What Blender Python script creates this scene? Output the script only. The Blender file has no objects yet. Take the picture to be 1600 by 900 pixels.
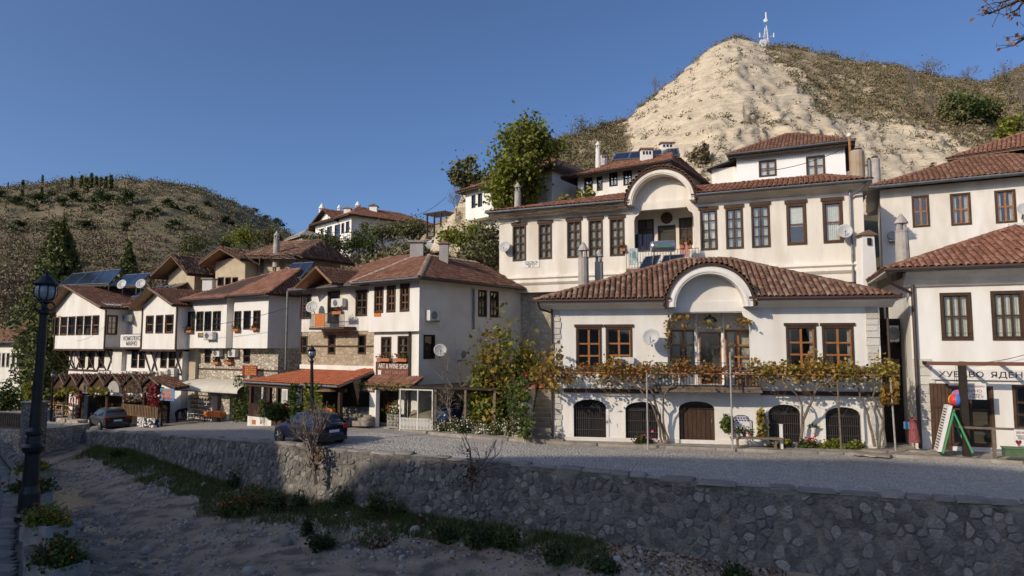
import bpy, bmesh, math, random
import numpy as np
from mathutils import Vector, Matrix, noise
C = bpy.context.scene.collection
S = bpy.context.scene
R = math.radians
rng = random.Random(7)
nrg = np.random.default_rng(7)

# ---------------------------------------------------------------- camera, sky, sun, exposure
F = 1067.0                                   # focal length in pixels of a 1600 wide picture
HOR = 540.0                                  # eye level
PITCH = math.atan((HOR - 450) / F)
cam = bpy.data.cameras.new('camera'); cam.sensor_width = 36; cam.lens = 36 * F / 1600
cam.clip_end = 6000; cam.clip_start = .1
co = bpy.data.objects.new('camera', cam); C.objects.link(co)
co.location = (0, 0, 0); co.rotation_euler = (math.pi / 2 + PITCH, 0, 0); S.camera = co
SUN_AZ = (-.80, -.60); SUN_EL = R(28)        # towards the sun
w = bpy.data.worlds.new('World'); S.world = w; w.use_nodes = True
nt = w.node_tree; sky = nt.nodes.new('ShaderNodeTexSky'); sky.sky_type = 'NISHITA'; sky.sun_disc = False
sky.sun_elevation = SUN_EL; sky.sun_rotation = math.atan2(SUN_AZ[0], SUN_AZ[1])
sky.altitude = 400; sky.air_density = .7; sky.dust_density = 3.4; sky.ozone_density = 6.0
nt.links.new(sky.outputs[0], nt.nodes['Background'].inputs[0]); nt.nodes['Background'].inputs[1].default_value = .092
sl = bpy.data.lights.new('sun', 'SUN'); sl.energy = 2.0; sl.angle = R(.5); sl.color = (1, .86, .68)
so = bpy.data.objects.new('sun', sl); C.objects.link(so)
so.rotation_euler = Vector((SUN_AZ[0] * math.cos(SUN_EL), SUN_AZ[1] * math.cos(SUN_EL), math.sin(SUN_EL))).to_track_quat('Z', 'Y').to_euler()
S.view_settings.view_transform = 'Standard'; S.view_settings.look = 'None'
S.view_settings.exposure = .75; S.view_settings.gamma = 1
S.cycles.max_bounces = 6; S.cycles.diffuse_bounces = 3; S.cycles.transparent_max_bounces = 12
S.cycles.use_denoising = True

# ---------------------------------------------------------------- helpers: measuring
CP, SP = math.cos(PITCH), math.sin(PITCH)
def ray(px, py):
    a, b = (px - 800) / F, (450 - py) / F
    d = Vector((a, CP - b * SP, SP + b * CP)); return d / d.y
def at(px, py, Y): return ray(px, py) * Y
def on_z(px, py, z): d = ray(px, py); return d * (z / d.z)
def proj(p): d = CP * p[1] + SP * p[2]; return 800 + F * p[0] / d, 450 - F * (CP * p[2] - SP * p[1]) / d
def lerp(a, b, t): return a + (b - a) * t

# ---------------------------------------------------------------- helpers: objects
def tag(o, label=None, cat=None, group=None, kind=None):
    if label: o['label'] = label
    if cat: o['category'] = cat
    if group: o['group'] = group
    if kind: o['kind'] = kind
    return o
def thing(name, label, cat, loc=(0, 0, 0), group=None):
    o = bpy.data.objects.new(name, None); C.objects.link(o); o.location = loc; o.empty_display_size = .2
    return tag(o, label, cat, group)
def origin_of(p):
    v = Vector((0, 0, 0))
    while p: v += p.location; p = p.parent
    return v
def link(name, me, parent=None, loc=None):
    o = bpy.data.objects.new(name, me); C.objects.link(o)
    if parent: o.parent = parent
    if loc is not None: o.location = loc
    return o
def np_mesh(name, V, Fc, mat, smooth=False):
    V = np.asarray(V, dtype=np.float32).reshape(-1, 3); Fc = np.asarray(Fc, dtype=np.int32)
    me = bpy.data.meshes.new(name); k = Fc.shape[1]
    me.vertices.add(len(V)); me.vertices.foreach_set('co', V.ravel())
    me.loops.add(Fc.size); me.loops.foreach_set('vertex_index', Fc.ravel())
    me.polygons.add(len(Fc)); me.polygons.foreach_set('loop_start', np.arange(0, Fc.size, k, dtype=np.int32))
    me.polygons.foreach_set('loop_total', np.full(len(Fc), k, dtype=np.int32))
    if smooth: me.polygons.foreach_set('use_smooth', np.ones(len(Fc), dtype=bool))
    me.update(calc_edges=True); me.validate()
    if mat: me.materials.append(mat)
    return me
class MB:
    def __init__(s, M=None): s.v = []; s.f = []; s.M = M or Matrix.Identity(4)
    def add(s, vs, fs):
        n = len(s.v); s.v += [s.M @ Vector(v) for v in vs]; s.f += [tuple(i + n for i in f) for f in fs]; return s
    def box(s, x0, y0, z0, x1, y1, z1):
        x0, x1 = min(x0, x1), max(x0, x1); y0, y1 = min(y0, y1), max(y0, y1); z0, z1 = min(z0, z1), max(z0, z1)
        return s.add([(x0, y0, z0), (x1, y0, z0), (x1, y1, z0), (x0, y1, z0), (x0, y0, z1), (x1, y0, z1), (x1, y1, z1), (x0, y1, z1)],
                     [(0, 3, 2, 1), (4, 5, 6, 7), (0, 1, 5, 4), (1, 2, 6, 5), (2, 3, 7, 6), (3, 0, 4, 7)])
    def prism(s, pts, y0, y1):                # outline in x,z pushed along y
        n = len(pts); vs = [(x, y0, z) for x, z in pts] + [(x, y1, z) for x, z in pts]
        return s.add(vs, [tuple(range(n)), tuple(range(2 * n - 1, n - 1, -1))] + [(i, i + n, (i + 1) % n + n, (i + 1) % n) for i in range(n)])
    def slab(s, pts, t):                      # polygon in 3D thickened straight down
        n = len(pts); vs = [tuple(p) for p in pts] + [(p[0], p[1], p[2] - t) for p in pts]
        return s.add(vs, [tuple(range(n)), tuple(range(2 * n - 1, n - 1, -1))] + [(i, i + n, (i + 1) % n + n, (i + 1) % n) for i in range(n)])
    def poly(s, pts): return s.add([tuple(p) for p in pts], [tuple(range(len(pts)))])
    def tube(s, p0, p1, r0, r1=None, n=6, cap=True):
        r1 = r0 if r1 is None else r1; p0, p1 = Vector(p0), Vector(p1); d = (p1 - p0)
        if d.length < 1e-6: return s
        q = d.to_track_quat('Z', 'Y'); a = q @ Vector((1, 0, 0)); b = q @ Vector((0, 1, 0)); vs = []
        for p, r in ((p0, r0), (p1, r1)):
            for i in range(n):
                t = 2 * math.pi * i / n; vs.append(p + (a * math.cos(t) + b * math.sin(t)) * r)
        fs = [(i, (i + 1) % n, (i + 1) % n + n, i + n) for i in range(n)]
        if cap: fs += [tuple(range(n - 1, -1, -1)), tuple(range(n, 2 * n))]
        return s.add(vs, fs)
    def path(s, pts, r, n=6):
        rs = r if isinstance(r, (list, tuple)) else [r] * len(pts)
        for i in range(len(pts) - 1): s.tube(pts[i], pts[i + 1], rs[i], rs[i + 1], n)
        return s
    def lathe(s, prof, c=(0, 0, 0), n=12, axis=None):
        q = Vector(axis).to_track_quat('Z', 'Y') if axis is not None else None
        vs = []; c = Vector(c); m = len(prof)
        for i in range(n):
            t = 2 * math.pi * i / n
            for r, z in prof:
                p = Vector((r * math.cos(t), r * math.sin(t), z)); vs.append(c + (q @ p if q else p))
        fs = []
        for i in range(n):
            j = (i + 1) % n
            for k in range(m - 1): fs.append((i * m + k, j * m + k, j * m + k + 1, i * m + k + 1))
        fs += [tuple(i * m for i in range(n - 1, -1, -1)), tuple(i * m + m - 1 for i in range(n))]
        return s.add(vs, fs)
    def ball(s, c, r, n=10, m=6):
        r = r if isinstance(r, (list, tuple, Vector)) else (r, r, r)
        prof = [(math.sin(math.pi * k / m), -math.cos(math.pi * k / m)) for k in range(m + 1)]
        vs = []; c = Vector(c)
        for i in range(n):
            t = 2 * math.pi * i / n
            for a, z in prof: vs.append(c + Vector((a * math.cos(t) * r[0], a * math.sin(t) * r[1], z * r[2])))
        k1 = m + 1; fs = []
        for i in range(n):
            j = (i + 1) % n
            for k in range(m): fs.append((i * k1 + k, j * k1 + k, j * k1 + k + 1, i * k1 + k + 1))
        return s.add(vs, fs)
    def build(s, name, mat, parent=None, smooth=False, kind=None, label=None, base=None):
        o0 = origin_of(parent) if parent else Vector(base or (0, 0, 0))
        me = bpy.data.meshes.new(name); me.from_pydata([tuple(v - o0) for v in s.v], [], s.f); me.validate()
        if smooth: me.polygons.foreach_set('use_smooth', [True] * len(me.polygons))
        me.materials.append(mat); me.update()
        o = link(name, me, parent, None if parent else o0)
        if kind: o['kind'] = kind
        if label: o['label'] = label
        return o
def join_np(name, V, Fc, mat, parent=None, kind=None, smooth=False, base=(0, 0, 0)):
    o0 = origin_of(parent) if parent else Vector(base)
    me = np_mesh(name, np.asarray(V, dtype=float).reshape(-1, 3) - np.array(o0), Fc, mat, smooth)
    o = link(name, me, parent, None if parent else o0)
    if kind: o['kind'] = kind
    return o
def pieces(name, temps, mats, parent, mat, limit=300, stuff_name=None):
    """alike pieces: the nearest `limit` in view are parts sharing meshes, the rest is one joined part. temps: [(V,F)], mats: list of (k, Matrix world)"""
    o0 = origin_of(parent) if parent else Vector((0, 0, 0))
    def key(m):
        p = m[1].translation
        if p.y < 2 or abs(p.x / p.y) > .77: return 1e6 + abs(p.x)
        sc = m[1].to_scale(); return p.y / max(max(sc), .2)
    order = sorted(range(len(mats)), key=lambda i: key(mats[i]))
    mes = [np_mesh(name, v, f, mat) for v, f in temps] if limit else None
    for i in order[:limit]:
        k, M = mats[i]; o = bpy.data.objects.new(name, mes[k]); o.parent = parent
        M2 = M.copy(); M2.translation = M.translation - o0; o.matrix_basis = M2; C.objects.link(o)
    rest = order[limit:]
    if rest:
        Vs, Fs, n = [], [], 0
        for k in range(len(temps)):
            ids = [i for i in rest if mats[i][0] == k]
            if not ids: continue
            A = np.array([[list(r) for r in mats[i][1]] for i in ids]); v = np.asarray(temps[k][0], float); f = np.asarray(temps[k][1], int)
            W = np.einsum('nij,vj->nvi', A[:, :3, :3], v) + A[:, None, :3, 3]
            Vs.append(W.reshape(-1, 3)); Fs.append((f[None] + (np.arange(len(ids)) * len(v))[:, None, None] + n).reshape(-1, f.shape[1])); n += len(ids) * len(v)
        return join_np(stuff_name or name + '_field', np.concatenate(Vs), np.concatenate(Fs), mat, parent, kind='stuff')
def frame(p, x, y, z, s=(1, 1, 1)):
    M = Matrix.Identity(4)
    for i, (a, k) in enumerate(((x, s[0]), (y, s[1]), (z, s[2]))):
        for r in range(3): M[r][i] = a[r] * k
    for r in range(3): M[r][3] = p[r]
    return M

# ---------------------------------------------------------------- materials
def mk(name, col, col2=None, scale=2.0, rough=.85, bump=0, bscale=25, isl=0, spec=.3, metal=0, detail=5, lo=.35, hi=.65, col3=None, scale3=.6, stretch=None):
    m = bpy.data.materials.new(name); m.use_nodes = True; t = m.node_tree; N = t.nodes; L = t.links
    b = N['Principled BSDF']; b.inputs['Roughness'].default_value = rough; b.inputs['Specular IOR Level'].default_value = spec; b.inputs['Metallic'].default_value = metal
    geo = N.new('ShaderNodeNewGeometry'); pos = geo.outputs['Position']
    if stretch:
        mp = N.new('ShaderNodeMapping'); mp.inputs['Scale'].default_value = stretch; L.new(pos, mp.inputs[0]); pos = mp.outputs[0]
    out = None
    def mix(a, bcol, sc, l, h):
        nz = N.new('ShaderNodeTexNoise'); nz.inputs['Scale'].default_value = sc; nz.inputs['Detail'].default_value = detail; L.new(pos, nz.inputs['Vector'])
        rp = N.new('ShaderNodeMapRange'); rp.inputs[1].default_value = l; rp.inputs[2].default_value = h; L.new(nz.outputs[0], rp.inputs[0])
        mx = N.new('ShaderNodeMix'); mx.data_type = 'RGBA'; L.new(rp.outputs[0], mx.inputs[0])
        if isinstance(a, tuple): mx.inputs[6].default_value = (*a, 1)
        else: L.new(a, mx.inputs[6])
        mx.inputs[7].default_value = (*bcol, 1); return mx.outputs[2]
    c = col
    if col2: c = mix(c, col2, scale, lo, hi)
    if col3: c = mix(c, col3, scale3, .48, .68)
    if isl:
        oi = N.new('ShaderNodeObjectInfo'); ad = N.new('ShaderNodeMath'); ad.operation = 'ADD'; L.new(geo.outputs['Random Per Island'], ad.inputs[0]); L.new(oi.outputs['Random'], ad.inputs[1])
        fr = N.new('ShaderNodeMath'); fr.operation = 'FRACT'; L.new(ad.outputs[0], fr.inputs[0])
        mr = N.new('ShaderNodeMapRange'); mr.inputs[3].default_value = 1 - isl; mr.inputs[4].default_value = 1 + isl; L.new(fr.outputs[0], mr.inputs[0])
        m7 = N.new('ShaderNodeMath'); m7.operation = 'MULTIPLY'; m7.inputs[1].default_value = 7.31; L.new(fr.outputs[0], m7.inputs[0])
        f2 = N.new('ShaderNodeMath'); f2.operation = 'FRACT'; L.new(m7.outputs[0], f2.inputs[0])
        h = N.new('ShaderNodeMapRange'); h.inputs[3].default_value = .5 - .035 * isl; h.inputs[4].default_value = .5 + .035 * isl; L.new(f2.outputs[0], h.inputs[0])
        hs = N.new('ShaderNodeHueSaturation'); L.new(mr.outputs[0], hs.inputs['Value']); L.new(h.outputs[0], hs.inputs['Hue'])
        if isinstance(c, tuple): hs.inputs['Color'].default_value = (*c, 1)
        else: L.new(c, hs.inputs['Color'])
        c = hs.outputs[0]
    if isinstance(c, tuple): b.inputs['Base Color'].default_value = (*c, 1)
    else: L.new(c, b.inputs['Base Color'])
    if bump:
        nz = N.new('ShaderNodeTexNoise'); nz.inputs['Scale'].default_value = bscale; nz.inputs['Detail'].default_value = 6; L.new(pos, nz.inputs['Vector'])
        bp = N.new('ShaderNodeBump'); bp.inputs['Strength'].default_value = bump; bp.inputs['Distance'].default_value = .03; L.new(nz.outputs[0], bp.inputs['Height']); L.new(bp.outputs[0], b.inputs['Normal'])
    m['out'] = 0
    return m
def ramped(name, stops, scale=1.0, rough=.9, bump=.3, bscale=12, detail=6, stretch=None, isl=0):
    """island or noise picks one of several real colours"""
    m = bpy.data.materials.new(name); m.use_nodes = True; t = m.node_tree; N = t.nodes; L = t.links; b = N['Principled BSDF']
    b.inputs['Roughness'].default_value = rough; b.inputs['Specular IOR Level'].default_value = .25
    geo = N.new('ShaderNodeNewGeometry'); cr = N.new('ShaderNodeValToRGB'); e = cr.color_ramp.elements
    while len(e) > 1: e.remove(e[-1])
    for i, (p, c) in enumerate(stops):
        x = e[0] if i == 0 else e.new(p); x.position = p; x.color = (*c, 1)
    pos = geo.outputs['Position']
    if stretch:
        mp = N.new('ShaderNodeMapping'); mp.inputs['Scale'].default_value = stretch; L.new(pos, mp.inputs[0]); pos = mp.outputs[0]
    nz = N.new('ShaderNodeTexNoise'); nz.inputs['Scale'].default_value = scale; nz.inputs['Detail'].default_value = detail; L.new(pos, nz.inputs['Vector'])
    if isl:
        oi = N.new('ShaderNodeObjectInfo'); ad = N.new('ShaderNodeMath'); ad.operation = 'ADD'; L.new(geo.outputs['Random Per Island'], ad.inputs[0]); L.new(oi.outputs['Random'], ad.inputs[1])
        fr = N.new('ShaderNodeMath'); fr.operation = 'FRACT'; L.new(ad.outputs[0], fr.inputs[0])
        mx = N.new('ShaderNodeMix'); mx.inputs[0].default_value = isl; L.new(nz.outputs[0], mx.inputs[2]); L.new(fr.outputs[0], mx.inputs[3]); L.new(mx.outputs[0], cr.inputs[0])
    else: L.new(nz.outputs[0], cr.inputs[0])
    L.new(cr.outputs[0], b.inputs['Base Color'])
    if bump:
        n2 = N.new('ShaderNodeTexNoise'); n2.inputs['Scale'].default_value = bscale; n2.inputs['Detail'].default_value = 8; L.new(pos, n2.inputs['Vector'])
        bp = N.new('ShaderNodeBump'); bp.inputs['Strength'].default_value = bump; bp.inputs['Distance'].default_value = .08; L.new(n2.outputs[0], bp.inputs['Height']); L.new(bp.outputs[0], b.inputs['Normal'])
    return m
def leafy(name, c1, c2, isl=.45, trans=.25):
    m = mk(name, c1, c2, scale=1.2, rough=.6, isl=isl, spec=.25); t = m.node_tree; N = t.nodes; b = N['Principled BSDF']
    tr = N.new('ShaderNodeBsdfTranslucent'); ms = N.new('ShaderNodeMixShader'); ms.inputs[0].default_value = trans
    t.links.new(b.inputs['Base Color'].links[0].from_socket, tr.inputs[0]); t.links.new(b.outputs[0], ms.inputs[1]); t.links.new(tr.outputs[0], ms.inputs[2])
    t.links.new(ms.outputs[0], N['Material Output'].inputs[0]); return m
def stones_mat(name, stops, mortar, scale, bump=.6):
    """far masonry, too small to pick apart: cells with sunken joints"""
    m = bpy.data.materials.new(name); m.use_nodes = True; t = m.node_tree; N = t.nodes; L = t.links; b = N['Principled BSDF']; b.inputs['Roughness'].default_value = .9
    geo = N.new('ShaderNodeNewGeometry'); mp = N.new('ShaderNodeMapping'); mp.inputs['Scale'].default_value = (1, 1, 1.5); L.new(geo.outputs['Position'], mp.inputs[0])
    v1 = N.new('ShaderNodeTexVoronoi'); v1.inputs['Scale'].default_value = scale; L.new(mp.outputs[0], v1.inputs['Vector'])
    v2 = N.new('ShaderNodeTexVoronoi'); v2.feature = 'DISTANCE_TO_EDGE'; v2.inputs['Scale'].default_value = scale; L.new(mp.outputs[0], v2.inputs['Vector'])
    cr = N.new('ShaderNodeValToRGB'); e = cr.color_ramp.elements
    while len(e) > 1: e.remove(e[-1])
    for i, (p, c) in enumerate(stops):
        x = e[0] if i == 0 else e.new(p); x.position = p; x.color = (*c, 1)
    sp = N.new('ShaderNodeSeparateColor'); L.new(v1.outputs['Color'], sp.inputs[0]); L.new(sp.outputs[0], cr.inputs[0])
    mr = N.new('ShaderNodeMapRange'); mr.inputs[1].default_value = .03; mr.inputs[2].default_value = .12; L.new(v2.outputs['Distance'], mr.inputs[0])
    mx = N.new('ShaderNodeMix'); mx.data_type = 'RGBA'; mx.inputs[6].default_value = (*mortar, 1); L.new(mr.outputs[0], mx.inputs[0]); L.new(cr.outputs[0], mx.inputs[7]); L.new(mx.outputs[2], b.inputs['Base Color'])
    bp = N.new('ShaderNodeBump'); bp.inputs['Strength'].default_value = bump; bp.inputs['Distance'].default_value = .06; L.new(mr.outputs[0], bp.inputs['Height']); L.new(bp.outputs[0], b.inputs['Normal'])
    return m
m_white = mk('white_plaster', (.76, .73, .67), (.68, .64, .57), 1.1, .9, .15, 18, col3=(.60, .54, .45), scale3=.5, stretch=(1.6, 1.6, .5))
m_white2 = mk('clean_plaster', (.81, .79, .74), (.75, .72, .66), 1.2, .9, .12, 14, col3=(.70, .655, .58), scale3=.55, stretch=(1.8, 1.8, .45))
m_cream = mk('cream_plaster', (.76, .71, .62), (.69, .635, .54), 1.1, .9, .18, 14, col3=(.60, .535, .44), scale3=.6, stretch=(1.8, 1.8, .4))
m_ochre = mk('mud_plaster', (.52, .44, .31), (.44, .36, .25), 1.5, .95, .3, 12)
m_grey = mk('grey_plaster', (.40, .38, .35), (.32, .30, .28), 1.5, .9, .2, 12)
m_wood = mk('brown_wood', (.075, .04, .022), (.05, .027, .015), 6, .65, .2, 40, stretch=(1, 1, .3))
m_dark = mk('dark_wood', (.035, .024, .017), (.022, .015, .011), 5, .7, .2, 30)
m_oak = mk('varnished_wood', (.37, .155, .05), (.28, .11, .035), 7, .45, .1, 40, spec=.4)
m_oldwood = mk('weathered_wood', (.21, .155, .11), (.13, .10, .075), 6, .85, .3, 40)
m_plank = mk('raw_plank', (.30, .19, .10), (.22, .13, .07), 5, .8, .2, 30, isl=.25)
m_black = mk('black_iron', (.012, .012, .013), (.02, .02, .02), 8, .38, .05, 60, spec=.5, metal=.2)
m_grille = mk('iron_grille', (.045, .043, .042), None, rough=.5, spec=.5)
m_zinc = mk('zinc_gutter', (.24, .25, .26), (.17, .18, .19), 5, .45, metal=.6)
m_brownmetal = mk('brown_gutter', (.065, .040, .032), None, rough=.45, spec=.5)
m_rust = mk('rusty_pipe', (.42, .20, .07), (.30, .13, .05), 9, .7)
m_pole = mk('galvanised_pole', (.42, .40, .37), (.34, .32, .30), 6, .5, metal=.2)
m_chim = mk('chimney_render', (.46, .42, .38), (.33, .30, .27), 2.5, .95, .35, 14)
m_conc = mk('concrete', (.34, .31, .27), (.25, .23, .20), 3, .92, .35, 18)
m_kerb = mk('kerb_stone', (.32, .28, .23), (.24, .21, .17), 3, .92, .35, 20, isl=.15)
m_tile = ramped('old_clay_tile', [(.0, (.10, .066, .05)), (.3, (.155, .083, .056)), (.55, (.205, .112, .075)), (.8, (.25, .16, .112)), (1, (.31, .245, .19))], 1.5, .9, .25, 30, isl=.75)
m_tilered = ramped('red_clay_tile', [(.0, (.15, .072, .048)), (.4, (.22, .098, .062)), (.7, (.265, .128, .084)), (1, (.33, .20, .145))], 1.0, .85, .2, 30, isl=.7)
m_tileor = ramped('new_orange_tile', [(.0, (.30, .085, .038)), (.5, (.36, .11, .05)), (1, (.41, .145, .07))], 1.0, .8, .15, 30, isl=.6)
m_tilebr = ramped('brown_flat_tile', [(.0, (.13, .065, .042)), (.5, (.19, .09, .058)), (1, (.27, .16, .11))], 1.0, .9, .2, 30, isl=.7)
m_under = mk('tile_bed', (.085, .048, .035), (.055, .034, .027), 3, .95)
m_mortar = mk('ridge_mortar', (.40, .34, .29), (.28, .19, .14), 4, .95, .3, 20)
m_curtain = mk('net_curtain', (.72, .69, .62), (.60, .57, .50), 8, .95)
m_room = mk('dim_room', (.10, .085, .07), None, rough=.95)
m_ac = mk('cream_enamel', (.60, .58, .53), None, rough=.5, spec=.4)
m_dish = mk('dish_paint', (.50, .50, .48), (.44, .44, .42), 2, .5)
m_solar = mk('collector_glass', (.014, .02, .034), (.02, .028, .045), 3, .25, spec=.4)
m_steel = mk('bright_steel', (.55, .56, .57), None, rough=.3, metal=.9)
m_text = mk('dark_lettering', (.045, .022, .03), None, rough=.7)
m_textw = mk('white_lettering', (.75, .72, .66), None, rough=.7)
m_signw = mk('white_board', (.76, .74, .70), (.68, .66, .62), 3, .7)
m_signr = mk('red_board', (.24, .018, .022), None, rough=.5)
m_yellow = mk('yellow_lettering', (.66, .46, .10), None, rough=.6)
m_signb = mk('brown_board', (.17, .075, .045), (.13, .055, .035), 6, .7)
m_flower_o = mk('orange_petals', (.62, .13, .015), None, rough=.7, isl=.3)
m_flower_r = mk('red_petals', (.5, .03, .03), None, rough=.7, isl=.3)
m_flower_p = mk('pink_petals', (.62, .05, .20), None, rough=.7, isl=.3)
m_flower_w = mk('white_petals', (.66, .62, .50), None, rough=.7, isl=.2)
m_terra = mk('terracotta', (.40, .15, .07), None, rough=.85)
m_orange = mk('orange_cloth', (.58, .17, .045), None, rough=.9)
m_bark = mk('bark', (.12, .09, .065), (.075, .055, .042), 8, .95, .4, 30)
m_twig = mk('pale_twig', (.235, .19, .145), (.16, .125, .095), 8, .95)
m_greybark = mk('grey_bark', (.15, .125, .105), None, rough=.95)
l_yg = leafy('yellow_green_leaf', (.14, .19, .03), (.24, .225, .035), trans=.35)
l_gr = leafy('green_leaf', (.055, .085, .02), (.085, .11, .026))
l_dk = leafy('dark_green_leaf', (.042, .07, .024), (.075, .095, .032))
l_con = leafy('conifer_needle', (.075, .105, .038), (.165, .165, .045), trans=.1)
l_vine = leafy('autumn_vine_leaf', (.33, .17, .035), (.24, .20, .04), isl=.5)
l_vineg = leafy('turning_vine_leaf', (.18, .18, .035), (.29, .22, .045), isl=.5)
l_rust = leafy('rust_leaf', (.30, .13, .035), (.20, .085, .03), isl=.5)
l_red = leafy('red_creeper_leaf', (.26, .03, .03), (.16, .02, .025))
l_scrub = leafy('dry_scrub', (.24, .185, .11), (.18, .148, .08), isl=.4, trans=.1)
l_olive = leafy('olive_scrub', (.135, .13, .05), (.105, .112, .042), isl=.4, trans=.1)
l_brown = leafy('brown_scrub', (.20, .138, .092), (.165, .112, .075), isl=.4, trans=.1)
l_grass = leafy('riverside_grass', (.085, .125, .032), (.12, .135, .042), isl=.35)
l_litter = mk('dead_leaves', (.16, .085, .045), (.10, .06, .035), 5, .95, isl=.4)
m_glass = bpy.data.materials.new('window_glass'); m_glass.use_nodes = True
_t = m_glass.node_tree; _N = _t.nodes; _N.remove(_N['Principled BSDF'])
_g = _N.new('ShaderNodeBsdfGlossy'); _g.inputs['Roughness'].default_value = .03; _tr = _N.new('ShaderNodeBsdfTransparent'); _tr.inputs[0].default_value = (.93, .95, .94, 1)
_lw = _N.new('ShaderNodeLayerWeight'); _lw.inputs[0].default_value = .5; _pw = _N.new('ShaderNodeMath'); _pw.operation = 'POWER'; _pw.inputs[1].default_value = 3.5; _t.links.new(_lw.outputs['Facing'], _pw.inputs[0]); _f = _N.new('ShaderNodeMapRange'); _f.inputs[3].default_value = .07; _f.inputs[4].default_value = .85; _t.links.new(_pw.outputs[0], _f.inputs[0]); _ms = _N.new('ShaderNodeMixShader')
_t.links.new(_f.outputs[0], _ms.inputs[0]); _t.links.new(_tr.outputs[0], _ms.inputs[1]); _t.links.new(_g.outputs[0], _ms.inputs[2]); _t.links.new(_ms.outputs[0], _N['Material Output'].inputs[0])
# ---------------------------------------------------------------- plants
def leaf_np(P, size, seed=1, up=0, aspect=1.5):
    r = np.random.default_rng(seed); n = len(P); P = np.asarray(P, float)
    d = r.normal(size=(n, 3)); d /= np.linalg.norm(d, axis=1)[:, None]
    e = r.normal(size=(n, 3)); e[:, 2] += up; e -= (e * d).sum(1)[:, None] * d; e /= np.linalg.norm(e, axis=1)[:, None]
    s = size * r.uniform(.6, 1.35, n)[:, None]; k = np.cross(d, e)
    V = np.stack([P - d * s * aspect * .5, P + e * s * .5 + k * s * .12, P + d * s * aspect * .5, P - e * s * .5 + k * s * .12], 1)
    Fc = np.arange(n * 4).reshape(n, 4); return V.reshape(-1, 3), Fc
def leaves(name, P, size, mat, parent=None, seed=1, kind=None, aspect=1.5):
    V, Fc = leaf_np(P, size, seed, 0, aspect); return join_np(name, V, Fc, mat, parent, kind)
def limbs(p, d, length, r, depth, rn, mb, tips, spread=.6, kids=3, up=.12, n=5):
    p = Vector(p); d = Vector(d).normalized(); seg = 3; pts = [p]; rs = [r]
    for i in range(seg):
        d = (d + Vector((rn.gauss(0, .12), rn.gauss(0, .12), rn.gauss(0, .10) + up * .3))).normalized()
        p = p + d * length / seg; pts.append(p); rs.append(r * (1 - .45 * (i + 1) / seg))
    mb.path(pts, rs, n)
    if depth <= 1: tips.append((pts[1], p))
    if depth == 0: tips.append((pts[0], p)); return
    for k in range(kids):
        q = lerp(pts[1], pts[3], rn.uniform(.2, 1)) if k < kids - 1 else p
        a = Vector((rn.gauss(0, 1), rn.gauss(0, 1), rn.gauss(0, .7) + up)).normalized()
        limbs(q, (d + a * spread * (1.5 if k < kids - 1 else .5)).normalized(), length * rn.uniform(.6, .8), r * .52, depth - 1, rn, mb, tips, spread, kids, up, max(3, n - 1))
def tree(name, label, base, h, cw, leafmat, nl, lsize, seed=1, trunk=.3, depth=3, kids=3, bark=None, cat='tree', group=None, spread=.65, lean=(0, 0), sig=.42, up=.12, tr=None):
    rn = random.Random(seed); t = thing(name, label, cat, base, group); mb = MB(); tips = []
    limbs(base, (lean[0], lean[1], 1), h * trunk, tr or h * .028, depth, rn, mb, tips, spread, kids, up)
    # scale the skeleton into the wanted height and width
    bz = base[2]; mz = max(v[2] for v in mb.v) - bz; mx = max(max(abs(v[0] - base[0]) for v in mb.v), max(abs(v[1] - base[1]) for v in mb.v))
    sz = h * .95 / mz; sx = cw * .46 / mx
    f = lambda v: Vector((base[0] + (v[0] - base[0]) * sx, base[1] + (v[1] - base[1]) * sx, bz + (v[2] - bz) * sz))
    mb.v = [f(v) for v in mb.v]; mb.build('trunk', bark or m_bark, t)
    if nl:
        r = np.random.default_rng(seed); T = [(f(a), f(b)) for a, b in tips]
        A = np.array([list(a) for a, b in T]); B = np.array([list(b) for a, b in T]); i = r.integers(0, len(T), nl); k = r.uniform(.1, 1.1, nl)[:, None]
        wgt = r.uniform(.35, 1.25, len(T))[i][:, None]
        P = A[i] + (B[i] - A[i]) * k + r.normal(size=(nl, 3)) * sig * wgt * cw * .12
        leaves('crown', P, lsize, leafmat, t, seed)
    return t
def bush_pts(c, rx, ry, rz, n, r, lump=7):
    cs = r.normal(size=(lump, 3)); cs /= np.linalg.norm(cs, axis=1)[:, None]; cs[:, 2] = np.abs(cs[:, 2]) * .9; cs *= r.uniform(.25, .75, lump)[:, None]
    i = r.integers(0, lump, n); P = cs[i] + r.normal(size=(n, 3)) * .22 * r.uniform(.6, 1.3, lump)[i][:, None]
    P[:, 2] = np.abs(P[:, 2]); return P * np.array([rx, ry, rz]) + np.array(c)
def bush(name, label, c, rx, rz, n, size, mat, seed=1, cat='shrub', group=None, stems=5, ry=None, flowers=None, fsize=.06, nf=0):
    r = np.random.default_rng(seed); rn = random.Random(seed); t = thing(name, label, cat, c, group); ry = ry or rx
    mb = MB()
    for k in range(stems):
        a = rn.uniform(0, 6.3); mb.path([c, Vector(c) + Vector((math.cos(a) * rx * .3, math.sin(a) * ry * .3, rz * .5)), Vector(c) + Vector((math.cos(a) * rx * .6, math.sin(a) * ry * .6, rz * .95))], [.02, .014, .006], 4)
    mb.build('stem', m_bark, t)
    leaves('foliage', bush_pts(c, rx, ry, rz, n, r), size, mat, t, seed)
    if nf: leaves('flower', bush_pts((c[0], c[1], c[2] + rz * .12), rx * 1.08, ry * 1.08, rz * 1.05, nf, r), fsize, flowers, t, seed + 5, 'stuff', 1.0)
    return t
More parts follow.
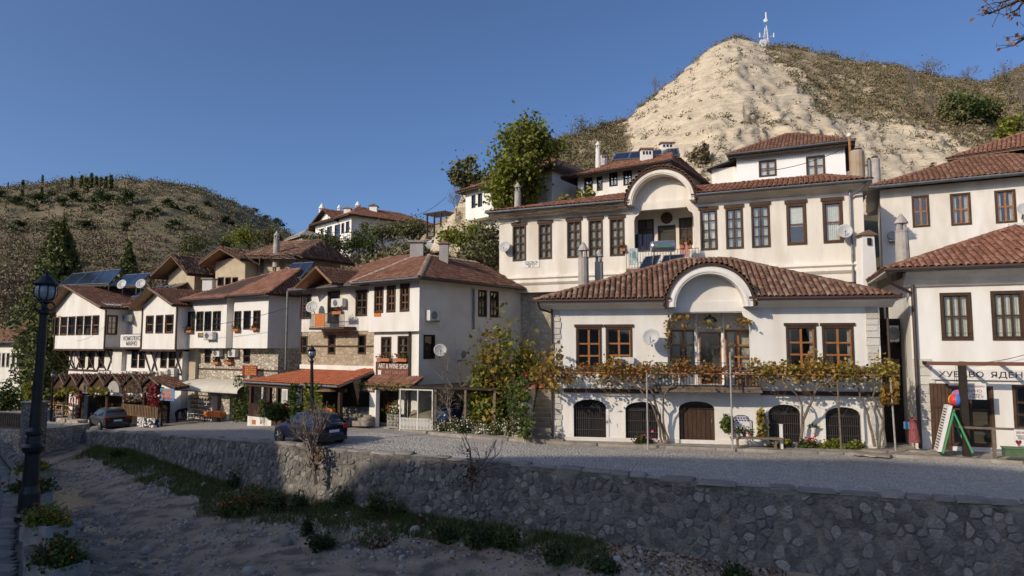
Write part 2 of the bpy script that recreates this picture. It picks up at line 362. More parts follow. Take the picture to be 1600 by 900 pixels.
def conifer_np(h, w, n, r, size):
    z = r.uniform(.04, 1, n) ** 1.1; lay = np.floor(z * 14); ang = r.uniform(0, 2 * math.pi, n)
    br = (np.sin(ang * 5 + lay * 2.1) * .5 + .5) ** .8 * .62 + .38 + .1 * np.sin(ang * 2 + lay)
    rad = np.minimum((1 - z) ** .85, .56) * w * .5 * br * np.sqrt(r.uniform(.12, 1, n)); droop = -rad * .22
    return np.stack([np.cos(ang) * rad, np.sin(ang) * rad, z * h + droop + r.normal(size=n) * .02 * h], 1)
def conifer(name, label, base, h, w, n, size, seed=1, group=None, mat=None, cat='tree'):
    r = np.random.default_rng(seed); t = thing(name, label, cat, base, group); mb = MB(); mb.tube(base, Vector(base) + Vector((0, 0, h * .97)), h * .018 + .04, .02, 6)
    rn = random.Random(seed)
    for k in range(40):
        z = rn.uniform(.06, .9) * h; a = rn.uniform(0, 6.3); L = (1 - z / h) ** .85 * w * .42; q = Vector(base) + Vector((0, 0, z)); mb.tube(q, q + Vector((math.cos(a) * L, math.sin(a) * L, -L * .18)), .03, .008, 4, False)
    mb.build('trunk', m_bark, t)
    leaves('crown', conifer_np(h, w, n, r, size) + np.array(base), size, mat or l_con, t, seed, aspect=2.4); return t
def copy_tree(o, loc, label=None, sc=1, rz=0, parent=None):
    c = o.copy(); C.objects.link(c)
    if parent: c.parent = parent
    else:
        c.location = loc; c.scale = (sc, sc, sc); c.rotation_euler = (0, 0, rz)
        if label: c['label'] = label
    for ch in list(o.children): copy_tree(ch, None, parent=c)
    return c
def height_mesh(name, xs, ys, fz, mat, kind='structure', smooth=True):
    V = [(x, y, fz(x, y)) for y in ys for x in xs]; nx = len(xs)
    Fc = [(j * nx + i, j * nx + i + 1, (j + 1) * nx + i + 1, (j + 1) * nx + i) for j in range(len(ys) - 1) for i in range(nx - 1)]
    return join_np(name, V, Fc, mat, None, kind, smooth)
def fbm(x, y, z=0, o=4): return noise.fractal(Vector((x, y, z)), 1.0, 2.0, o)

# ================================================================ THE SETTING
# river wall / road edge, and the inner edge of the street under the houses
OUT = [(26, 15.2, -4.3), (14.2, 18.9, -4.3), (11.1, 19.95, -4.3), (6.2, 21.8, -4.3), (3.26, 23.4, -4.3), (.17, 25.2, -4.3), (-2.8, 26.7, -4.3), (-5.7, 28.2, -4.32), (-10.9, 31.5, -4.4), (-17.5, 37.4, -4.9), (-25, 44, -5.5), (-35, 50.6, -6.15), (-52, 57, -6.4)]
INN = [(32, 30, -4.3), (22, 31, -4.28), (16, 33, -4.25), (10, 35, -4.25), (6, 37, -4.25), (2, 39, -4.25), (-2, 42, -4.3), (-6, 45, -4.35), (-12, 50, -4.5), (-18, 55, -5.1), (-26, 60, -5.6), (-38, 66, -6.2), (-56, 72, -6.4)]
def smooth_line(P, m=6):
    out = []; n = len(P)
    for i in range(n - 1):
        p0, p1, p2, p3 = P[max(i - 1, 0)], P[i], P[i + 1], P[min(i + 2, n - 1)]
        for k in range(m):
            t = k / m; out.append(tuple(.5 * (2 * b + (c - a) * t + (2 * a - 5 * b + 4 * c - d) * t * t + (3 * b - a - 3 * c + d) * t ** 3) for a, b, c, d in zip(p0, p1, p2, p3)))
    out.append(P[-1]); return out
OUTS = smooth_line(OUT); INNS = smooth_line(INN)
_ox = [p[0] for p in OUTS][::-1]
def road_z(x): return float(np.interp(x, _ox, [p[2] for p in OUTS][::-1]))
def inner_y(x): return float(np.interp(x, [p[0] for p in INNS][::-1], [p[1] for p in INNS][::-1]))
def outer_y(x): return float(np.interp(x, _ox, [p[1] for p in OUTS][::-1]))
m_ground = mk('far_ground', (.13, .10, .065), (.09, .075, .045), .05, .95)
MB().box(-2500, -2500, -10.2, 2500, 3000, -10).build('ground', m_ground, kind='structure')
m_road = stones_mat('street_setts', [(0, (.29, .27, .24)), (.5, (.345, .32, .29)), (1, (.40, .375, .335))], (.21, .19, .165), 7.5, .4)
V = []; NT = 9
for o, i in zip(OUTS, INNS):
    for k in range(NT): V.append(tuple(lerp(o[j], i[j], k / (NT - 1)) for j in range(3)))
Fc = [(a * NT + k, (a + 1) * NT + k, (a + 1) * NT + k + 1, a * NT + k + 1) for a in range(len(OUTS) - 1) for k in range(NT - 1)]
road = join_np('road', V, [tuple(reversed(f)) for f in Fc], m_road, None, 'structure')
# setts laid in arcs
m_sett = ramped('granite_sett', [(0, (.25, .24, .22)), (.35, (.33, .31, .285)), (.7, (.38, .36, .325)), (1, (.46, .43, .39))], 2.5, .8, .3, 40, isl=.5)
def chunk(seed, n=4, w=.5, h=.5, top=.8):
    r = random.Random(seed); a = []
    base = [(-w, -h), (w, -h), (w, h), (-w, h)] if n == 4 else [(w * math.cos(6.2832 * i / n + r.uniform(-.25, .25)), h * math.sin(6.2832 * i / n + r.uniform(-.25, .25))) for i in range(n)]
    base = [(x * r.uniform(.82, 1.05), y * r.uniform(.82, 1.05)) for x, y in base]
    v = [(x, y, 0) for x, y in base] + [(x * .97, y * .97, .55) for x, y in base] + [(x * top, y * top, 1 + r.uniform(-.12, .12)) for x, y in base] + [(0, 0, 1.05)]
    f = [(i, (i + 1) % n, (i + 1) % n + n, i + n) for i in range(n)] + [(i + n, (i + 1) % n + n, (i + 1) % n + 2 * n, i + 2 * n) for i in range(n)]
    f += [(2 * n + i, 2 * n + i + 1, 2 * n + (i + 2) % n, 3 * n) for i in range(0, n, 2)]
    return v, f
setts = [chunk(s, 4, w=.5, h=.5, top=.78) for s in range(5)]
cum = [0]
for a, b in zip(OUTS[:-1], OUTS[1:]): cum.append(cum[-1] + math.hypot(b[0] - a[0], b[1] - a[1]))
OUTA = np.array(OUTS)
def wall_at(s):
    x = np.interp(s, cum, OUTA[:, 0]); y = np.interp(s, cum, OUTA[:, 1]); z = np.interp(s, cum, OUTA[:, 2]); e = .4
    dx = np.interp(s + e, cum, OUTA[:, 0]) - np.interp(s - e, cum, OUTA[:, 0]); dy = np.interp(s + e, cum, OUTA[:, 1]) - np.interp(s - e, cum, OUTA[:, 1]); L = math.hypot(dx, dy)
    return Vector((x, y, z)), Vector((dx / L, dy / L, 0)), Vector((dy / L, -dx / L, 0))     # along, inward (towards the houses)
ml = []; q = .14
for k in range(int(32 / q)):
    for j in range(int(7.4 / q)):
        tt = .55 + j * q; a = ((tt % 1.5) / .75 - 1); s = 8 + k * q - .42 * a * a + rng.uniform(-.012, .012)
        if s > 30 and (tt > 5): continue
        p, d, n = wall_at(s); p = p + n * tt; hgt = .028 * rng.uniform(.7, 1.2)
        if abs(p.x / p.y) > .8: continue
        yaw = math.atan2(d.y, d.x) + .56 * a + rng.uniform(-.06, .06); x = Vector((math.cos(yaw), math.sin(yaw), 0)); y = Vector((-x.y, x.x, 0))
        ml.append((rng.randrange(5), frame(p + Vector((0, 0, -.004)), x, y, Vector((rng.uniform(-.04, .04), rng.uniform(-.04, .04), 1)), (q * .87, q * .91, hgt))))
pieces('sett', setts, ml, road, m_sett, 300)
# edge strip of pale slabs along the river wall
edge = []
s = 2.0
ec = [chunk(40 + i, 4, w=.5, h=.5, top=.95) for i in range(4)]
while s < cum[-1] - 4:
    L = rng.uniform(.5, 1.3); p, d, n = wall_at(s + L / 2); edge.append((rng.randrange(4), frame(p + n * .22 + Vector((0, 0, -.05)), d, n * -1, Vector((0, 0, 1)), (L * .98, rng.uniform(.34, .6), .10 + rng.uniform(-.05, .06))))); s += L
# river wall: battered masonry
BED = -6.95
rw = thing('river_wall', 'long grey rubble stone retaining wall between dry riverbed and cobbled street', 'wall', (0, 25.2, BED))
m_rwmort = ramped('wall_mortar', [(0, (.05, .047, .042)), (.42, (.12, .11, .097)), (.58, (.21, .19, .16)), (1, (.36, .31, .24))], 2.4, .95, .9, 14, 8)
m_rwstone = ramped('river_stone', [(0, (.075, .072, .067)), (.42, (.16, .152, .138)), (.66, (.235, .22, .195)), (.85, (.35, .325, .285)), (1, (.52, .49, .435))], 5, .92, 1.0, 14, 8, isl=.55)
m_cap = ramped('wall_cap', [(0, (.14, .13, .115)), (.5, (.26, .24, .215)), (1, (.38, .355, .32))], 3, .9, .4, 25, 6, isl=.5)
mbw = []; NS = 150
def wall_pt(s, t, out=0):                     # t: 0 top .. 1 bottom
    p, d, n = wall_at(s); top = p.z - .02; z = lerp(top, BED - .25, t); bat = .42 * t
    return Vector((p.x, p.y, z)) - n * (bat + out), d, n
V = []; NR = 12
for i in range(NS + 1):
    s = cum[-1] * i / NS
    for k in range(NR + 1):
        p, d, n = wall_pt(s, k / NR, .035 * fbm(s * 1.3, k * .6, 3)); V.append(tuple(p))
    p, d, n = wall_at(s); 
Fc = [(i * (NR + 1) + k, i * (NR + 1) + k + 1, (i + 1) * (NR + 1) + k + 1, (i + 1) * (NR + 1) + k) for i in range(NS) for k in range(NR)]
join_np('mortar_face', V, Fc, m_rwmort, rw, None, True)
rub = [chunk(60 + i, 8, w=.5, h=.5, top=.62) for i in range(9)]
def cell(p, nb, sh):                          # the ground nearest to p among its neighbours, drawn in a little
    q = [(-.6, -.6), (.6, -.6), (.6, .6), (-.6, .6)]
    for u, v in nb:
        dx, dz = u - p[0], v - p[1]; h = (dx * dx + dz * dz) / 2 * sh; o = []
        for i in range(len(q)):
            a, b = q[i], q[(i + 1) % len(q)]; da, db = h - a[0] * dx - a[1] * dz, h - b[0] * dx - b[1] * dz
            if da >= 0: o.append(a)
            if (da >= 0) != (db >= 0): t = da / (da - db); o.append((a[0] + (b[0] - a[0]) * t, a[1] + (b[1] - a[1]) * t))
        q = o
        if len(q) < 3: return None
    o = []
    for i in range(len(q)):                   # worn corners
        a, b = q[i], q[(i + 1) % len(q)]
        if math.hypot(b[0] - a[0], b[1] - a[1]) < .035: continue
        k = rng.uniform(.12, .3); o += [(a[0] + (b[0] - a[0]) * k, a[1] + (b[1] - a[1]) * k), (b[0] + (a[0] - b[0]) * k, b[1] + (a[1] - b[1]) * k)]
    return o if len(o) > 4 else None
def wall_stones():
    out = []; s = 1.0; cols = []
    while s < cum[-1] - 1:
        g = .29 if s < 26 else .25; H = wall_at(s)[0].z - BED + .1; n = max(4, int(H / (g * .8))); off = rng.random()
        cols.append([(s + rng.uniform(-.42, .42) * g, (k + off * .9 + rng.uniform(-.35, .35)) * H / n, H) for k in range(n) if rng.random() > .22]); s += g * .92
    for i, c in enumerate(cols):
        near = [q for j in range(max(0, i - 2), min(len(cols), i + 3)) for q in cols[j]]
        for p in c:
            if rng.random() < .20 or p[1] < .06 or p[1] > p[2] - .05: continue
            q = cell(p, [(x, z) for x, z, h in near if (x, z) != p[:2] and abs(x - p[0]) < 1.1 and abs(z - p[1]) < 1.1], rng.uniform(.74, .97))
            if q: out.append((p, q))
    return out
def stone_mesh(st):
    (s, v, H), q = st; pr = rng.choice((.01, .02, .03, .042, .06)); vs = []; n = len(q); k2 = rng.uniform(.62, .85)
    tl = (rng.uniform(-.06, .06), rng.uniform(-.06, .06))
    for k, o in ((1.0, -.03), (.97, pr * .6), (k2, pr)):
        for x, z in q: p, d, nn = wall_pt(s + x * k, max(.045, (v + z * k) / H), o + (x * tl[0] + z * tl[1]) * (o > 0)); vs.append(p)
    return vs, [(i, (i + 1) % n, (i + 1) % n + n, i + n) for i in range(n)] + [(i + n, (i + 1) % n + n, (i + 1) % n + 2 * n, i + 2 * n) for i in range(n)] + [tuple(range(2 * n, 3 * n))]
sts = wall_stones(); sts.sort(key=lambda st: wall_at(st[0][0])[0].y + (100 if abs(wall_at(st[0][0])[0].x / wall_at(st[0][0])[0].y) > .77 else 0))
mb = MB()
for i, st in enumerate(sts):
    v_, f_ = stone_mesh(st); f_ = [tuple(reversed(f)) for f in f_]
    if i < 300: MB().add(v_, f_).build('stone', m_rwstone, rw)
    else: mb.add(v_, f_)
mb.build('small_stones', m_rwstone, rw, kind='stuff')
pieces('coping_slab', ec, edge, rw, m_cap, 120, 'far_coping')
# riverbed
LB = [(-2.5, 5.2, -3.5), (-6.35, 9.6, -3.6), (-7.0, 11.0, -3.65), (-8.55, 13, -3.7), (-10.7, 16, -3.85), (-12.5, 18.5, -4.0), (-15.8, 23, -4.4), (-22, 31, -4.9), (-31, 41, -5.3), (-44, 50, -5.6)]
LBS = smooth_line(LB, 5)
def bank_x(y): return float(np.interp(y, [p[1] for p in LBS], [p[0] for p in LBS]))
m_bed = ramped('sandy_riverbed', [(0, (.08, .07, .06)), (.40, (.16, .135, .105)), (.50, (.31, .24, .17)), (.66, (.40, .31, .22)), (1, (.50, .42, .32))], 1.0, .95, 1.0, 12, 12)
def bed_z(x, y):
    ch = math.exp(-((x - (bank_x(y) + 3.4 + .8 * math.sin(y * .35))) / 2.0) ** 2) * .34
    wl = max(0, 1 - (outer_y(x) - y) / 4.5) * .45
    return BED + .16 * fbm(x * .16, y * .16) + .07 * fbm(x * .7, y * .7, 5, 3) - ch * (1 + .5 * fbm(x * .5, y * .35, 8)) + wl
height_mesh('riverbed', np.arange(-48, 28, .27), np.arange(12, 56, .27), bed_z, m_bed)
m_water = mk('shallow_water', (.05, .05, .045), None, rough=.2, spec=.4, bump=.5, bscale=9)
wv = [(bank_x(y) + 1.0 + .5 * math.sin(y * 1.3), y, BED - .335) for y in np.arange(14, 46, .5)] + [(bank_x(y) + 6.2 + .8 * math.sin(y * .9), y, BED - .335) for y in np.arange(45.5, 13.5, -.5)]
n = len(wv) // 2
join_np('water', wv, [(i, len(wv) - 1 - i, len(wv) - 2 - i, i + 1) for i in range(n - 1)], m_water, None, 'structure')
# pebbles and cobbles in the bed
peb = [chunk(90 + i, 4, w=.5, h=.42, top=.55) for i in range(5)]
ml = []
for k in range(12500):
    y = 17 + 26 * rng.random() ** 1.7; x = rng.uniform(bank_x(y) + .8, min(14, np.interp(y, [17, 22, 26, 31, 40], [14, 5.5, -2, -10.5, -21]) - .3))
    if fbm(x * .22 + 3, y * .22) < -.05 and rng.random() < .85: continue
    sz = rng.choice((.035, .04, .05, .05, .06, .08, .13)) * rng.uniform(.7, 1.4)
    if rng.random() < .012: sz *= 2.6
    a = rng.uniform(0, 6.3); X = Vector((math.cos(a), math.sin(a), 0)); ml.append((rng.randrange(5), frame((x, y, bed_z(x, y) - .01), X, Vector((-X.y, X.x, 0)), Vector((0, 0, 1)), (sz, sz, sz * .55))))
m_peb = ramped('river_pebble', [(0, (.17, .155, .135)), (.5, (.31, .285, .25)), (.9, (.44, .41, .36)), (1, (.6, .57, .52))], 4, .85, .3, 25, isl=.8)
tag(pieces('gravel', peb, ml, None, m_peb, 0, 'gravel'), 'grey gravel and loose river stones strewn over the dry bed')
# left bank: rubble edge, path of slabs
m_bank = stones_mat('bank_rubble', [(0, (.10, .095, .085)), (.5, (.17, .16, .145)), (1, (.28, .26, .235))], (.08, .075, .068), 3.2, .8)
V = []
for p in LBS:
    d = 2.0
    V += [(p[0] + .35, p[1], BED - .4), (p[0], p[1], p[2] - .02), (p[0] - .42, p[1] - .1, p[2] - .02), (p[0] - .42, p[1] - .1, p[2] - .5)]
k = 4
Fc = [(i * k + j, i * k + j + 1, (i + 1) * k + j + 1, (i + 1) * k + j) for i in range(len(LBS) - 1) for j in range(k - 1)]
bank = join_np('embankment', V, Fc, m_bank, None, 'structure')
m_pave = ramped('path_slab', [(0, (.10, .098, .09)), (.5, (.17, .165, .155)), (1, (.26, .25, .235))], 2, .85, .4, 20, isl=.6)
ml = []; slab = [chunk(120 + i, 4, w=.5, h=.5, top=.9) for i in range(5)]
for i in range(150):
    y = 8 + i * .24
    for j in range(9):
        x = bank_x(y) - .85 - j * .42 + rng.uniform(-.05, .05); z = float(np.interp(y, [p[1] for p in LBS], [p[2] for p in LBS])) - .345
        ml.append((rng.randrange(5), frame((x, y, z), Vector((1, 0, 0)), Vector((0, 1, 0)), Vector((rng.uniform(-.05, .05), rng.uniform(-.05, .05), 1)), (.40, .225, .05))))
pv = [q for p in LBS for q in ((p[0] - .3, p[1] - .1, p[2] - .36), (p[0] - 14, p[1] - 5, p[2] - .36))]
path = join_np('path', pv, [(2 * i, 2 * i + 2, 2 * i + 3, 2 * i + 1) for i in range(len(LBS) - 1)], m_pave, None, 'structure')
pieces('paving_slab', slab, ml, path, m_pave, 150)
ml = []
for i in range(90):                            # rough stones topping the bank edge
    y = 8.5 + i * .3 + rng.uniform(-.08, .08); x = bank_x(y) - .2 + rng.uniform(-.12, .12); z = float(np.interp(y, [p[1] for p in LBS], [p[2] for p in LBS])) - .06
    a = rng.uniform(0, 6); X = Vector((math.cos(a), math.sin(a), 0)); ml.append((rng.randrange(5), frame((x, y, z), X, Vector((-X.y, X.x, 0)), Vector((0, 0, 1)), (rng.uniform(.25, .5), rng.uniform(.2, .4), rng.uniform(.08, .2)))))
pieces('edge_stone', peb, ml, bank, m_rwstone, 90)

# terrain behind the street
TC = [(24, 33, -4), (15, 36, -3), (8, 41, 0), (15, 41, 2), (24, 43, 4), (2, 47, 1.5), (10, 49, 4.5), (20, 49, 6), (30, 50, 7), (5, 57, 7), (15, 58, 10), (25, 60, 12), (38, 60, 12), (-5, 52, -.5), (-3, 61, 7.5), (-10, 56, 2), (-8, 67, 8.5), (-15, 56, -2.5), (-20, 62, 1), (-14, 70, 7.5), (-25, 76, 5), (-20, 93, 11.5), (-30, 95, 11), (-35, 72, -3.5), (-45, 76, -5.5), (-60, 80, -6.2), (-60, 112, -4), (-40, 112, 4), (0, 90, 14), (0, 112, 16), (-100, 100, -6.5), (46, 45, 5), (46, 60, 12), (-40, 67, -6.2), (-90, 70, -6.5), (60, 70, 14), (60, 110, 18), (25, 90, 16)]
TA = np.array(TC, float); D = np.hypot(TA[:, None, 0] - TA[None, :, 0], TA[:, None, 1] - TA[None, :, 1]); n = TN = len(TA)
K = np.zeros((n + 3, n + 3)); K[:n, :n] = D + np.eye(n) * .05; K[:n, n] = 1; K[:n, n + 1:] = TA[:, :2]; K[n, :n] = 1; K[n + 1:, :n] = TA[:, :2].T
Wt = np.linalg.solve(K, np.concatenate([TA[:, 2], [0, 0, 0]]))
def terr(x, y):
    z = float(np.hypot(TA[:, 0] - x, TA[:, 1] - y) @ Wt[:TN] + Wt[TN] + Wt[TN + 1] * x + Wt[TN + 2] * y) + .35 * fbm(x * .2, y * .2)
    return min(z, road_z(x) - .35 + max(0, y - inner_y(x)) * 1.1)
m_slope = ramped('dry_slope', [(0, (.055, .052, .024)), (.4, (.10, .085, .048)), (.6, (.15, .12, .075)), (1, (.26, .21, .14))], .35, .95, .7, 3, 8)
height_mesh('terrain', np.arange(-120, 70, 1.6), np.arange(31, 118, 1.6), terr, m_slope)

# the bare sand cliff on the right
SK = [(640, 392, 72), (662, 368, 74), (690, 345, 78), (720, 310, 80), (760, 275, 84), (830, 235, 88), (880, 216, 92), (930, 203, 95), (980, 186, 98), (1003, 166, 99), (1030, 143, 100), (1060, 118, 101), (1100, 84, 103), (1130, 64, 104), (1150, 58, 104), (1180, 66, 104), (1200, 73, 104), (1255, 76, 108), (1300, 90, 110), (1340, 97, 112), (1400, 104, 112), (1440, 115, 112), (1500, 126, 112), (1540, 130, 112), (1575, 116, 116), (1600, 104, 118), (1700, 80, 122), (1900, 60, 130)]
m_cliff = mk('sandstone_cliff', (.60, .505, .365), (.50, .415, .285), .5, .95, 1.0, 2.2, col3=(.43, .355, .25), scale3=1.3, stretch=(.55, .55, 2.6), detail=10)
m_cliff.node_tree.nodes['Bump'].inputs['Distance'].default_value = .25
def sky_at(a):
    px = 800 + F * a
    for _ in range(5): py = np.interp(px, [s[0] for s in SK], [s[1] for s in SK]); px = 800 + F * a * (CP - (450 - py) / F * SP)
    return np.interp(px, [s[0] for s in SK], [s[1] for s in SK]), np.interp(px, [s[0] for s in SK], [s[2] for s in SK])
NA, ND = 330, 110; V = []; SC = []
cg = np.zeros((NA, ND + 10, 3))
for i in range(NA):
    a = lerp(-.15, 1.05, i / (NA - 1)); py, dr = sky_at(a); top = at(0, py, dr)
    foot = 58 if a > .02 else 62; zf = min(terr(a * foot, foot) if a < .5 else 11, top.z - 1) - 1.5
    for k in range(ND):
        t = k / (ND - 1); y = lerp(foot, dr, t); bulge = t ** .82 if a > .1 else t
        z = zf + (top.z - zf) * bulge; x = a * y; e = math.sin(math.pi * min(1, t * 1.02)) ** .5
        ru = 1.0 if 800 + F * a > 1290 or t < .3 else .55; g = fbm(x * .16, z * .06, y * .03, 3) * 1.2 - abs(fbm(x * .42, z * .05, 2, 3)) * 1.5 * ru + fbm(x * 1.1, z * .9, y * .3, 5) * .42 * ru + abs(fbm(x * 2.4, z * .3, 5, 3)) * .22
        strata = .22 * math.sin(z * 2.1 + fbm(x * .1, y * .1) * 2) + .25 * abs(fbm(x * .05, z * 1.3, 4, 2))
        cg[i, k] = (x + e * .5 * fbm(x * .3, z * .3, 9), y + e * (g * 1.25 + strata), z + e * g * .45 + .5 * fbm(x * .5, y * .5, 1, 3) * min(1, t * 3))
    for k in range(10):
        d = dr + 1.5 * (k + 1) ** 1.5; cg[i, ND + k] = (a * d, d, top.z - .25 * (k + 1) ** 1.6)
NK = ND + 10
Fc = [(i * NK + k, (i + 1) * NK + k, (i + 1) * NK + k + 1, i * NK + k + 1) for i in range(NA - 1) for k in range(NK - 1)]
cliff = join_np('cliff', cg.reshape(-1, 3), Fc, m_cliff, None, 'structure', True)
cliff.data.materials.append(mk('dry_grass_soil', (.27, .21, .13), (.20, .155, .09), .7, .95, .8, 3, col3=(.36, .29, .19), scale3=.35))
def grown(i, k):                              # where scrub and soil cover the sand
    p = cg[i, k]; px = proj(p)[0]; t = k / ND; m = fbm(p[0] * .07, p[2] * .10, 6, 5)
    if px < 985: return m > -.35 and (px < 960 or t < .8)
    edge = 1150 + 210 * (1.02 - t) ** .8 if t > .3 else 9e9
    return px > edge + 45 * m and m > -.22 - (px - edge) * .0012 and t > .30 + .1 * m + (.10 if px < 1450 else -.3)
ids = np.zeros(len(cliff.data.polygons), dtype=np.int32); c_ = 0
for i in range(NA - 1):
    for k in range(NK - 1):
        ids[c_] = int(grown(i, min(k, ND))); c_ += 1
cliff.data.polygons.foreach_set('material_index', ids)
# left hill
SKL = [(-500, 330, 330), (-200, 305, 320), (0, 292, 300), (60, 287, 300), (130, 281, 300), (200, 287, 300), (260, 291, 295), (320, 303, 290), (370, 322, 285), (410, 341, 280), (440, 356, 275), (462, 372, 270), (500, 420, 268), (560, 470, 266), (640, 500, 264)]
m_hill = ramped('autumn_hillside', [(0, (.065, .066, .035)), (.40, (.11, .098, .056)), (.52, (.145, .118, .072)), (.64, (.18, .145, .09)), (1, (.22, .175, .115))], .06, .95, .6, .5, 10)
hg = np.zeros((150, 70, 3))
for i in range(150):
    px = lerp(-500, 640, i / 149); py = np.interp(px, [s[0] for s in SKL], [s[1] for s in SKL]); dr = np.interp(px, [s[0] for s in SKL], [s[2] for s in SKL]); top = at(px, py, dr); a = top.x / dr
    for k in range(62):
        t = k / 61; y = lerp(100, dr, t); zf = -7; g = .55 * t + .45 * t * t * (3 - 2 * t) + .02 * math.sin(t * 24 + a * 6) * (1 - t); e = min(1, t * 4) * min(1, (1 - t) * 6 + .12)
        x = a * y; hg[i, k] = (x, y, zf + (top.z - zf) * g + e * (4.5 * fbm(x * .02, y * .02, 2) + 1.3 * fbm(x * .11, y * .11, 4)))
    for k in range(8): d = dr + 6 * (k + 1); hg[i, 62 + k] = (a * d, d, top.z - .5 * (k + 1) ** 1.7)
Fc = [(i * 70 + k, (i + 1) * 70 + k, (i + 1) * 70 + k + 1, i * 70 + k + 1) for i in range(149) for k in range(69)]
join_np('hill', hg.reshape(-1, 3), Fc, m_hill, None, 'structure', True)
# unseen ridge added behind the camera, its silhouette shaped to cast the foreground shade
SIL = [(-140, 12), (-80, 17), (-61.4, 20.8), (-51.7, 23.4), (-45, 25.6), (-38.9, 27.4), (-32.5, 27.6), (-31.4, 26.9), (-30.2, 24.6), (-27.9, 25.0), (-25.9, 27.4), (-24.5, 28), (-22.4, 28.7), (-21.4, 30.0), (-18.8, 31.9), (-15.8, 33.4), (-12.8, 35.3), (-9.4, 36.3), (-2, 37), (3, 36), (9, 20), (20, 6), (60, -2), (110, -4)]
ls = sorted(set([p[0] for p in SIL] + list(np.arange(-140, 110, 3.0)))); V = []
for l in ls:
    z = float(np.interp(l, [p[0] for p in SIL], [p[1] for p in SIL]))
    for dd, f in ((41, None), (44.5, .45), (47, .85), (48, 1.0), (52, .97), (70, .8), (110, .3), (150, None)):
        hh = -9.9 if f is None else -9.9 + (z + 9.9) * f; V.append((SUN_AZ[0] * dd + .6 * l, SUN_AZ[1] * dd - .8 * l, hh))
Fc = [(i * 8 + k, i * 8 + k + 1, (i + 1) * 8 + k + 1, (i + 1) * 8 + k) for i in range(len(ls) - 1) for k in range(7)]
join_np('shade_ridge', V, Fc, m_cliff, None, 'structure')
# ================================================================ building helpers
class Fac:
    """a vertical facade: u to the right, y into the building, z up (world heights); measured from two ground points"""
    def __init__(s, a, b):
        A, B = (at(*p) if len(p) == 3 else Vector((p[0], p[1], 0)) for p in (a, b))
        s.o = Vector((A.x, A.y, 0)); d = Vector((B.x - A.x, B.y - A.y, 0)); s.L = d.length; s.d = d.normalized(); s.n = Vector((-s.d.y, s.d.x, 0)); s.holes = []
        s.M = frame(s.o, s.d, s.n, Vector((0, 0, 1)))
    @classmethod
    def of(cls, o, d, L):
        f = cls.__new__(cls); f.o = Vector((o[0], o[1], 0)); f.d = Vector(d).normalized(); f.L = L; f.n = Vector((-f.d.y, f.d.x, 0)); f.holes = []; f.M = frame(f.o, f.d, f.n, Vector((0, 0, 1))); return f
    def uz(s, px, py, y=0):
        r = ray(px, py); o = s.o + s.n * y; k = (o.x * s.n.x + o.y * s.n.y) / (r.x * s.n.x + r.y * s.n.y); p = r * k; return (p - s.o).dot(s.d), p.z
    def rect(s, x0, y0, x1, y1, y=0):
        ym, xm = (y0 + y1) / 2, (x0 + x1) / 2; return s.uz(x0, ym, y)[0], s.uz(xm, y1, y)[1], s.uz(x1, ym, y)[0], s.uz(xm, y0, y)[1]
    def P(s, u, y, z): return s.M @ Vector((u, y, z))
    def mb(s): return MB(s.M)
    def shift(s, y): return Fac.of(s.o + s.n * y, s.d, s.L)
    def right(s, u, D, y=0): return Fac.of(s.o + s.d * u + s.n * y, s.n, D)     # the side that faces right
    def left(s, u, D, y=0): return Fac.of(s.o + s.d * u + s.n * (y + D), -s.n, D)
def panel(mb, u0, u1, z0, z1, holes, dep=.16, y=0.0):
    hs = [h for h in holes if h[2] > u0 and h[0] < u1 and h[3] > z0 and h[1] < z1]
    us = sorted({u0, u1, *[min(max(x, u0), u1) for h in hs for x in (h[0], h[2])]}); zs = sorted({z0, z1, *[min(max(x, z0), z1) for h in hs for x in (h[1], h[3])]})
    for i in range(len(us) - 1):
        for j in range(len(zs) - 1):
            a, b, c, d = us[i], us[i + 1], zs[j], zs[j + 1]; um, zm = (a + b) / 2, (c + d) / 2
            if any(h[0] < um < h[2] and h[1] < zm < h[3] for h in hs): continue
            mb.poly([(a, y, c), (b, y, c), (b, y, d), (a, y, d)])
    for h in hs:
        a, c, b, d = h[:4]
        if len(h) > 4 and h[4]:                # arched head, h[4] = rise
            n = 10; rise = h[4]; um = (a + b) / 2; wd = (b - a) / 2
            pts = [(um - wd * math.cos(math.pi * k / n), d - rise + rise * math.sin(math.pi * k / n)) for k in range(n + 1)]
            mb.poly([(a, y, d), *[(p[0], y, p[1]) for p in pts[:n // 2 + 1]]]); mb.poly([*[(p[0], y, p[1]) for p in pts[n // 2:]], (b, y, d)])
            ring = [(a, c)] + pts + [(b, c)]
            for k in range(len(ring) - 1): mb.poly([(ring[k][0], y, ring[k][1]), (ring[k + 1][0], y, ring[k + 1][1]), (ring[k + 1][0], y + dep, ring[k + 1][1]), (ring[k][0], y + dep, ring[k][1])])
        else:
            for p, q in (((a, c), (a, d)), ((a, d), (b, d)), ((b, d), (b, c)), ((b, c), (a, c))):
                mb.poly([(p[0], y, p[1]), (q[0], y, q[1]), (q[0], y + dep, q[1]), (p[0], y + dep, p[1])])
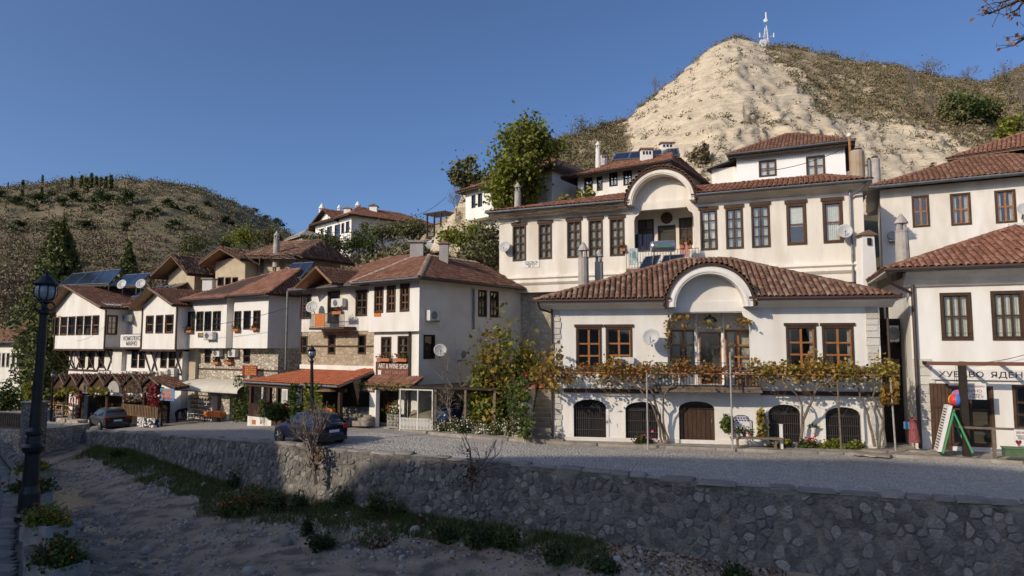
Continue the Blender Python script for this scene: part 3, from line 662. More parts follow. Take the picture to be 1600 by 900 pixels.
def shell(f, parent, u0, u1, z0, z1, D, mat, skip='', name='wall', label=None, dep=.16, y=0.0):
    mb = f.mb(); panel(mb, u0, u1, z0, z1, f.holes, dep, y)
    if 'L' not in skip: mb.poly([(u0, y, z0), (u0, y, z1), (u0, D, z1), (u0, D, z0)])
    if 'R' not in skip: mb.poly([(u1, y, z0), (u1, D, z0), (u1, D, z1), (u1, y, z1)])
    mb.poly([(u0, D, z0), (u0, D, z1), (u1, D, z1), (u1, D, z0)]); mb.poly([(u0, y, z0), (u0, D, z0), (u1, D, z0), (u1, y, z0)]); mb.poly([(u0, y, z1), (u1, y, z1), (u1, D, z1), (u0, D, z1)])
    o = mb.build(name, mat, parent)
    if label: o['label'] = label
    # dim room behind the openings
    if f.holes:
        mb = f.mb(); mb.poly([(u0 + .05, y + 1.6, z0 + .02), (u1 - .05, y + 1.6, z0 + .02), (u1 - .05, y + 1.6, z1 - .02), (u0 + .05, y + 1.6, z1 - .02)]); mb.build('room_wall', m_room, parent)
    return o
def window(f, parent, rc, nx=2, ny=3, case=None, sash=None, curtain=.5, cw=.09, px=True, lintel=0, y=0.0, hole=True, sill=None, single=False, name='window', reach=.03, blind=0):
    u0, z0, u1, z1 = f.rect(*rc, y) if px else rc
    if hole: f.holes.append((u0, z0, u1, z1))
    case = case or m_wood; sash = sash or case; mb = f.mb()
    a, b, c, d = u0 + .002, u1 - .002, z0 + .002, z1 - .002; yi = y + .10
    for q in ((a, c, a + cw, d), (b - cw, c, b, d), (a + cw, c, b - cw, c + cw), (a + cw, d - cw, b - cw, d)): mb.box(q[0], y - reach, q[1], q[2], yi, q[3])
    if lintel: mb.box(u0 - .07, y - reach - .03, z1 + .003, u1 + .07, y + .05, z1 + lintel)
    w = mb.build(name, case, parent)
    a += cw; b -= cw; c += cw; d -= cw
    if single or nx * ny == 0:
        f.mb().box(a, y + .07, c, b, y + .08, d).build('pane', m_glass, w); cells = []
    else:
        sw = .045; mb = f.mb(); ys, ye = y + .035, y + .085
        cu = [lerp(a, b, i / nx) for i in range(nx + 1)]
        cz = [c] + [lerp(c, d, (.62 if ny == 3 and j == 2 else j / ny if ny != 3 else .31)) for j in range(1, ny)] + [d]
        for i, u in enumerate(cu): mb.box(max(a, u - sw), ys, c, min(b, u + sw), ye, d)
        for j, z in enumerate(cz):
            for i in range(nx): mb.box(cu[i] + (sw if cu[i] - sw >= a - 1e-6 or i == 0 else sw), ys + .004, max(c, z - sw * .8), cu[i + 1] - sw, ye - .004, min(d, z + sw * .8))
        mb.build('sash', sash, w)
        for i in range(nx):
            for j in range(ny): f.mb().box(cu[i] + sw, y + .055, cz[j] + sw * .8, cu[i + 1] - sw, y + .063, cz[j + 1] - sw * .8).build('pane', m_glass, w)
    if curtain:
        mb = f.mb(); n = 14
        spans = [(a, b)] if curtain >= 1 else [(a, lerp(a, b, curtain / 2)), (lerp(b, a, curtain / 2), b)]
        for p, q in spans:
            for k in range(n):
                x0, x1 = lerp(p, q, k / n), lerp(p, q, (k + 1) / n); mb.poly([(x0, y + .17 + .035 * (k % 2), c), (x1, y + .17 + .035 * ((k + 1) % 2), c), (x1, y + .17 + .035 * ((k + 1) % 2), d), (x0, y + .17 + .035 * (k % 2), d)])
        mb.build('curtain', m_curtain, w)
    if blind: f.mb().box(a, y + .12, lerp(d, c, blind), b, y + .13, d).build('blind', m_curtain, w)
    if sill: f.mb().box(u0 - .06, y - .09, z0 - .06, u1 + .06, y + .02, z0 - .001).build('sill', sill, w)
    return w, (u0, z0, u1, z1)
def tile_tmpl(K=5, bh=.5):
    th = [math.pi * k / (K - 1) for k in range(K)]; v = []
    for y, r, lift in ((-.06, .42, .10), (1.08, .34, .0)):
        v += [(r * math.cos(t) * -1, y, r * bh * 2 * math.sin(t) * .8 + lift) for t in th]
    v += [(.32 * math.cos(t) * -1, -.055, .32 * bh * 2 * math.sin(t) * .8 + .09) for t in th]
    f = [(k, k + 1, K + k + 1, K + k) for k in range(K - 1)] + [(k, 2 * K + k, 2 * K + k + 1, k + 1) for k in range(K - 1)]
    return v, f
TT = [tile_tmpl(5, .5), tile_tmpl(5, .42), tile_tmpl(5, .56)]
TF = [tile_tmpl(4, .26), tile_tmpl(4, .3)]
def tile_face(pts, w=.26, ln=.36, skipf=None, rn=rng, temps=TT, mess=1.0):
    """pts: eave left, eave right, ridge right, ridge left (world)"""
    P = [Vector(p) for p in pts]; e = (P[1] - P[0]).normalized(); nrm = e.cross(P[-1] - P[0]).normalized(); s = nrm.cross(e)
    q = [((p - P[0]).dot(e), (p - P[0]).dot(s)) for p in P]; out = []; U = q[1][0]; n = max(1, round(U / w)); w = U / n
    def span(u):
        hs = []
        for i in range(len(q)):
            a, b = q[i], q[(i + 1) % len(q)]
            if abs(a[0] - b[0]) > 1e-6 and min(a[0], b[0]) - 1e-6 <= u <= max(a[0], b[0]) + 1e-6: hs.append(lerp(a[1], b[1], (u - a[0]) / (b[0] - a[0])))
        return (min(hs), max(hs)) if hs else (0, 0)
    umin = min(x[0] for x in q); umax = max(x[0] for x in q); cols = int(math.floor((umax - umin) / w))
    for i in range(cols + 1):
        u = umin + (i + .5) * w
        if u > umax: break
        v0, v1 = span(u)
        if v1 - v0 < ln * .3: continue
        m = max(1, round((v1 - v0) / ln)); L = (v1 - v0) / m
        for j in range(m):
            p = P[0] + e * (u + rn.uniform(-.012, .012) * mess) + s * (v0 + j * L + rn.uniform(-.02, .02) * mess) + nrm * (.008 + rn.uniform(0, .012) * mess)
            if skipf and skipf(p): continue
            a = rn.uniform(-.035, .035) * mess; ee = e * math.cos(a) + s * math.sin(a); ss = s * math.cos(a) - e * math.sin(a)
            ss = (ss + nrm * rn.uniform(-.01, .03) * mess).normalized(); out.append((rn.randrange(len(temps)), frame(p, ee, ss, ee.cross(ss), (w, L, w))))
    return out
def roof(f, parent, faces, mat, w=.26, ln=.36, thick=.10, tiled=None, limit=0, under=None, soff=None, skipf=None, temps=TT, ridges=(), rr=.13, mess=1.0, rmat=None, soff_t=.05, extra=()):
    """faces in facade coordinates, each 4 points from eave left round to ridge left"""
    mb = MB(); ms = MB(); ml = []
    for k, fc in enumerate(faces):
        P = [f.P(*p) for p in fc]; Q = [p for i, p in enumerate(P) if (p - P[i - 1]).length > .01]; P = Q
        mb.slab(Q, thick); ms.slab([p - Vector((0, 0, thick + .004)) for p in Q], soff_t)
        if tiled is None or k in tiled: ml += tile_face(P, w, ln, skipf, temps=temps, mess=mess)
    for fc in extra: ml += tile_face([f.P(*p) for p in fc], w, ln, skipf, temps=temps, mess=mess)
    r = mb.build('roof', under or m_under, parent)
    ms.build('eaves_boarding', soff or m_oldwood, parent)
    pieces('roof_tile', temps, ml, r, mat, limit, 'roof_tiles')
    for a, b in ridges: ridge(r, f.P(*a), f.P(*b), rr, rmat or mat)
    return r
def ridge(parent, a, b, r=.13, mat=None):
    d = (b - a); L = d.length; n = max(1, int(L / .38)); d.normalize(); x = d.cross(Vector((0, 0, 1))).normalized(); z = x.cross(d); ml = []
    for i in range(n): ml.append((0, frame(a + d * L * i / n - z * .03, x, d, x.cross(d), (r * 2.5, L / n, r * 2.2))))
    pieces('ridge_tile', TT, ml, parent, mat or m_mortar, 0, 'ridge_tiles')
def hip(u0, u1, y0, y1, ze, zr, ua, ub, ym=None):
    ym = (y0 + y1) / 2 if ym is None else ym; a, b, c, d = (u0, y0, ze), (u1, y0, ze), (u1, y1, ze), (u0, y1, ze); r, s = (ua, ym, zr), (ub, ym, zr)
    return [[a, b, s, r], [b, c, s, s], [c, d, r, s], [d, a, r, r]], [(a, r), (b, s), (r, s), (c, s)]
def gable(u0, u1, y0, y1, ze, zr, um=None):       # gable end faces the street
    um = (u0 + u1) / 2 if um is None else um
    return [[(u0, y1, ze), (u0, y0, ze), (um, y0, zr), (um, y1, zr)], [(u1, y0, ze), (u1, y1, ze), (um, y1, zr), (um, y0, zr)]]
def ac_unit(f, rc, label, y=0.0):
    u0, z0, u1, z1 = f.rect(*rc, y); t = thing('air_conditioner', label, 'air conditioner', f.P((u0 + u1) / 2, y - .2, z0), 'air conditioner units on house walls'); W = u1 - u0
    f.mb().box(u0, y - .36, z0, u1, y - .06, z1).build('casing', m_ac, t)
    c = f.P(lerp(u0, u1, .38), y - .362, (z0 + z1) / 2); r = (z1 - z0) * .40
    MB().lathe([(r * .98, -.012), (r, .012), (r * .9, .02), (r * .86, .005), (.02, .004)], c, 14, -f.n).build('fan_guard', m_zinc, t)
    f.mb().box(u0 + .05, y - .34, z0 - .05, u0 + .09, y, z0 - .004).box(u1 - .09, y - .34, z0 - .05, u1 - .05, y, z0 - .004).build('bracket', m_zinc, t); return t
def dish(p, aim, r, label, wall=None):
    p = Vector(p); aim = Vector(aim).normalized(); t = thing('satellite_dish', label, 'satellite dish', p, 'satellite dishes on houses and roofs')
    prof = [(r * k / 6, r * .28 * (k / 6) ** 2) for k in range(7)]; MB().lathe(prof + [(r * .99, r * .28 - .02), (r * .5, r * .05 - .02)], p, 18, aim).build('reflector', m_dish, t, True)
    up = Vector((0, 0, 1)); q = p + aim * r * .85 - up * r * .25; m = MB().tube(p - up * r * .85 + aim * .1, q, .014).tube(q, q - aim * .10, .035); m.build('feed_arm', m_zinc, t)
    wl = Vector(wall) if wall is not None else p - aim * .35 - up * .3; MB().tube(p - aim * .02, wl, .03).build('mount', m_zinc, t); return t
_txtc = {}
def text(s, f, rc, mat, parent, y=-.02, wide=True, name='lettering', th=.006):
    cu = bpy.data.curves.new('lettering', 'FONT'); cu.body = s; cu.align_x = 'CENTER'; cu.align_y = 'CENTER'; cu.extrude = th; cu.resolution_u = 3; cu.space_line = .85
    o = bpy.data.objects.new('lettering', cu); C.objects.link(o); dg = bpy.context.evaluated_depsgraph_get(); me = bpy.data.meshes.new_from_object(o.evaluated_get(dg)); bpy.data.objects.remove(o)
    u0, z0, u1, z1 = f.rect(*rc, y); co_ = np.empty(len(me.vertices) * 3); me.vertices.foreach_get('co', co_); co_ = co_.reshape(-1, 3); mn, mx = co_.min(0), co_.max(0)
    k = np.array([(u1 - u0) / (mx[0] - mn[0]), (z1 - z0) / (mx[1] - mn[1])]); c2 = (mn + mx) / 2; o0 = origin_of(parent)
    W = [f.P((u0 + u1) / 2 + (v[0] - c2[0]) * k[0], y - v[2], (z0 + z1) / 2 + (v[1] - c2[1]) * k[1]) - o0 for v in co_]
    me.vertices.foreach_set('co', np.array([list(v) for v in W], dtype=np.float32).ravel()); me.materials.clear(); me.materials.append(mat); me.update(); me.name = name
    return link(name, me, parent)
def board(name, f, rc, mat, label, cat='sign', y=0.0, th=.05, rim=None, group=None):
    u0, z0, u1, z1 = f.rect(*rc, y); t = thing(name, label, cat, f.P((u0 + u1) / 2, y, z0), group); f.mb().box(u0, y - th, z0, u1, y - .003, z1).build('board', mat, t)
    if rim: f.mb().box(u0 - .04, y - th - .02, z0 - .04, u1 + .04, y - .003, z0 - .001).box(u0 - .04, y - th - .02, z1 + .001, u1 + .04, y - .003, z1 + .04).box(u0 - .04, y - th - .02, z0, u0 - .001, y - .003, z1).box(u1 + .001, y - th - .02, z0, u1 + .04, y - .003, z1).build('frame', rim, t)
    return t
def cap_chimney(parent, px, py0, py1, Y, w, mat=None, kind='round', dy=None, label=None):
    """chimney as part of a house: px centre, py0 top, py1 foot"""
    mat = mat or m_chim; a, b = at(px, py1, Y), at(px, py0, Y); a = Vector((a.x, Y, a.z - .8)); h = b.z - a.z; r = w / 2
    if kind == 'round':
        c = MB().lathe([(r * 1.08, 0), (r, h * .5), (r * .92, h - w * 1.5), (r * .98, h - w * 1.48), (r * .98, h - w * 1.38), (r * .8, h - w * 1.36)], a, 12).build('chimney', mat, parent, False)
        m = MB(); 
        for i in range(4): t = .4 + i * math.pi / 2; m.box(a.x + math.cos(t) * r * .62 - r * .2, a.y + math.sin(t) * r * .62 - r * .2, a.z + h - w * 1.36, a.x + math.cos(t) * r * .62 + r * .2, a.y + math.sin(t) * r * .62 + r * .2, a.z + h - w * .8)
        m.lathe([(r * 1.05, h - w * .8), (r * 1.0, h - w * .72), (r * .55, h - w * .32), (r * .12, h)], a, 10); m.build('chimney_cap', mat, c)
    else:
        c = MB().box(a.x - r, a.y - r, a.z, a.x + r, a.y + r, a.z + h - w * .35).build('chimney', mat, parent)
        if kind == 'slab': MB().box(a.x - r * 1.25, a.y - r * 1.25, a.z + h - w * .35, a.x + r * 1.25, a.y + r * 1.25, a.z + h - w * .2).build('chimney_cap', m_conc, c)
        elif kind == 'pyr':
            m = MB(); z = a.z + h - w * .35; m.add([(a.x - r * 1.35, a.y - r * 1.35, z), (a.x + r * 1.35, a.y - r * 1.35, z), (a.x + r * 1.35, a.y + r * 1.35, z), (a.x - r * 1.35, a.y + r * 1.35, z), (a.x, a.y, z + w * .45)], [(0, 3, 2, 1), (0, 1, 4), (1, 2, 4), (2, 3, 4), (3, 0, 4)]); m.build('chimney_cap', m_tile, c)
    if label: c['label'] = label
    return c
def flower_box(f, u0, u1, z, label, y=0.0, fl=None, seed=1, h=.18, mat=None, group='flower boxes on window sills'):
    t = thing('flower_box', label, 'flower box', f.P((u0 + u1) / 2, y - .15, z), group); f.mb().box(u0, y - .26, z, u1, y - .04, z + h).build('box', mat or m_terra, t)
    r = np.random.default_rng(seed); n = 60; P = np.stack([r.uniform(u0, u1, n), y - .15 + r.normal(size=n) * .08, z + h + np.abs(r.normal(size=n)) * .13], 1); W = np.array([list(f.P(*p)) for p in P])
    leaves('foliage', W, .09, l_gr, t, seed); leaves('flower', W[:26] + np.array([0, 0, .05]), .075, fl or m_flower_r, t, seed + 1, 'stuff', 1.0); return t
def railing(f, parent, u0, u1, z0, z1, y, n, mat, r=.011, side=0, name='baluster'):
    f.mb().box(u0, y - .02, z1 - .03, u1, y + .02, z1).box(u0, y - .015, z0 + .03, u1, y + .015, z0 + .06).build('handrail', mat, parent)
    me = None
    for i in range(n):
        u = lerp(u0 + .02, u1 - .02, i / (n - 1)); f.mb().box(u - r, y - r, z0 + .06, u + r, y + r, z1 - .03).build(name, mat, parent)
# ================================================================ the two arched houses
def clip(poly, fn):
    out = []
    for i in range(len(poly)):
        a, b = poly[i], poly[(i + 1) % len(poly)]; da, db = fn(a), fn(b)
        if da >= 0: out.append(a)
        if (da >= 0) != (db >= 0): t = da / (da - db); out.append(tuple(lerp(a[k], b[k], t) for k in range(3)))
    return out
def extrude_u(f, prof, ua, ub):                # profile in (y,z) pushed along u
    n = len(prof); mb = f.mb(); mb.add([(ua, y, z) for y, z in prof] + [(ub, y, z) for y, z in prof], [tuple(range(n - 1, -1, -1)), tuple(range(n, 2 * n))] + [(i, (i + 1) % n, (i + 1) % n + n, i + n) for i in range(n)]); return mb
def half_ring(mb, uc, zc, r0, r1, y0, y1, n=24):
    p = [(uc - r1 * math.cos(math.pi * k / n), zc + r1 * math.sin(math.pi * k / n)) for k in range(n + 1)]; q = [(uc - r0 * math.cos(math.pi * k / n), zc + r0 * math.sin(math.pi * k / n)) for k in range(n + 1)]
    for k in range(n): mb.prism([q[k], q[k + 1], p[k + 1], p[k]], y0, y1)
    return mb
def eyebrow_roof(f, parent, u0, u1, y0, y1, ze, zr, ua, ub, ym, uc, zc, Ro, Ri, mat, w, ln, limit, cove, tymp_y, zlow, band, gut, back=4.2):
    fs, rd = hip(u0, u1, y0, y1, ze, zr, ua, ub, ym); fr = fs[0]
    L_ = clip(fr, lambda p: uc - Ro - p[0]); R_ = clip(fr, lambda p: p[0] - uc - Ro)
    M_ = clip(clip(fr, lambda p: p[0] - uc + Ro), lambda p: uc + Ro - p[0]); ns = 14; st = []
    for k in range(ns):
        ka, kb = uc - Ro + 2 * Ro * k / ns, uc - Ro + 2 * Ro * (k + 1) / ns; zz = zc + math.sqrt(max(0, Ro * Ro - max(abs(ka - uc), abs(kb - uc)) ** 2)) - .05
        q = clip(clip(clip(fr, lambda p: p[0] - ka), lambda p: kb - p[0]), lambda p: p[2] - zz)
        if len(q) > 2: st.append(q)
    i = min(range(len(M_)), key=lambda k: (round(M_[k][2], 3), M_[k][0])) if len(M_) > 2 else 0; M_ = M_[i:] + M_[:i]
    if len(M_) > 2 and M_[1][2] > M_[0][2] + .01: M_ = [M_[-1]] + M_[:-1]
    def sk(p):
        q = p - f.o; u = q.dot(f.d); y = q.dot(f.n)
        return abs(u - uc) < Ro + .06 and y < back and p.z < zc + math.sqrt(max(0, (Ro + .06) ** 2 - (u - uc) ** 2)) - .02
    faces = [L_, R_, fs[1], fs[2], fs[3]] + st
    r = roof(f, parent, faces, mat, w, ln, .08, tiled={0, 1, 2, 4}, extra=[M_] if len(M_) > 2 else (), limit=limit, skipf=sk, ridges=[rd[0], rd[1], rd[2]], soff=cove, soff_t=.03, rmat=m_tile)
    mb = f.mb(); half_ring(mb, uc, zc, Ro - .1, Ro, y0 - .02, back, 26); mb.build('arched_roof', m_under, parent)
    ml = []; n = int(math.pi * Ro / (w * .92))
    for j in range(int((back - y0) / ln)):
        for k in range(n + 1):
            t = math.pi * (1 - (k + .5) / (n + 1)); tt = Vector((math.cos(t), 0, math.sin(t))); p = f.P(uc + Ro * tt.x, y0 - .05 + j * ln + rng.uniform(-.03, .03), zc + Ro * tt.z); nn = (f.d * tt.x + Vector((0, 0, tt.z))).normalized(); x = (f.d * tt.z - Vector((0, 0, tt.x))).normalized()
            ml.append((rng.randrange(3), frame(p, x, f.n, nn, (w, ln, w))))
    pieces('roof_tile', TT, ml, r, mat, min(60, limit), 'arch_tiles')
    mb = f.mb(); half_ring(mb, uc, zc, Ri, Ro - .1, y0 + .06, .3, 28)
    half_ring(mb, uc, zc, Ri + .07, Ri + .16, y0 + .02, y0 + .06, 28); mb.build('arch_band', band, parent)
    n = 24; pts = [(uc - (Ri + .03), zlow)] + [(uc - (Ri + .03) * math.cos(math.pi * k / n), zc + (Ri + .03) * math.sin(math.pi * k / n)) for k in range(n + 1)] + [(uc + Ri + .03, zlow)]
    f.mb().prism(pts, tymp_y, tymp_y + .12).build('tympanum', band, parent)
    dep = -y0; cv = [(.02, ze - .45), (-.10 * dep, ze - .43), (-.35 * dep, ze - .34), (-.65 * dep, ze - .22), (-.9 * dep, ze - .17), (-.9 * dep, ze - .125), (.02, ze - .125)]
    for a, b in ((u0 + .12, uc - Ro + .02), (uc + Ro - .02, u1 - .12)): extrude_u(f, cv, a, b).build('eaves_cove', cove, parent)
    for a, b in ((u0 - .02, uc - Ro - .02), (uc + Ro + .02, u1 + .02)):
        f.mb().tube(f.M.inverted() @ f.P(a, y0 - .05, ze - .07), f.M.inverted() @ f.P(b, y0 - .05, ze - .07), .065).build('gutter', gut, parent)
    return r
def loggia(f, parent, h, D, wall, y=0):
    u0, z0, u1, z1 = h[:4]; g = f.shift(D)
    return g, (u0, z0, u1, z1)
def loggia_box(f, parent, h, D, wall, g):
    u0, z0, u1, z1 = h[:4]; a, b = u0 - .35, u1 + .35; mb = f.mb(); y = .162; zt = z1 + .35
    mb.poly([(a, y, z0), (a, D, z0), (a, D, zt), (a, y, zt)]); mb.poly([(b, y, z0), (b, y, zt), (b, D, zt), (b, D, z0)]); mb.poly([(a, y, zt), (a, D, zt), (b, D, zt), (b, y, zt)]); mb.poly([(a, y, z0), (b, y, z0), (b, D, z0), (a, D, z0)])
    panel(mb, a, b, z0, zt, g.holes, .12, D); mb.build('loggia', wall, parent)
def arch_opening(f, parent, rc, rise, kind):
    u0, z0, u1, z1 = f.rect(*rc); f.holes.append((u0, z0, u1, z1, rise)); return u0, z0, u1, z1

# ---------------------------------------------------------------- lower white house (in front)
f1 = Fac((864, 688, 30.9), (1383, 699, 28.3)); zb = -4.3; L1 = f1.L
h1 = thing('house', 'white house with arched tiled roof, vine pergola and iron grilled arches at the street', 'house', f1.P(L1 / 2, 0, zb))
ze1 = 2.03; uc1 = f1.uz(1107, 480)[0]; zl1 = f1.uz(1107, 488)[1]
for k, (rc, cu) in enumerate((((900, 511, 940, 578), 0), ((946.5, 511, 988, 577), 0), ((1228.5, 509, 1276, 576), .3), ((1285, 509, 1334.5, 577), .25))):
    w_, q = window(f1, h1, rc, 2, 3, m_wood, m_oak, cu, .085, lintel=.12, sill=m_wood)
lg = f1.rect(1043, 487, 1172, 603); f1.holes.append(lg); g1 = f1.shift(1.35)
arcs = [((896.5, 624, 947, 689.5), .33), ((977.5, 628, 1028, 693.5), .33), ((1201, 632, 1251.5, 695), .36), ((1290, 636, 1346, 697.5), .36)]
for n_, (rc, rise) in enumerate(arcs):
    u0, z0, u1, z1 = arch_opening(f1, h1, rc, rise, 0); mb = f1.mb(); y = .10
    gr = mb; k = int((u1 - u0) / .085)
    for i in range(k + 1): u = lerp(u0 + .03, u1 - .03, i / k); mb.box(u - .009, y - .009, z0 + .02, u + .009, y + .009, z1 - rise - .04)
    for z in (z0 + .05, lerp(z0, z1 - rise, .33), lerp(z0, z1 - rise, .66), z1 - rise - .05): mb.box(u0, y - .014, z - .015, u1, y + .014, z + .015)
    for s_ in range(9):
        t = math.pi * s_ / 8; um = (u0 + u1) / 2; mb.tube((um, y, z1 - rise - .03), (um - (u1 - u0) * .48 * math.cos(t), y, z1 - rise + rise * .95 * math.sin(t)), .009, n=4)
    g_ = mb.build('window_grille', m_grille, h1)
    mb = f1.mb(); um = (u0 + u1) / 2; mb.box(u0, .16, z0, u1, .2, z1 - rise).box(u0, .13, z1 - rise - .05, u1, .22, z1 - rise + .05).box(um - .05, .13, z0, um + .05, .21, z1 - rise - .051); mb.build('shutter', m_dark, h1)
    f1.mb().prism([(u0, z1 - rise)] + [((u0 + u1) / 2 - (u1 - u0) / 2 * math.cos(math.pi * k / 10), z1 - rise + rise * math.sin(math.pi * k / 10)) for k in range(11)] + [(u1, z1 - rise)], .17, .19).build('fanlight', m_glass, h1)
    # raised plaster surround
    mb = f1.mb(); o_ = .12
    for a, b in ((u0 - o_, u0 - .001), (u1 + .001, u1 + o_)): mb.box(a, -.03, z0, b, .01, z1 - rise)
    nn = 12; wd = (u1 - u0) / 2
    for i in range(nn):
        t0, t1 = math.pi * i / nn, math.pi * (i + 1) / nn; P = lambda t, e: (um - (wd + e) * math.cos(t), z1 - rise + (rise + e) * math.sin(t))
        mb.prism([P(t0, .001), P(t1, .001), P(t1, o_), P(t0, o_)], -.03, .01)
    mb.build('arch_surround', m_white2, h1)
u0, z0, u1, z1 = arch_opening(f1, h1, (1061, 627, 1117, 696), .33, 0); d = f1.mb().box(u0, .12, z0, lerp(u0, u1, .02), .2, z1 - .33); nb = 8
dr = f1.mb().box(u0 + .01, .16, z0, u1 - .01, .18, z1 - .34).build('door', m_dark, h1)
for i in range(nb): f1.mb().box(lerp(u0, u1, i / nb) + .008, .125 + .008 * (i % 2), z0 + .01, lerp(u0, u1, (i + 1) / nb) - .008, .159, z1 - .36).build('plank', m_wood, dr)
f1.mb().box(u0, .10, z1 - .34, u1, .2, z1 - .26).prism([(u0, z1 - .25)] + [((u0 + u1) / 2 - (u1 - u0) / 2 * math.cos(math.pi * k / 10), z1 - .33 + .33 * math.sin(math.pi * k / 10)) for k in range(1, 10)] + [(u1, z1 - .25)], .13, .17).build('door_head', m_dark, h1)
f1.mb().tube((u1 - .12, .11, z0 + .95), (u1 - .12, .11, z0 + 1.12), .02).build('handle', m_steel, dr)
shell(f1, h1, 0, L1, zb - .4, ze1 - .12, 6, m_white2, dep=.2)
for rc, kd in (((1047, 515, 1089, 577), 2), ((1093, 519, 1128, 601), 1), ((1133, 515, 1175, 578), 2)):
    window(g1, h1, rc, 2, 3 if kd == 2 else 2, m_oak if kd == 2 else m_oak, m_oak, .7 if kd == 2 else 0, .06, single=kd == 1, name='window' if kd == 2 else 'balcony_door')
loggia_box(f1, h1, lg, 1.35, m_white2, g1)
for px in (1088, 1130): u = f1.uz(px, 550, .9)[0]; f1.mb().tube((u, .9, lg[1]), (u, .9, lg[3] + .3), .075, .065, 10).build('column', m_white2, h1)
for a, b in ((lg[0], 1), (lg[2], -1)): f1.mb().prism([(a, lg[3] - .55), (a + b * .06, lg[3] - .32), (a + b * .22, lg[3] - .22), (a + b * .30, lg[3]), (a, lg[3])], .005, .16).build('corbel', m_white2, h1)
eyebrow_roof(f1, h1, -.72, L1 + .62, -.72, 6.6, ze1, 4.15, uc1 - 1.0, uc1 + 1.2, 3.0, uc1, ze1 - .38, 1.86, 1.42, m_tile, .235, .36, 300, m_white2, .05, zl1 - .02, m_white2, m_brownmetal)
# quoins
m_qu = ramped('quoin_stone', [(0, (.40, .36, .29)), (.5, (.60, .57, .50)), (1, (.70, .67, .61))], 3, .9, .4, 15, isl=.5)
for ua, ub in ((.02, .42), (L1 - .55, L1 - .02)):
    z = zb
    while z < ze1 - .6: hh = rng.uniform(.2, .34); f1.mb().box(ua + rng.uniform(0, .05), -.03 - rng.uniform(0, .03), z + .015, ub - rng.uniform(-.03, .12), .01, z + hh - .015).build('quoin', m_qu, h1); z += hh
zt = f1.uz(900, 610)[1]
for a_, b_ in ((.5, f1.uz(1030, 610)[0]), (f1.uz(1188, 610)[0], L1 - .02)): f1.mb().box(a_, -.10, zt - .09, b_, .01, zt + .09).build('beam', m_wood, h1)
f1.mb().box(.3, -.05, zb, L1 - .2, -.002, zb + .28).build('plinth', m_white, h1)
# balcony
ua, ub = f1.uz(1022, 606, -.95)[0], f1.uz(1192, 606, -.95)[0]; zf = f1.uz(1100, 604, -.95)[1]
bl = f1.mb().box(ua, -.95, zf - .10, ub, -.003, zf).build('balcony_floor', m_oldwood, h1); mb = f1.mb()
for i in range(9): u = lerp(ua + .08, ub - .2, i / 8); mb.box(u, -.9, zf - .26, u + .13, -.003, zf - .102)
mb.box(ua + .02, -.93, zf - .24, ub - .02, -.90, zf - .104); mb.build('joist', m_oldwood, h1)
railing(f1, h1, ua + .03, ub - .03, zf, zf + 1.0, -.9, 34, m_grille)
mb = f1.mb(); 
for i in range(16): u = lerp(ua + .2, ub - .2, i / 15); mb.lathe([(.02, -.012), (.10, -.012), (.10, .012), (.02, .012)], (u, -.905, zf + .72), 8, (0, 1, 0))
mb.build('scrollwork', m_grille, h1)
for px, c_, o_ in ((1032, m_ac, 'leftmost pale'), (1047, m_ac, 'second pale'), (1060, m_signw, 'white'), (1140, m_ac, 'pale right hand'), (1155, m_plank, 'first brown'), (1165, m_plank, 'middle brown'), (1175, m_plank, 'rightmost brown')):
    u = f1.uz(px, 600, -.5)[0]; t = thing('planter_box', o_ + ' box behind the iron balcony railing under the arch', 'box', f1.P(u, -.5, zf), 'boxes on the balcony'); f1.mb().box(u - .2, -.72, zf + .002, u + .2, -.4, zf + .55).build('box', c_, t); f1.mb().box(u - .22, -.74, zf + .5, u + .22, -.38, zf + .56).build('rim', c_, t)
lt = thing('hanging_lamp', 'dark metal dome lamp hanging under the arch above the balcony', 'lamp', f1.P(uc1 + .1, .5, zl1 - .1))
c = f1.P(uc1 + .1, .5, zl1 - .42); MB().lathe([(.31, 0), (.29, .1), (.2, .22), (.06, .28), (.05, .33)], c, 16).build('lamp_shade', m_black, lt); MB().tube(c + Vector((0, 0, .3)), c + Vector((0, 0, .8)), .012).build('cord', m_black, lt); MB().ball(c + Vector((0, 0, .05)), .09).build('bulb', m_signw, lt)
def pipe(f, parent, px, py0, py1, mat, y=-.1, r=.05, tilt=0):
    u, z0 = f.uz(px, py0, y); z1 = f.uz(px, py1, y)[1]; f.mb().tube((u, y, z0), (u, y, z1), r, n=8).build('downpipe', mat, parent)
pipe(f1, h1, 862, 478, 689, m_brownmetal); f1.mb().path([(-.55, -.7, ze1 - .15), (-.5, -.4, ze1 - .4), (f1.uz(862, 490, -.1)[0], -.1, ze1 - .55)], .05).build('downpipe', m_brownmetal, h1)
pipe(f1, h1, 1386, 480, 560, m_brownmetal, .3)
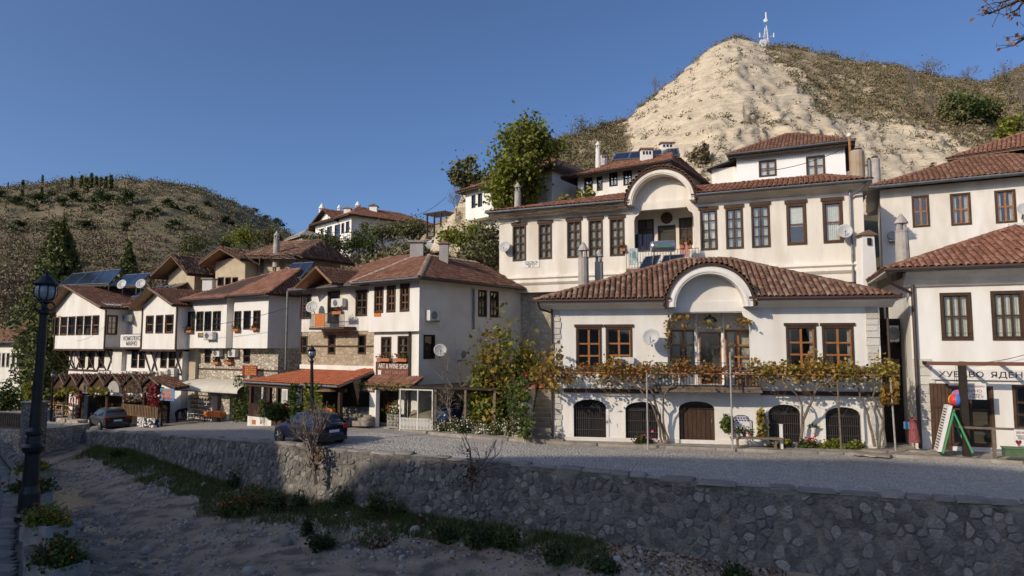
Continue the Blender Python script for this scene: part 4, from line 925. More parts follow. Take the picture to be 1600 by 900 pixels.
# painted panel and name on the wall
pm = f1.rect(1142, 649, 1175, 694); t = thing('wall_sign', 'painted white panel with dark double outline, blue grapes and lettering beside the dark arched door', 'sign', f1.P((pm[0] + pm[2]) / 2, 0, pm[1])); 
prof = [(pm[0], pm[1]), (pm[0], pm[3] - .22), (pm[0] + .1, pm[3] - .2), (pm[0] + .18, pm[3] - .05), (pm[0] + .3, pm[3]), (pm[2] - .3, pm[3]), (pm[2] - .18, pm[3] - .05), (pm[2] - .1, pm[3] - .2), (pm[2], pm[3] - .22), (pm[2], pm[1])]
f1.mb().prism(prof, -.022, -.003).build('panel', m_signw, t)
m_ink = mk('blue_grey_ink', (.07, .075, .11), None)
for off, rr in ((0, .018), (.09, .009)):
    mb = f1.mb(); cx, cz = (pm[0] + pm[2]) / 2, (pm[1] + pm[3]) / 2; q = [(cx + (u - cx) * (1 - off * 2), -.03, cz + (z - cz) * (1 - off)) for u, z in prof]; mb.path(q, rr, 4); mb.build('outline', m_ink, t)
text('ЦЧНО', f1, (1147, 666, 1170, 676), m_ink, t, -.026)
mb = f1.mb(); cx = (pm[0] + pm[2]) / 2; zz = f1.uz(1158, 657)[1]
for i in range(11): mb.lathe([(.001, -.006), (.042, -.006), (.042, .006), (.001, .006)], (cx - .22 + .11 * (i % 5) + .05 * (i // 5), -.028, zz + .1 - .09 * (i // 5)), 7, (0, 1, 0))
mb.build('grape_emblem', mk('violet_ink', (.09, .08, .25), None), t)
# pavement and kerb before the house
kb = []
kl = [on_z(600, 668, -4.3), on_z(690, 681, -4.3), on_z(760, 688, -4.3), on_z(830, 692, -4.3), on_z(900, 697, -4.3), on_z(1040, 702, -4.3), on_z(1160, 707, -4.3), on_z(1280, 711, -4.3), on_z(1400, 716, -4.3), on_z(1500, 721, -4.3), on_z(1600, 727, -4.3), on_z(1700, 732, -4.3)]
kl[0].z = -4.42
V = []
for p in kl: V += [tuple(p + Vector((.03, .05, .12))), tuple(p + Vector((.3, 3.4, .125)))]
pav = join_np('pavement', V, [(2 * i, 2 * i + 2, 2 * i + 3, 2 * i + 1) for i in range(len(kl) - 1)], m_conc, None, 'structure')
kst = [chunk(140 + i, 4, w=.5, h=.5, top=.96) for i in range(4)]; ml = []
for a, b in zip(kl[:-1], kl[1:]):
    d = (b - a); n = max(1, round(d.length / .95)); dd = d.normalized(); nn = Vector((-dd.y, dd.x, 0))
    for i in range(n): ml.append((rng.randrange(4), frame(a + d * (i + .5) / n + nn * .08 + Vector((0, 0, -.03)), dd, nn, Vector((0, 0, 1)), (d.length / n * 1.1, .22, .165))))
pieces('kerbstone', kst, ml, pav, m_kerb, 200)
fl = []
for i in range(22):                             # flagstones on the doorstep between the two houses
    p = on_z(rng.uniform(1335, 1480), rng.uniform(703, 712), -4.18); a = rng.uniform(0, 6); X = Vector((math.cos(a), math.sin(a), 0)); fl.append((rng.randrange(4), frame((p.x, p.y, -4.225), X, Vector((-X.y, X.x, 0)), Vector((0, 0, 1)), (rng.uniform(.5, .9), rng.uniform(.4, .6), rng.uniform(.06, .12)))))
pieces('flagstone', kst, fl, pav, m_kerb, 60)

# ---------------------------------------------------------------- upper cream house
f2 = Fac((780, 500, 43), (1354, 470, 34.8)); L2 = f2.L
h2 = thing('house', 'long cream upper house with weathered arched roof, tall wooden windows and stone base', 'house', f2.P(L2 / 2, 0, -4)); ze2 = 8.42; uc2 = f2.uz(1035, 320)[0]
W2 = [((801, 352, 822, 408), 2, 4, .9), ((841.5, 349, 862.5, 405), 2, 4, .9), ((886, 345, 908.5, 403), 2, 4, .9), ((919.5, 343, 942, 402), 2, 4, .9), ((952.5, 341, 976, 400), 2, 4, .9), ((1094, 328, 1121, 391), 2, 4, 1), ((1134, 325, 1161.5, 389), 2, 4, .6), ((1174, 321, 1203.5, 387), 2, 4, .6), ((1229, 318, 1260.5, 383), 1, 2, 0), ((1285.5, 314, 1317.5, 380), 1, 2, 1)]
for rc, nx, ny, cu in W2:
    window(f2, h2, rc, nx, ny, m_wood, m_wood if nx == 2 else mk('red_wood', (.16, .06, .03), None), cu, .09 if nx == 2 else .14, lintel=.20, blind=.55 if (nx == 1 and cu == 0) else 0)
lg2 = f2.rect(991, 326, 1084, 392); f2.holes.append(lg2); g2 = f2.shift(1.5)
zc2 = f2.uz(790, 436)[1]
shell(f2, h2, 0, L2, zc2 - .9, ze2 - .1, 7, m_cream, dep=.2)
for rc, kd in (((997, 343, 1022, 384), 2), ((1028, 352, 1056, 395), 1), ((1061, 340, 1082, 383), 2)): window(g2, h2, rc, 2, 3, m_wood, m_wood, .9 if kd == 2 else 0, .06, single=kd == 1, name='window' if kd == 2 else 'balcony_door')
loggia_box(f2, h2, lg2, 1.5, m_cream, g2)
ov = g2.P(*[(g2.uz(1042, 340.7)[0]), -.02, g2.uz(1042, 340.7)[1]]); MB().lathe([(.01, 0), (.33, 0), (.36, .03), (.28, .035), (.01, .02)], ov, 16, -f2.n).build('oval_window', m_wood, h2)
for a, b in ((lg2[0], 1), (lg2[2], -1)): f2.mb().prism([(a, lg2[3] - .6), (a + b * .07, lg2[3] - .34), (a + b * .25, lg2[3] - .24), (a + b * .36, lg2[3]), (a, lg2[3])], .005, .16).build('corbel', m_cream, h2)
eyebrow_roof(f2, h2, -.62, L2 + .4, -.75, 7.6, ze2, 9.72, f2.uz(1000, 300, 3)[0], f2.uz(1290, 275, 3)[0], 3.2, uc2, ze2 - .3, 2.02, 1.62, m_tilered, .26, .38, 120, m_cream, .1, lg2[3] - .02, m_cream, m_zinc)
# weathered laths hanging under the left eaves
mb = f2.mb()
for i in range(46):
    u = rng.uniform(-.5, uc2 - 2.1); l = rng.uniform(.6, 2); z = ze2 - .14 - rng.uniform(0, .36); mb.tube((u, -.75 + (ze2 - .14 - z) * .9, z), (u + l, -.75 + (ze2 - .14 - z) * .9, z + rng.uniform(-.06, .05)), .022, n=4)
mb.build('lath', m_oldwood, h2)
extrude_u(f2, [(.01, zc2 + .12), (-.16, zc2 + .12), (-.2, zc2 - .02), (-.1, zc2 - .12), (-.14, zc2 - .3), (-.05, zc2 - .42), (.3, zc2 - .75), (.4, zc2 - .9), (.5, zc2 - .9)], -.14, L2 + .1).build('cornice', m_cream, h2)
m_rub2 = stones_mat('pale_rubble', [(0, (.30, .25, .18)), (.5, (.42, .36, .27)), (1, (.52, .46, .36))], (.36, .30, .22), 3.6, .5)
shell_f = f2.shift(.5); shell(shell_f, h2, .15, L2 - .1, -4, zc2 - .85, 6, m_rub2, name='stone_base')
pipe(f2, h2, 1327.5, 290, 440, m_zinc, -.14, .06); f2.mb().path([(L2 + .2, -.72, ze2 - .1), (L2 - .1, -.4, ze2 - .5), (f2.uz(1327.5, 300, -.14)[0], -.14, ze2 - .7)], .06).build('downpipe', m_zinc, h2)
f2.mb().box(L2 - .35, -.06, zc2 + .2, L2 + .03, .01, ze2 - .5).build('pilaster', m_cream, h2)
cap_chimney(h2, 809, 285, 328, 42.5, .42)
ua, ub = f2.uz(978, 394, -.85)[0], f2.uz(1092, 394, -.85)[0]; zf = f2.uz(1035, 418, -.85)[1]
f2.mb().box(ua, -.9, zf - .14, ub, -.003, zf).build('balcony_floor', m_oldwood, h2); railing(f2, h2, ua, ub, zf, zf + 1.0, -.86, 26, m_grille)
f2.mb().box(ua - .1, -.8, zf - .3, ua + .3, -.003, zf - .145).box(ub - .3, -.8, zf - .3, ub + .1, -.003, zf - .145).build('joist', m_wood, h2)
def cloth(f, rc, y, mat, label, cat, name, grp=None):
    u0, z0, u1, z1 = f.rect(*rc, y); t = thing(name, label, cat, f.P((u0 + u1) / 2, y, z1), grp); mb = f.mb(); n = 7
    for k in range(n):
        a, b = lerp(u0, u1, k / n), lerp(u0, u1, (k + 1) / n); ya, yb = y + .025 * (k % 2), y + .025 * ((k + 1) % 2); sw = lambda j: rng.uniform(-.02, .02)
        mb.add([(a, ya, z0), (b, yb, z0), (b, yb, z1), (a, ya, z1), (a, ya + .012, z0), (b, yb + .012, z0), (b, yb + .012, z1), (a, ya + .012, z1)], [(0, 1, 2, 3), (7, 6, 5, 4), (3, 2, 6, 7), (1, 0, 4, 5)])
    mb.build('cloth', mat, t); return t
m_jean = mk('dark_denim', (.022, .026, .05), None, rough=.95)
for rc, mt, lb in (((992, 366, 1003, 390), m_jean, 'first dark blue trousers drying on the line in the arched loggia, the left pair'), ((1005, 366, 1020, 390), m_jean, 'second dark blue trousers drying beside the left pair in the arched loggia'), ((1062, 378, 1076, 402), mk('pink_cloth', (.42, .2, .17), None), 'pink cloth drying over the balcony railing under the upper arch')):
    cloth(f2, rc, -.93 if 'pink' in lb else .3, mt, lb, 'laundry', 'laundry', 'laundry drying on the upper balcony')
m_flagb = mk('green_white_cloth', (.5, .52, .5), (.06, .18, .2), 4, .9)
cloth(f2, (984, 388, 997, 414), -.95, m_flagb, 'striped white and green towel hanging at the left end of the balcony', 'towel', 'towel')
flower_box(f2, f2.uz(971, 390)[0], f2.uz(978, 390)[0], f2.uz(975, 393)[1], 'small clay flower pot on the wall left of the arched loggia', 0, m_flower_r, 3, group=None)
for i, px in enumerate((1066, 1078)): flower_box(f2, f2.uz(px - 3, 390, -.9)[0], f2.uz(px + 3, 390, -.9)[0], zf + 1.0, ['red geranium pot on the railing of the arched balcony, the left one', 'red geranium pot at the right end of the arched balcony railing'][i], -.75, m_flower_r, 5 + i, group=None)
pq = board('street_plaque', f2, (817.5, 407, 843, 418), m_signw, 'small white street name plaque below the leftmost windows of the cream house', y=0, th=.03); text('ПОЕТЪТЪ\nМЕРКЕЗ\n№ 17', f2, (820, 408.2, 840.5, 417.2), m_text, pq, -.035)
# ================================================================ other houses
# ---- right house with the eating place
f3 = Fac((1432, 697, 28.2), (1600, 706, 26.9)); L3 = 9.0
h3 = thing('house', 'white house at the right edge with eating place, brown shutters and red tiled roof', 'house', f3.P(L3 / 2, 0, -4.25))
ze3 = f3.uz(1395, 421, -.9)[1] + .05
for rc in ((1469.5, 457, 1519, 532), (1549, 454, 1602, 532)):
    w_, q = window(f3, h3, rc, 3, 2, m_wood, m_wood, 1.0, .13)
    f3.mb().tube((q[0] + .02, -.05, q[1] + .3), (q[2] - .02, -.05, q[1] + .3), .012).tube((q[0] + .02, -.05, q[1] + .15), (q[2] - .02, -.05, q[1] + .15), .012).build('window_bar', m_grille, w_)
u_, z_ = f3.uz(1634, 495); window(f3, h3, (u_, q[1], u_ + 1.3, q[3]), 3, 2, m_wood, m_wood, 1, .13, px=False)
for rc in ((1484, 603, 1554, 698), (1583, 602, 1640, 672)):
    dw = rc[0] < 1500; w_, q = window(f3, h3, rc, 2, 3, mk('door_wood', (.10, .052, .03), (.07, .035, .02), 6, .6), m_wood, .25 if not dw else 0, .10, name='glazed_door' if dw else 'window')
shell(f3, h3, 0, L3, -4.7, ze3 - .2, 7, m_white2, dep=.2)
q = f3.rect(1454, 599, 1484, 703); sh = f3.mb().box(q[0], -.06, q[1], q[2], -.01, q[3]).build('shutter', m_wood, h3)
for i in range(5): f3.mb().box(lerp(q[0], q[2], i / 5) + .008, -.085, q[1] + .01, lerp(q[0], q[2], (i + 1) / 5) - .008, -.061, q[3] - .01).build('plank', mk('shutter_plank', (.105, .06, .036), (.075, .042, .026), 5, .8) if i == 0 else bpy.data.materials['shutter_plank'], sh)
for e_ in (lerp(q[1], q[3], .62), q[1] + .2): f3.mb().box(q[0], -.10, e_, q[2], -.086, e_ + .12).build('ledge', m_wood, sh)
fs, rd = hip(-.95, L3 + .9, -.92, 8, ze3, 5.35, 5.0, L3 - 4, 4.2)
roof(f3, h3, fs, m_tilered, .25, .36, .1, tiled={0, 3}, limit=300, ridges=rd[:3], soff=m_white, rmat=m_tile)
f3.mb().tube((-1, -.98, ze3 - .06), (L3 + 1, -.98, ze3 - .06), .075, n=8).build('gutter', m_brownmetal, h3)
extrude_u(f3, [(.01, ze3 - .75), (-.12, ze3 - .7), (-.4, ze3 - .42), (-.8, ze3 - .2), (-.86, ze3 - .16), (.01, ze3 - .16)], -.2, L3).build('eaves_cove', m_white, h3)
pipe(f3, h3, 1425, 430, 700, m_brownmetal, -.12, .075); f3.mb().path([(-.9, -.98, ze3 - .1), (-.7, -.6, ze3 - .6), (f3.uz(1425, 440, -.12)[0], -.12, ze3 - 1.0)], .06).build('downpipe', m_brownmetal, h3)
for k in range(8): z = f3.uz(1440, 560)[1] - k * .36; f3.mb().box(.01, -.03 - rng.uniform(0, .03), z - .33, rng.uniform(.55, .8), .01, z - .01).build('quoin', m_qu, h3)
s3 = board('shop_sign', f3, (1455, 577.5, 1625, 594), m_signw, 'long white shop sign with dark Cyrillic capitals above the glazed door on the right', y=-.05, th=.06)
text('ХУБАВО  ЯДЕНЕ', f3, (1467, 580.5, 1609, 591.5), m_text, s3, -.115, th=.012)
# timber pergola frame of the eating place
pg = thing('pergola', 'dark timber pergola post and beams standing before the eating place', 'pergola', f3.P(2.3, -1.7, -4.15)); y = -1.5
u, zt = f3.uz(1503, 571, y); f3.mb().box(u - .12, y - .12, -4.2, u + .12, y + .12, zt).build('post', m_dark, pg)
ul = f3.uz(1448, 568, y)[0]; f3.mb().box(ul, y - .08, zt + .002, L3, y + .08, zt + .14).build('beam', mk('red_brown_beam', (.17, .075, .045), None), pg)
for uu in np.arange(ul + .1, L3, 1.3): f3.mb().box(uu, y + .1, zt + .02, uu + .09, .0, zt + .13).build('rafter', m_dark, pg)
f3.mb().tube((u - .1, y + .05, -4.1), (u - 0.0, y + .05, -3.0), .012).build('cable', m_dark, pg)
# hand rail of pipe, planter, boards
hr = thing('handrail', 'long brown wooden handrail in front of the glazed door on the right', 'handrail', f3.P(3, -1.6, -4.15)); z = f3.uz(1540, 669, -1.62)[1]; u9 = f3.uz(1494, 668, -1.62)[0]
f3.mb().box(u9, -1.66, z - .04, L3, -1.58, z + .04).build('rail', m_oldwood, hr)
for px in (1553, 1640): u = f3.uz(px, 690, -1.62)[0]; f3.mb().box(u - .05, -1.67, -4.2, u + .05, -1.57, z - .041).build('post', m_oldwood, hr)
bp = board('menu_board', f3, (1503, 599, 1541, 624), m_signw, 'white printed menu sheet hung beside the dark pergola post', y=-1.0, th=.03)
text('ДОМАШНО', f3, (1512, 602, 1538, 606), m_signr, bp, -1.032); text('ВИНО', f3, (1512, 608.5, 1534, 613), m_signr, bp, -1.032); text('MENU\nTASTE IT', f3, (1515, 615, 1537, 622), m_text, bp, -1.032)
bp = board('menu_board', f3, (1585, 671.5, 1612, 703), m_signw, 'white price board with red heart leaning against railing at right edge', y=-1.75, th=.03)
text('МЕНЮ', f3, (1588, 674, 1602, 678), m_signr, bp, -1.782); text('ПРЯСНО\nМЕСО\nСУПА', f3, (1588, 680, 1603, 687), m_text, bp, -1.782); text('ВИНО\nКАФЕ', f3, (1590, 696, 1602, 701.5), m_text, bp, -1.782)
cc = f3.P(f3.uz(1591.5, 691, -1.78)[0], -1.785, f3.uz(1591.5, 691.5, -1.78)[1]); mb = MB(f3.M); cu, _, cz = f3.M.inverted() @ cc
mb.prism([(cu + .011 * 16 * math.sin(t) ** 3 * .55, cz + .0075 * (13 * math.cos(t) - 5 * math.cos(2 * t) - 2 * math.cos(3 * t) - math.cos(4 * t))) for t in np.linspace(0, 6.283, 21)[:-1]], -1.79, -1.782); mb.build('heart_emblem', m_signr, bp)
gp = thing('planter', 'low green wooden planter trough at the kerb of the right edge', 'planter', f3.P(4.9, -1.9, -4.2)); q = f3.rect(1567, 701, 1640, 713, -1.95); f3.mb().box(q[0], -2.2, q[1], q[2], -1.8, q[3]).build('trough', mk('green_paint', (.09, .15, .075), (.07, .11, .06), 5, .8), gp); f3.mb().box(q[0] - .03, -2.23, q[3], q[2], -1.77, q[3] + .04).build('rim', mk('green_rim', (.11, .18, .09), None), gp)
# folding sign board with green legs, and balls
ab = thing('folding_sign', 'white folding board sign with green painted legs standing on the pavement', 'sign', f3.P(1.4, -1.6, -4.15))
y = -1.75; a0 = f3.uz(1468, 704, y); a1 = f3.uz(1484, 633, y); b0 = f3.uz(1516, 706, y); b1 = f3.uz(1486, 641, y)
m_gp = mk('green_leg_paint', (.07, .33, .13), None, rough=.5)
f3.mb().prism([(a0[0] - .12, a0[1]), (a0[0] + .0, a0[1]), (a1[0] + .02, a1[1]), (a1[0] - .12, a1[1])], y - .35, y + .35).build('board', m_signw, ab)
for dy in (-.36, .32): f3.mb().prism([(a0[0] + .01, a0[1] - .05), (a0[0] + .07, a0[1] - .05), (a1[0] + .09, a1[1] - .15), (a1[0] + .03, a1[1] - .15)], y + dy, y + dy + .05).build('leg', m_gp, ab); f3.mb().prism([(b0[0] - .03, b0[1]), (b0[0] + .03, b0[1]), (b1[0] + .03, b1[1]), (b1[0] - .03, b1[1])], y + dy, y + dy + .05).build('leg', m_gp, ab)
mb = f3.mb()
for i in range(15): t = (i + 1) / 16.5; mb.prism([(lerp(a0[0], a1[0], t) - .128, lerp(a0[1], a1[1], t)), (lerp(a0[0], a1[0], t) - .121, lerp(a0[1], a1[1], t)), (lerp(a0[0], a1[0], t) - .113, lerp(a0[1], a1[1], t) + .035), (lerp(a0[0], a1[0], t) - .121, lerp(a0[1], a1[1], t) + .035)], y - .25, y + .25)
mb.build('lettering', m_text, ab)
def ball_thing(px, py, y, r, cols, label):
    u, z = f3.uz(px, py, y); p = f3.P(u, y, z); t = thing('beach_ball', label, 'ball', p, 'coloured balls hanging by the door')
    for k in range(6):
        mb = MB(); n = 5; m = 8
        for i in range(n):
            for j in range(m):
                t0, t1 = [(k + (i + e) / n) * math.pi / 3 for e in (0, 1)]; a0, a1 = [-math.pi / 2 + math.pi * (j + e) / m for e in (0, 1)]
                mb.poly([p + Vector((math.cos(a) * math.cos(t_), math.cos(a) * math.sin(t_), math.sin(a))) * r for a, t_ in ((a0, t0), (a0, t1), (a1, t1), (a1, t0))])
        mb.build('gore', cols[k % len(cols)], t, True)
    MB().tube(p + Vector((0, 0, r)), p + Vector((0, 0, r + .9)), .008).build('string', m_text, t)
cb = [mk('ball_' + n, c, None, rough=.4) for n, c in (('red', (.6, .05, .04)), ('blue', (.08, .2, .6)), ('yellow', (.7, .5, .06)), ('violet', (.4, .15, .45)), ('pink', (.6, .2, .4)), ('teal', (.1, .4, .45)))]
ball_thing(1493, 625, -1.3, .25, cb[:3], 'red, blue and yellow striped ball hanging left of the dark post, the lower one')
ball_thing(1496, 617, -.9, .20, cb[3:], 'violet and pink ball hanging just above the red and blue ball')
# red checked dress on a hanger in the alley
y = -.9; t = thing('hanging_dress', 'red checked dress on a hanger at the dark alley beside the shop', 'dress', f3.P(f3.uz(1428, 680, y)[0], y, -3.9)); u = f3.uz(1428, 680, y)[0]; zt = f3.uz(1428, 652, y)[1]; z0 = f3.uz(1428, 691, y)[1]
m_plaid = mk('red_check', (.17, .025, .03), (.30, .12, .11), 14, .9, stretch=(2, 2, 1)); c = f3.P(u, y, 0)
prof = [(.22, z0), (.2, z0 + .25), (.15, z0 + .55), (.11, z0 + .75), (.15, zt - .1), (.05, zt)]; MB().lathe(prof, c, 14).build('dress', m_plaid, t); MB().tube(c + Vector((0, 0, zt)), c + Vector((0, 0, zt + .3)), .01).build('hook', m_grille, t)
MB().tube(c + Vector((0, 0, -4.15)), c + Vector((0, 0, z0 + .05)), .03).build('stand', m_oldwood, t)
f3.mb().box(u - .34, y - .05, f3.uz(1423, 670, y)[1], u - .14, y + .05, f3.uz(1423, 659, y)[1]).build('bag', mk('blue_bag', (.10, .2, .36), None), t)
# alley clutter between the houses: dark back wall
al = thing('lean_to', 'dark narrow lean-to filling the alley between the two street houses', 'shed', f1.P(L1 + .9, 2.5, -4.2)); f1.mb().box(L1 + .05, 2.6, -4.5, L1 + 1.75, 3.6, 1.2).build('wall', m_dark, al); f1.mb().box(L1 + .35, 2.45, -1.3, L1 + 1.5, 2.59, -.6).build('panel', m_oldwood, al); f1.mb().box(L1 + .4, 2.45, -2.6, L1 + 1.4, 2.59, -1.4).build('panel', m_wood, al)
ac_unit(f1.shift(2.2), (1386, 509, 1400, 534), 'air conditioner in the dark alley right of the white arched house')

# ---- upper right house behind
f4 = Fac((1380, 420, 37.5), (1600, 410, 34.6)); L4 = 10.5
h4 = thing('house', 'white upper house behind the shop roof with three varnished windows', 'house', f4.P(L4 / 2, 0, -4)); ze4 = f4.uz(1365, 291, -.7)[1]
for rc in ((1425, 305, 1452.5, 355), (1485, 301.5, 1517.5, 352), (1554.5, 296.5, 1588, 348.5)): window(f4, h4, rc, 2, 2, m_wood, m_oak, .5 if rc[0] > 1450 else 0, .10)
shell(f4, h4, 0, L4, -4, ze4 - .1, 7, m_white, dep=.2)
fs, rd = hip(-.6, L4 + .6, -.7, 8, ze4, ze4 + 2.0, 4.5, L4 - 4, 3.6); roof(f4, h4, fs, m_tilebr, .25, .36, .1, tiled={0, 3}, ridges=rd[:3], soff=m_white)
f4.mb().tube((-.6, -.76, ze4 - .06), (L4 + .6, -.76, ze4 - .06), .075).build('gutter', m_zinc, h4)
cap_chimney(h4, 1411, 334, 412, 31.5, .58, label='pale tapered chimney between the two right hand houses')
ac_unit(f4, (1388, 361, 1402, 378), 'air conditioner on the upper right house beside the pale chimney'); ac_unit(f4, (1575, 350, 1600, 372), 'air conditioner under the rightmost varnished window at the frame edge')
dish(f4.P(f4.uz(1600, 328, -.5)[0], -.5, f4.uz(1600, 328, -.5)[1]), (-.3, -1, .4), .35, 'satellite dish at the right frame edge of the upper house')
# sliver of roof above it
f5 = Fac((1510, 330, 47), (1600, 330, 45)); h5 = thing('house', 'dark timber house behind the upper right house with red tiled hipped roof', 'house', f5.P(4, 0, 4)); z5 = f5.uz(1515, 250)[1]
shell(f5, h5, 0, 9, 3, z5 + .2, 7, m_dark); fs, rd = hip(-.9, 10, -.9, 8, z5 + .15, z5 + 2.5, 4.5, 6, 3.5); roof(f5, h5, fs, m_tilered, .26, .38, .1, tiled={0, 3}, ridges=rd[:3], rmat=m_tile)
# ---- white house with hipped roof below the cliff
f6 = Fac((1152, 300, 48.5), (1323, 300, 45.5)); L6 = f6.L
h6 = thing('house', 'white house with brown hipped roof and scalloped eaves directly below the cliff', 'house', f6.P(L6 / 2, 0, 6)); z6 = f6.uz(1230, 236, -.6)[1] + .25
for rc in ((1185.5, 250, 1213.5, 276), (1259.5, 243, 1289.5, 275)): window(f6, h6, rc, 2, 2, m_wood, mk('window_brown', (.12, .06, .035), None), .8, .1)
shell(f6, h6, 0, L6, 5, z6 - .1, 7, mk('bright_plaster', (.83, .82, .80), (.78, .77, .74), 1, .9), dep=.15)
fs, rd = hip(-.6, L6 + .6, -.7, 7.7, z6, z6 + 2.15, L6 * .45, L6 * .55, 3.5); roof(f6, h6, fs, m_tilebr, .24, .34, .1, tiled={0, 1, 3}, ridges=rd[:4], temps=TF)
f6.mb().tube((-.6, -.75, z6 - .05), (L6 + .6, -.75, z6 - .05), .06).build('gutter', m_zinc, h6); mb = f6.mb()
for i in range(44): u = lerp(-.4, L6 + .4, i / 43); mb.prism([(u - .09, z6 - .12), (u + .09, z6 - .12), (u + .07, z6 - .3), (u, z6 - .36), (u - .07, z6 - .3)], -.6, -.57)
mb.build('scalloped_trim', m_dark, h6)
an = thing('house', 'low white annex with slanting roof left of the scalloped eaves house', 'house', f6.P(-1, 1, 8)); q = f6.rect(1112, 262, 1154, 290, 1.0); f6.mb().box(q[0], 1.0, 5, q[2] + .3, 5, q[3]).build('wall', m_white2, an); f6.mb().slab([(q[0] - .3, .6, q[3]), (q[2], .6, q[3] + .55), (q[2], 5, q[3] + .9), (q[0] - .3, 5, q[3] + .4)], .15).build('roof', m_wood, an); f6.mb().tube((q[0] - .25, .55, q[3] - .05), (q[2], .55, q[3] + .5), .05).build('gutter', m_zinc, an)
for px, p0, p1, wd, mt, lb in ((1341, 236, 280, .85, m_chim, 'broad rust stained chimney right of the scalloped eaves'), (1369, 248, 282, .55, m_chim, 'narrow concrete chimney beside the rust stained one'), (1360, 250, 282, .22, m_zinc, 'thin dark stove pipe between the two chimneys')):
    a, b = at(px, p1 + 14, 42), at(px, p0, 42); t = thing('chimney', lb, 'chimney', (a.x, 42, a.z)); MB().lathe([(wd / 2, 0), (wd / 2, (b.z - a.z) * .97), (wd / 2 * .9, b.z - a.z)], (a.x, 42, a.z), 14).build('shaft', ramped('rust_stained_render', [(0, (.20, .09, .04)), (.4, (.36, .27, .18)), (1, (.42, .37, .30))], 1.2) if wd > .8 else mt, t); MB().lathe([(wd / 2 * .7, 0), (wd / 2 * .7, .12)], (a.x, 42, b.z), 12).build('flue', m_dark, t)
a = at(1327, 215, 44); tv = thing('antenna_pole', 'rusty pole with small white ball beside the scalloped eaves corner', 'pole', (a.x, 44, 10)); MB().tube((a.x, 44, 8), (a.x, 44, a.z), .08).build('pole', m_rust, tv); MB().ball((a.x, 44, a.z + .15), .16).build('globe', m_signw, tv)
# ---- house with roof collectors
f7 = Fac((903, 320, 53), (1042, 320, 49)); L7 = f7.L; h7 = thing('house', 'white house with dark red hipped roofs carrying long solar collectors, behind the arched roof', 'house', f7.P(L7 / 2, 0, 7)); z7 = f7.uz(960, 266, -.6)[1]
for rc in ((913, 278, 926, 299), (932.5, 276, 941.5, 298), (952, 270, 965, 291), (974, 267, 987.5, 289.5), (997, 266, 1011, 287)): window(f7, h7, rc, 2, 2, m_dark, m_dark, .4, .08)
shell(f7, h7, 0, L7, 6, z7 + .05, 8, m_white2)
s7 = f7.right(L7, 8); q = s7.rect(1046, 252, 1050, 268); 
window(s7, h7, (1.2, z7 - 1.6, 2.1, z7 - .3), 1, 2, m_dark, m_dark, 0, .07, px=False); window(s7, h7, (4.2, z7 - 1.6, 5.1, z7 - .3), 1, 2, m_dark, m_dark, 0, .07, px=False)
mb = s7.mb(); panel(mb, 0, 8, z7 - 4, z7 + .3, s7.holes, .15, -.02); mb.build('wall', m_white2, h7)
fs, rd = hip(-1.0, L7 + .7, -.9, 9, z7, z7 + 2.1, 3.0, L7 - 1.0, 4); roof(f7, h7, fs, m_tilered, .26, .38, .12, tiled={0, 3, 1}, ridges=rd[:3], rmat=m_tilebr, soff=m_dark)
f7.mb().tube((-1.0, -.95, z7 - .05), (L7 + .7, -.95, z7 - .05), .06).build('gutter', m_dark, h7)
def chim_window(px, p0, p1, Y, w, parent, mat=m_white2):
    a, b = at(px, p1, Y), at(px, p0, Y); h = b.z - a.z; c = MB().box(a.x - w / 2, Y - .3, a.z - 1, a.x + w / 2, Y + .3, b.z - h * .16).build('chimney', mat, parent); m = MB()
    for i in range(3): m.box(a.x - w * .38 + i * w * .28, Y - .31, a.z + h * .35, a.x - w * .38 + i * w * .28 + w * .18, Y - .30, a.z + h * .65)
    m.build('vent', m_dark, c); MB().slab([(a.x - w * .62, Y - .42, b.z - h * .06), (a.x + w * .62, Y - .42, b.z - h * .06), (a.x + w * .62, Y + .42, b.z), (a.x - w * .62, Y + .42, b.z)], h * .12).build('chimney_cap', m_tilered, c)
cap_chimney(h7, 934.5, 221, 257, 53, .40, m_white2); chim_window(1010, 232, 249, 51, .85, h7); chim_window(1042, 223, 236, 53, .95, h7); chim_window(943, 240, 253, 54, .45, h7)
def collector(name, pts, label, group='solar collectors on roofs', n=1, legs=True, frame_m=None):
    """pts: lower left, lower right, upper right, upper left"""
    P = [Vector(p) for p in pts]; t = thing(name, label, 'solar panel', (P[0] + P[1]) / 2, group); nn = (P[1] - P[0]).cross(P[3] - P[0]).normalized(); e = (P[1] - P[0]).normalized(); s = (P[3] - P[0]).normalized()
    for i in range(n):
        A, B = lerp(P[0], P[1], i / n) + e * .03, lerp(P[0], P[1], (i + 1) / n) - e * .03; Dd, Cc = lerp(P[3], P[2], i / n) + e * .03, lerp(P[3], P[2], (i + 1) / n) - e * .03
        m = MB(); vs = [A, B, Cc, Dd]; m.add(vs + [v - nn * .1 for v in vs], [(0, 1, 2, 3), (7, 6, 5, 4), (0, 4, 5, 1), (1, 5, 6, 2), (2, 6, 7, 3), (3, 7, 4, 0)]); g = m.build('collector', m_solar, t)
        m = MB()
        for p, q in ((A, B), (B, Cc), (Cc, Dd), (Dd, A)): m.tube(p + nn * .01, q + nn * .01, .05, n=4)
        m.build('frame', frame_m or m_steel, g)
    if legs:
        m = MB()
        for p in (P[0], P[1], lerp(P[2], P[3], 0), P[3]): m.tube(p - nn * .05, (p.x, p.y, P[0].z - legs), .04, n=5)
        m.tube(P[0] - nn * .13, P[1] - nn * .13, .04).tube(P[3] - nn * .13, P[2] - nn * .13, .04); m.build('stand', m_oldwood, t)
    return t
zc7 = lambda px, py, y: f7.P(f7.uz(px, py, y)[0], y, f7.uz(px, py, y)[1])
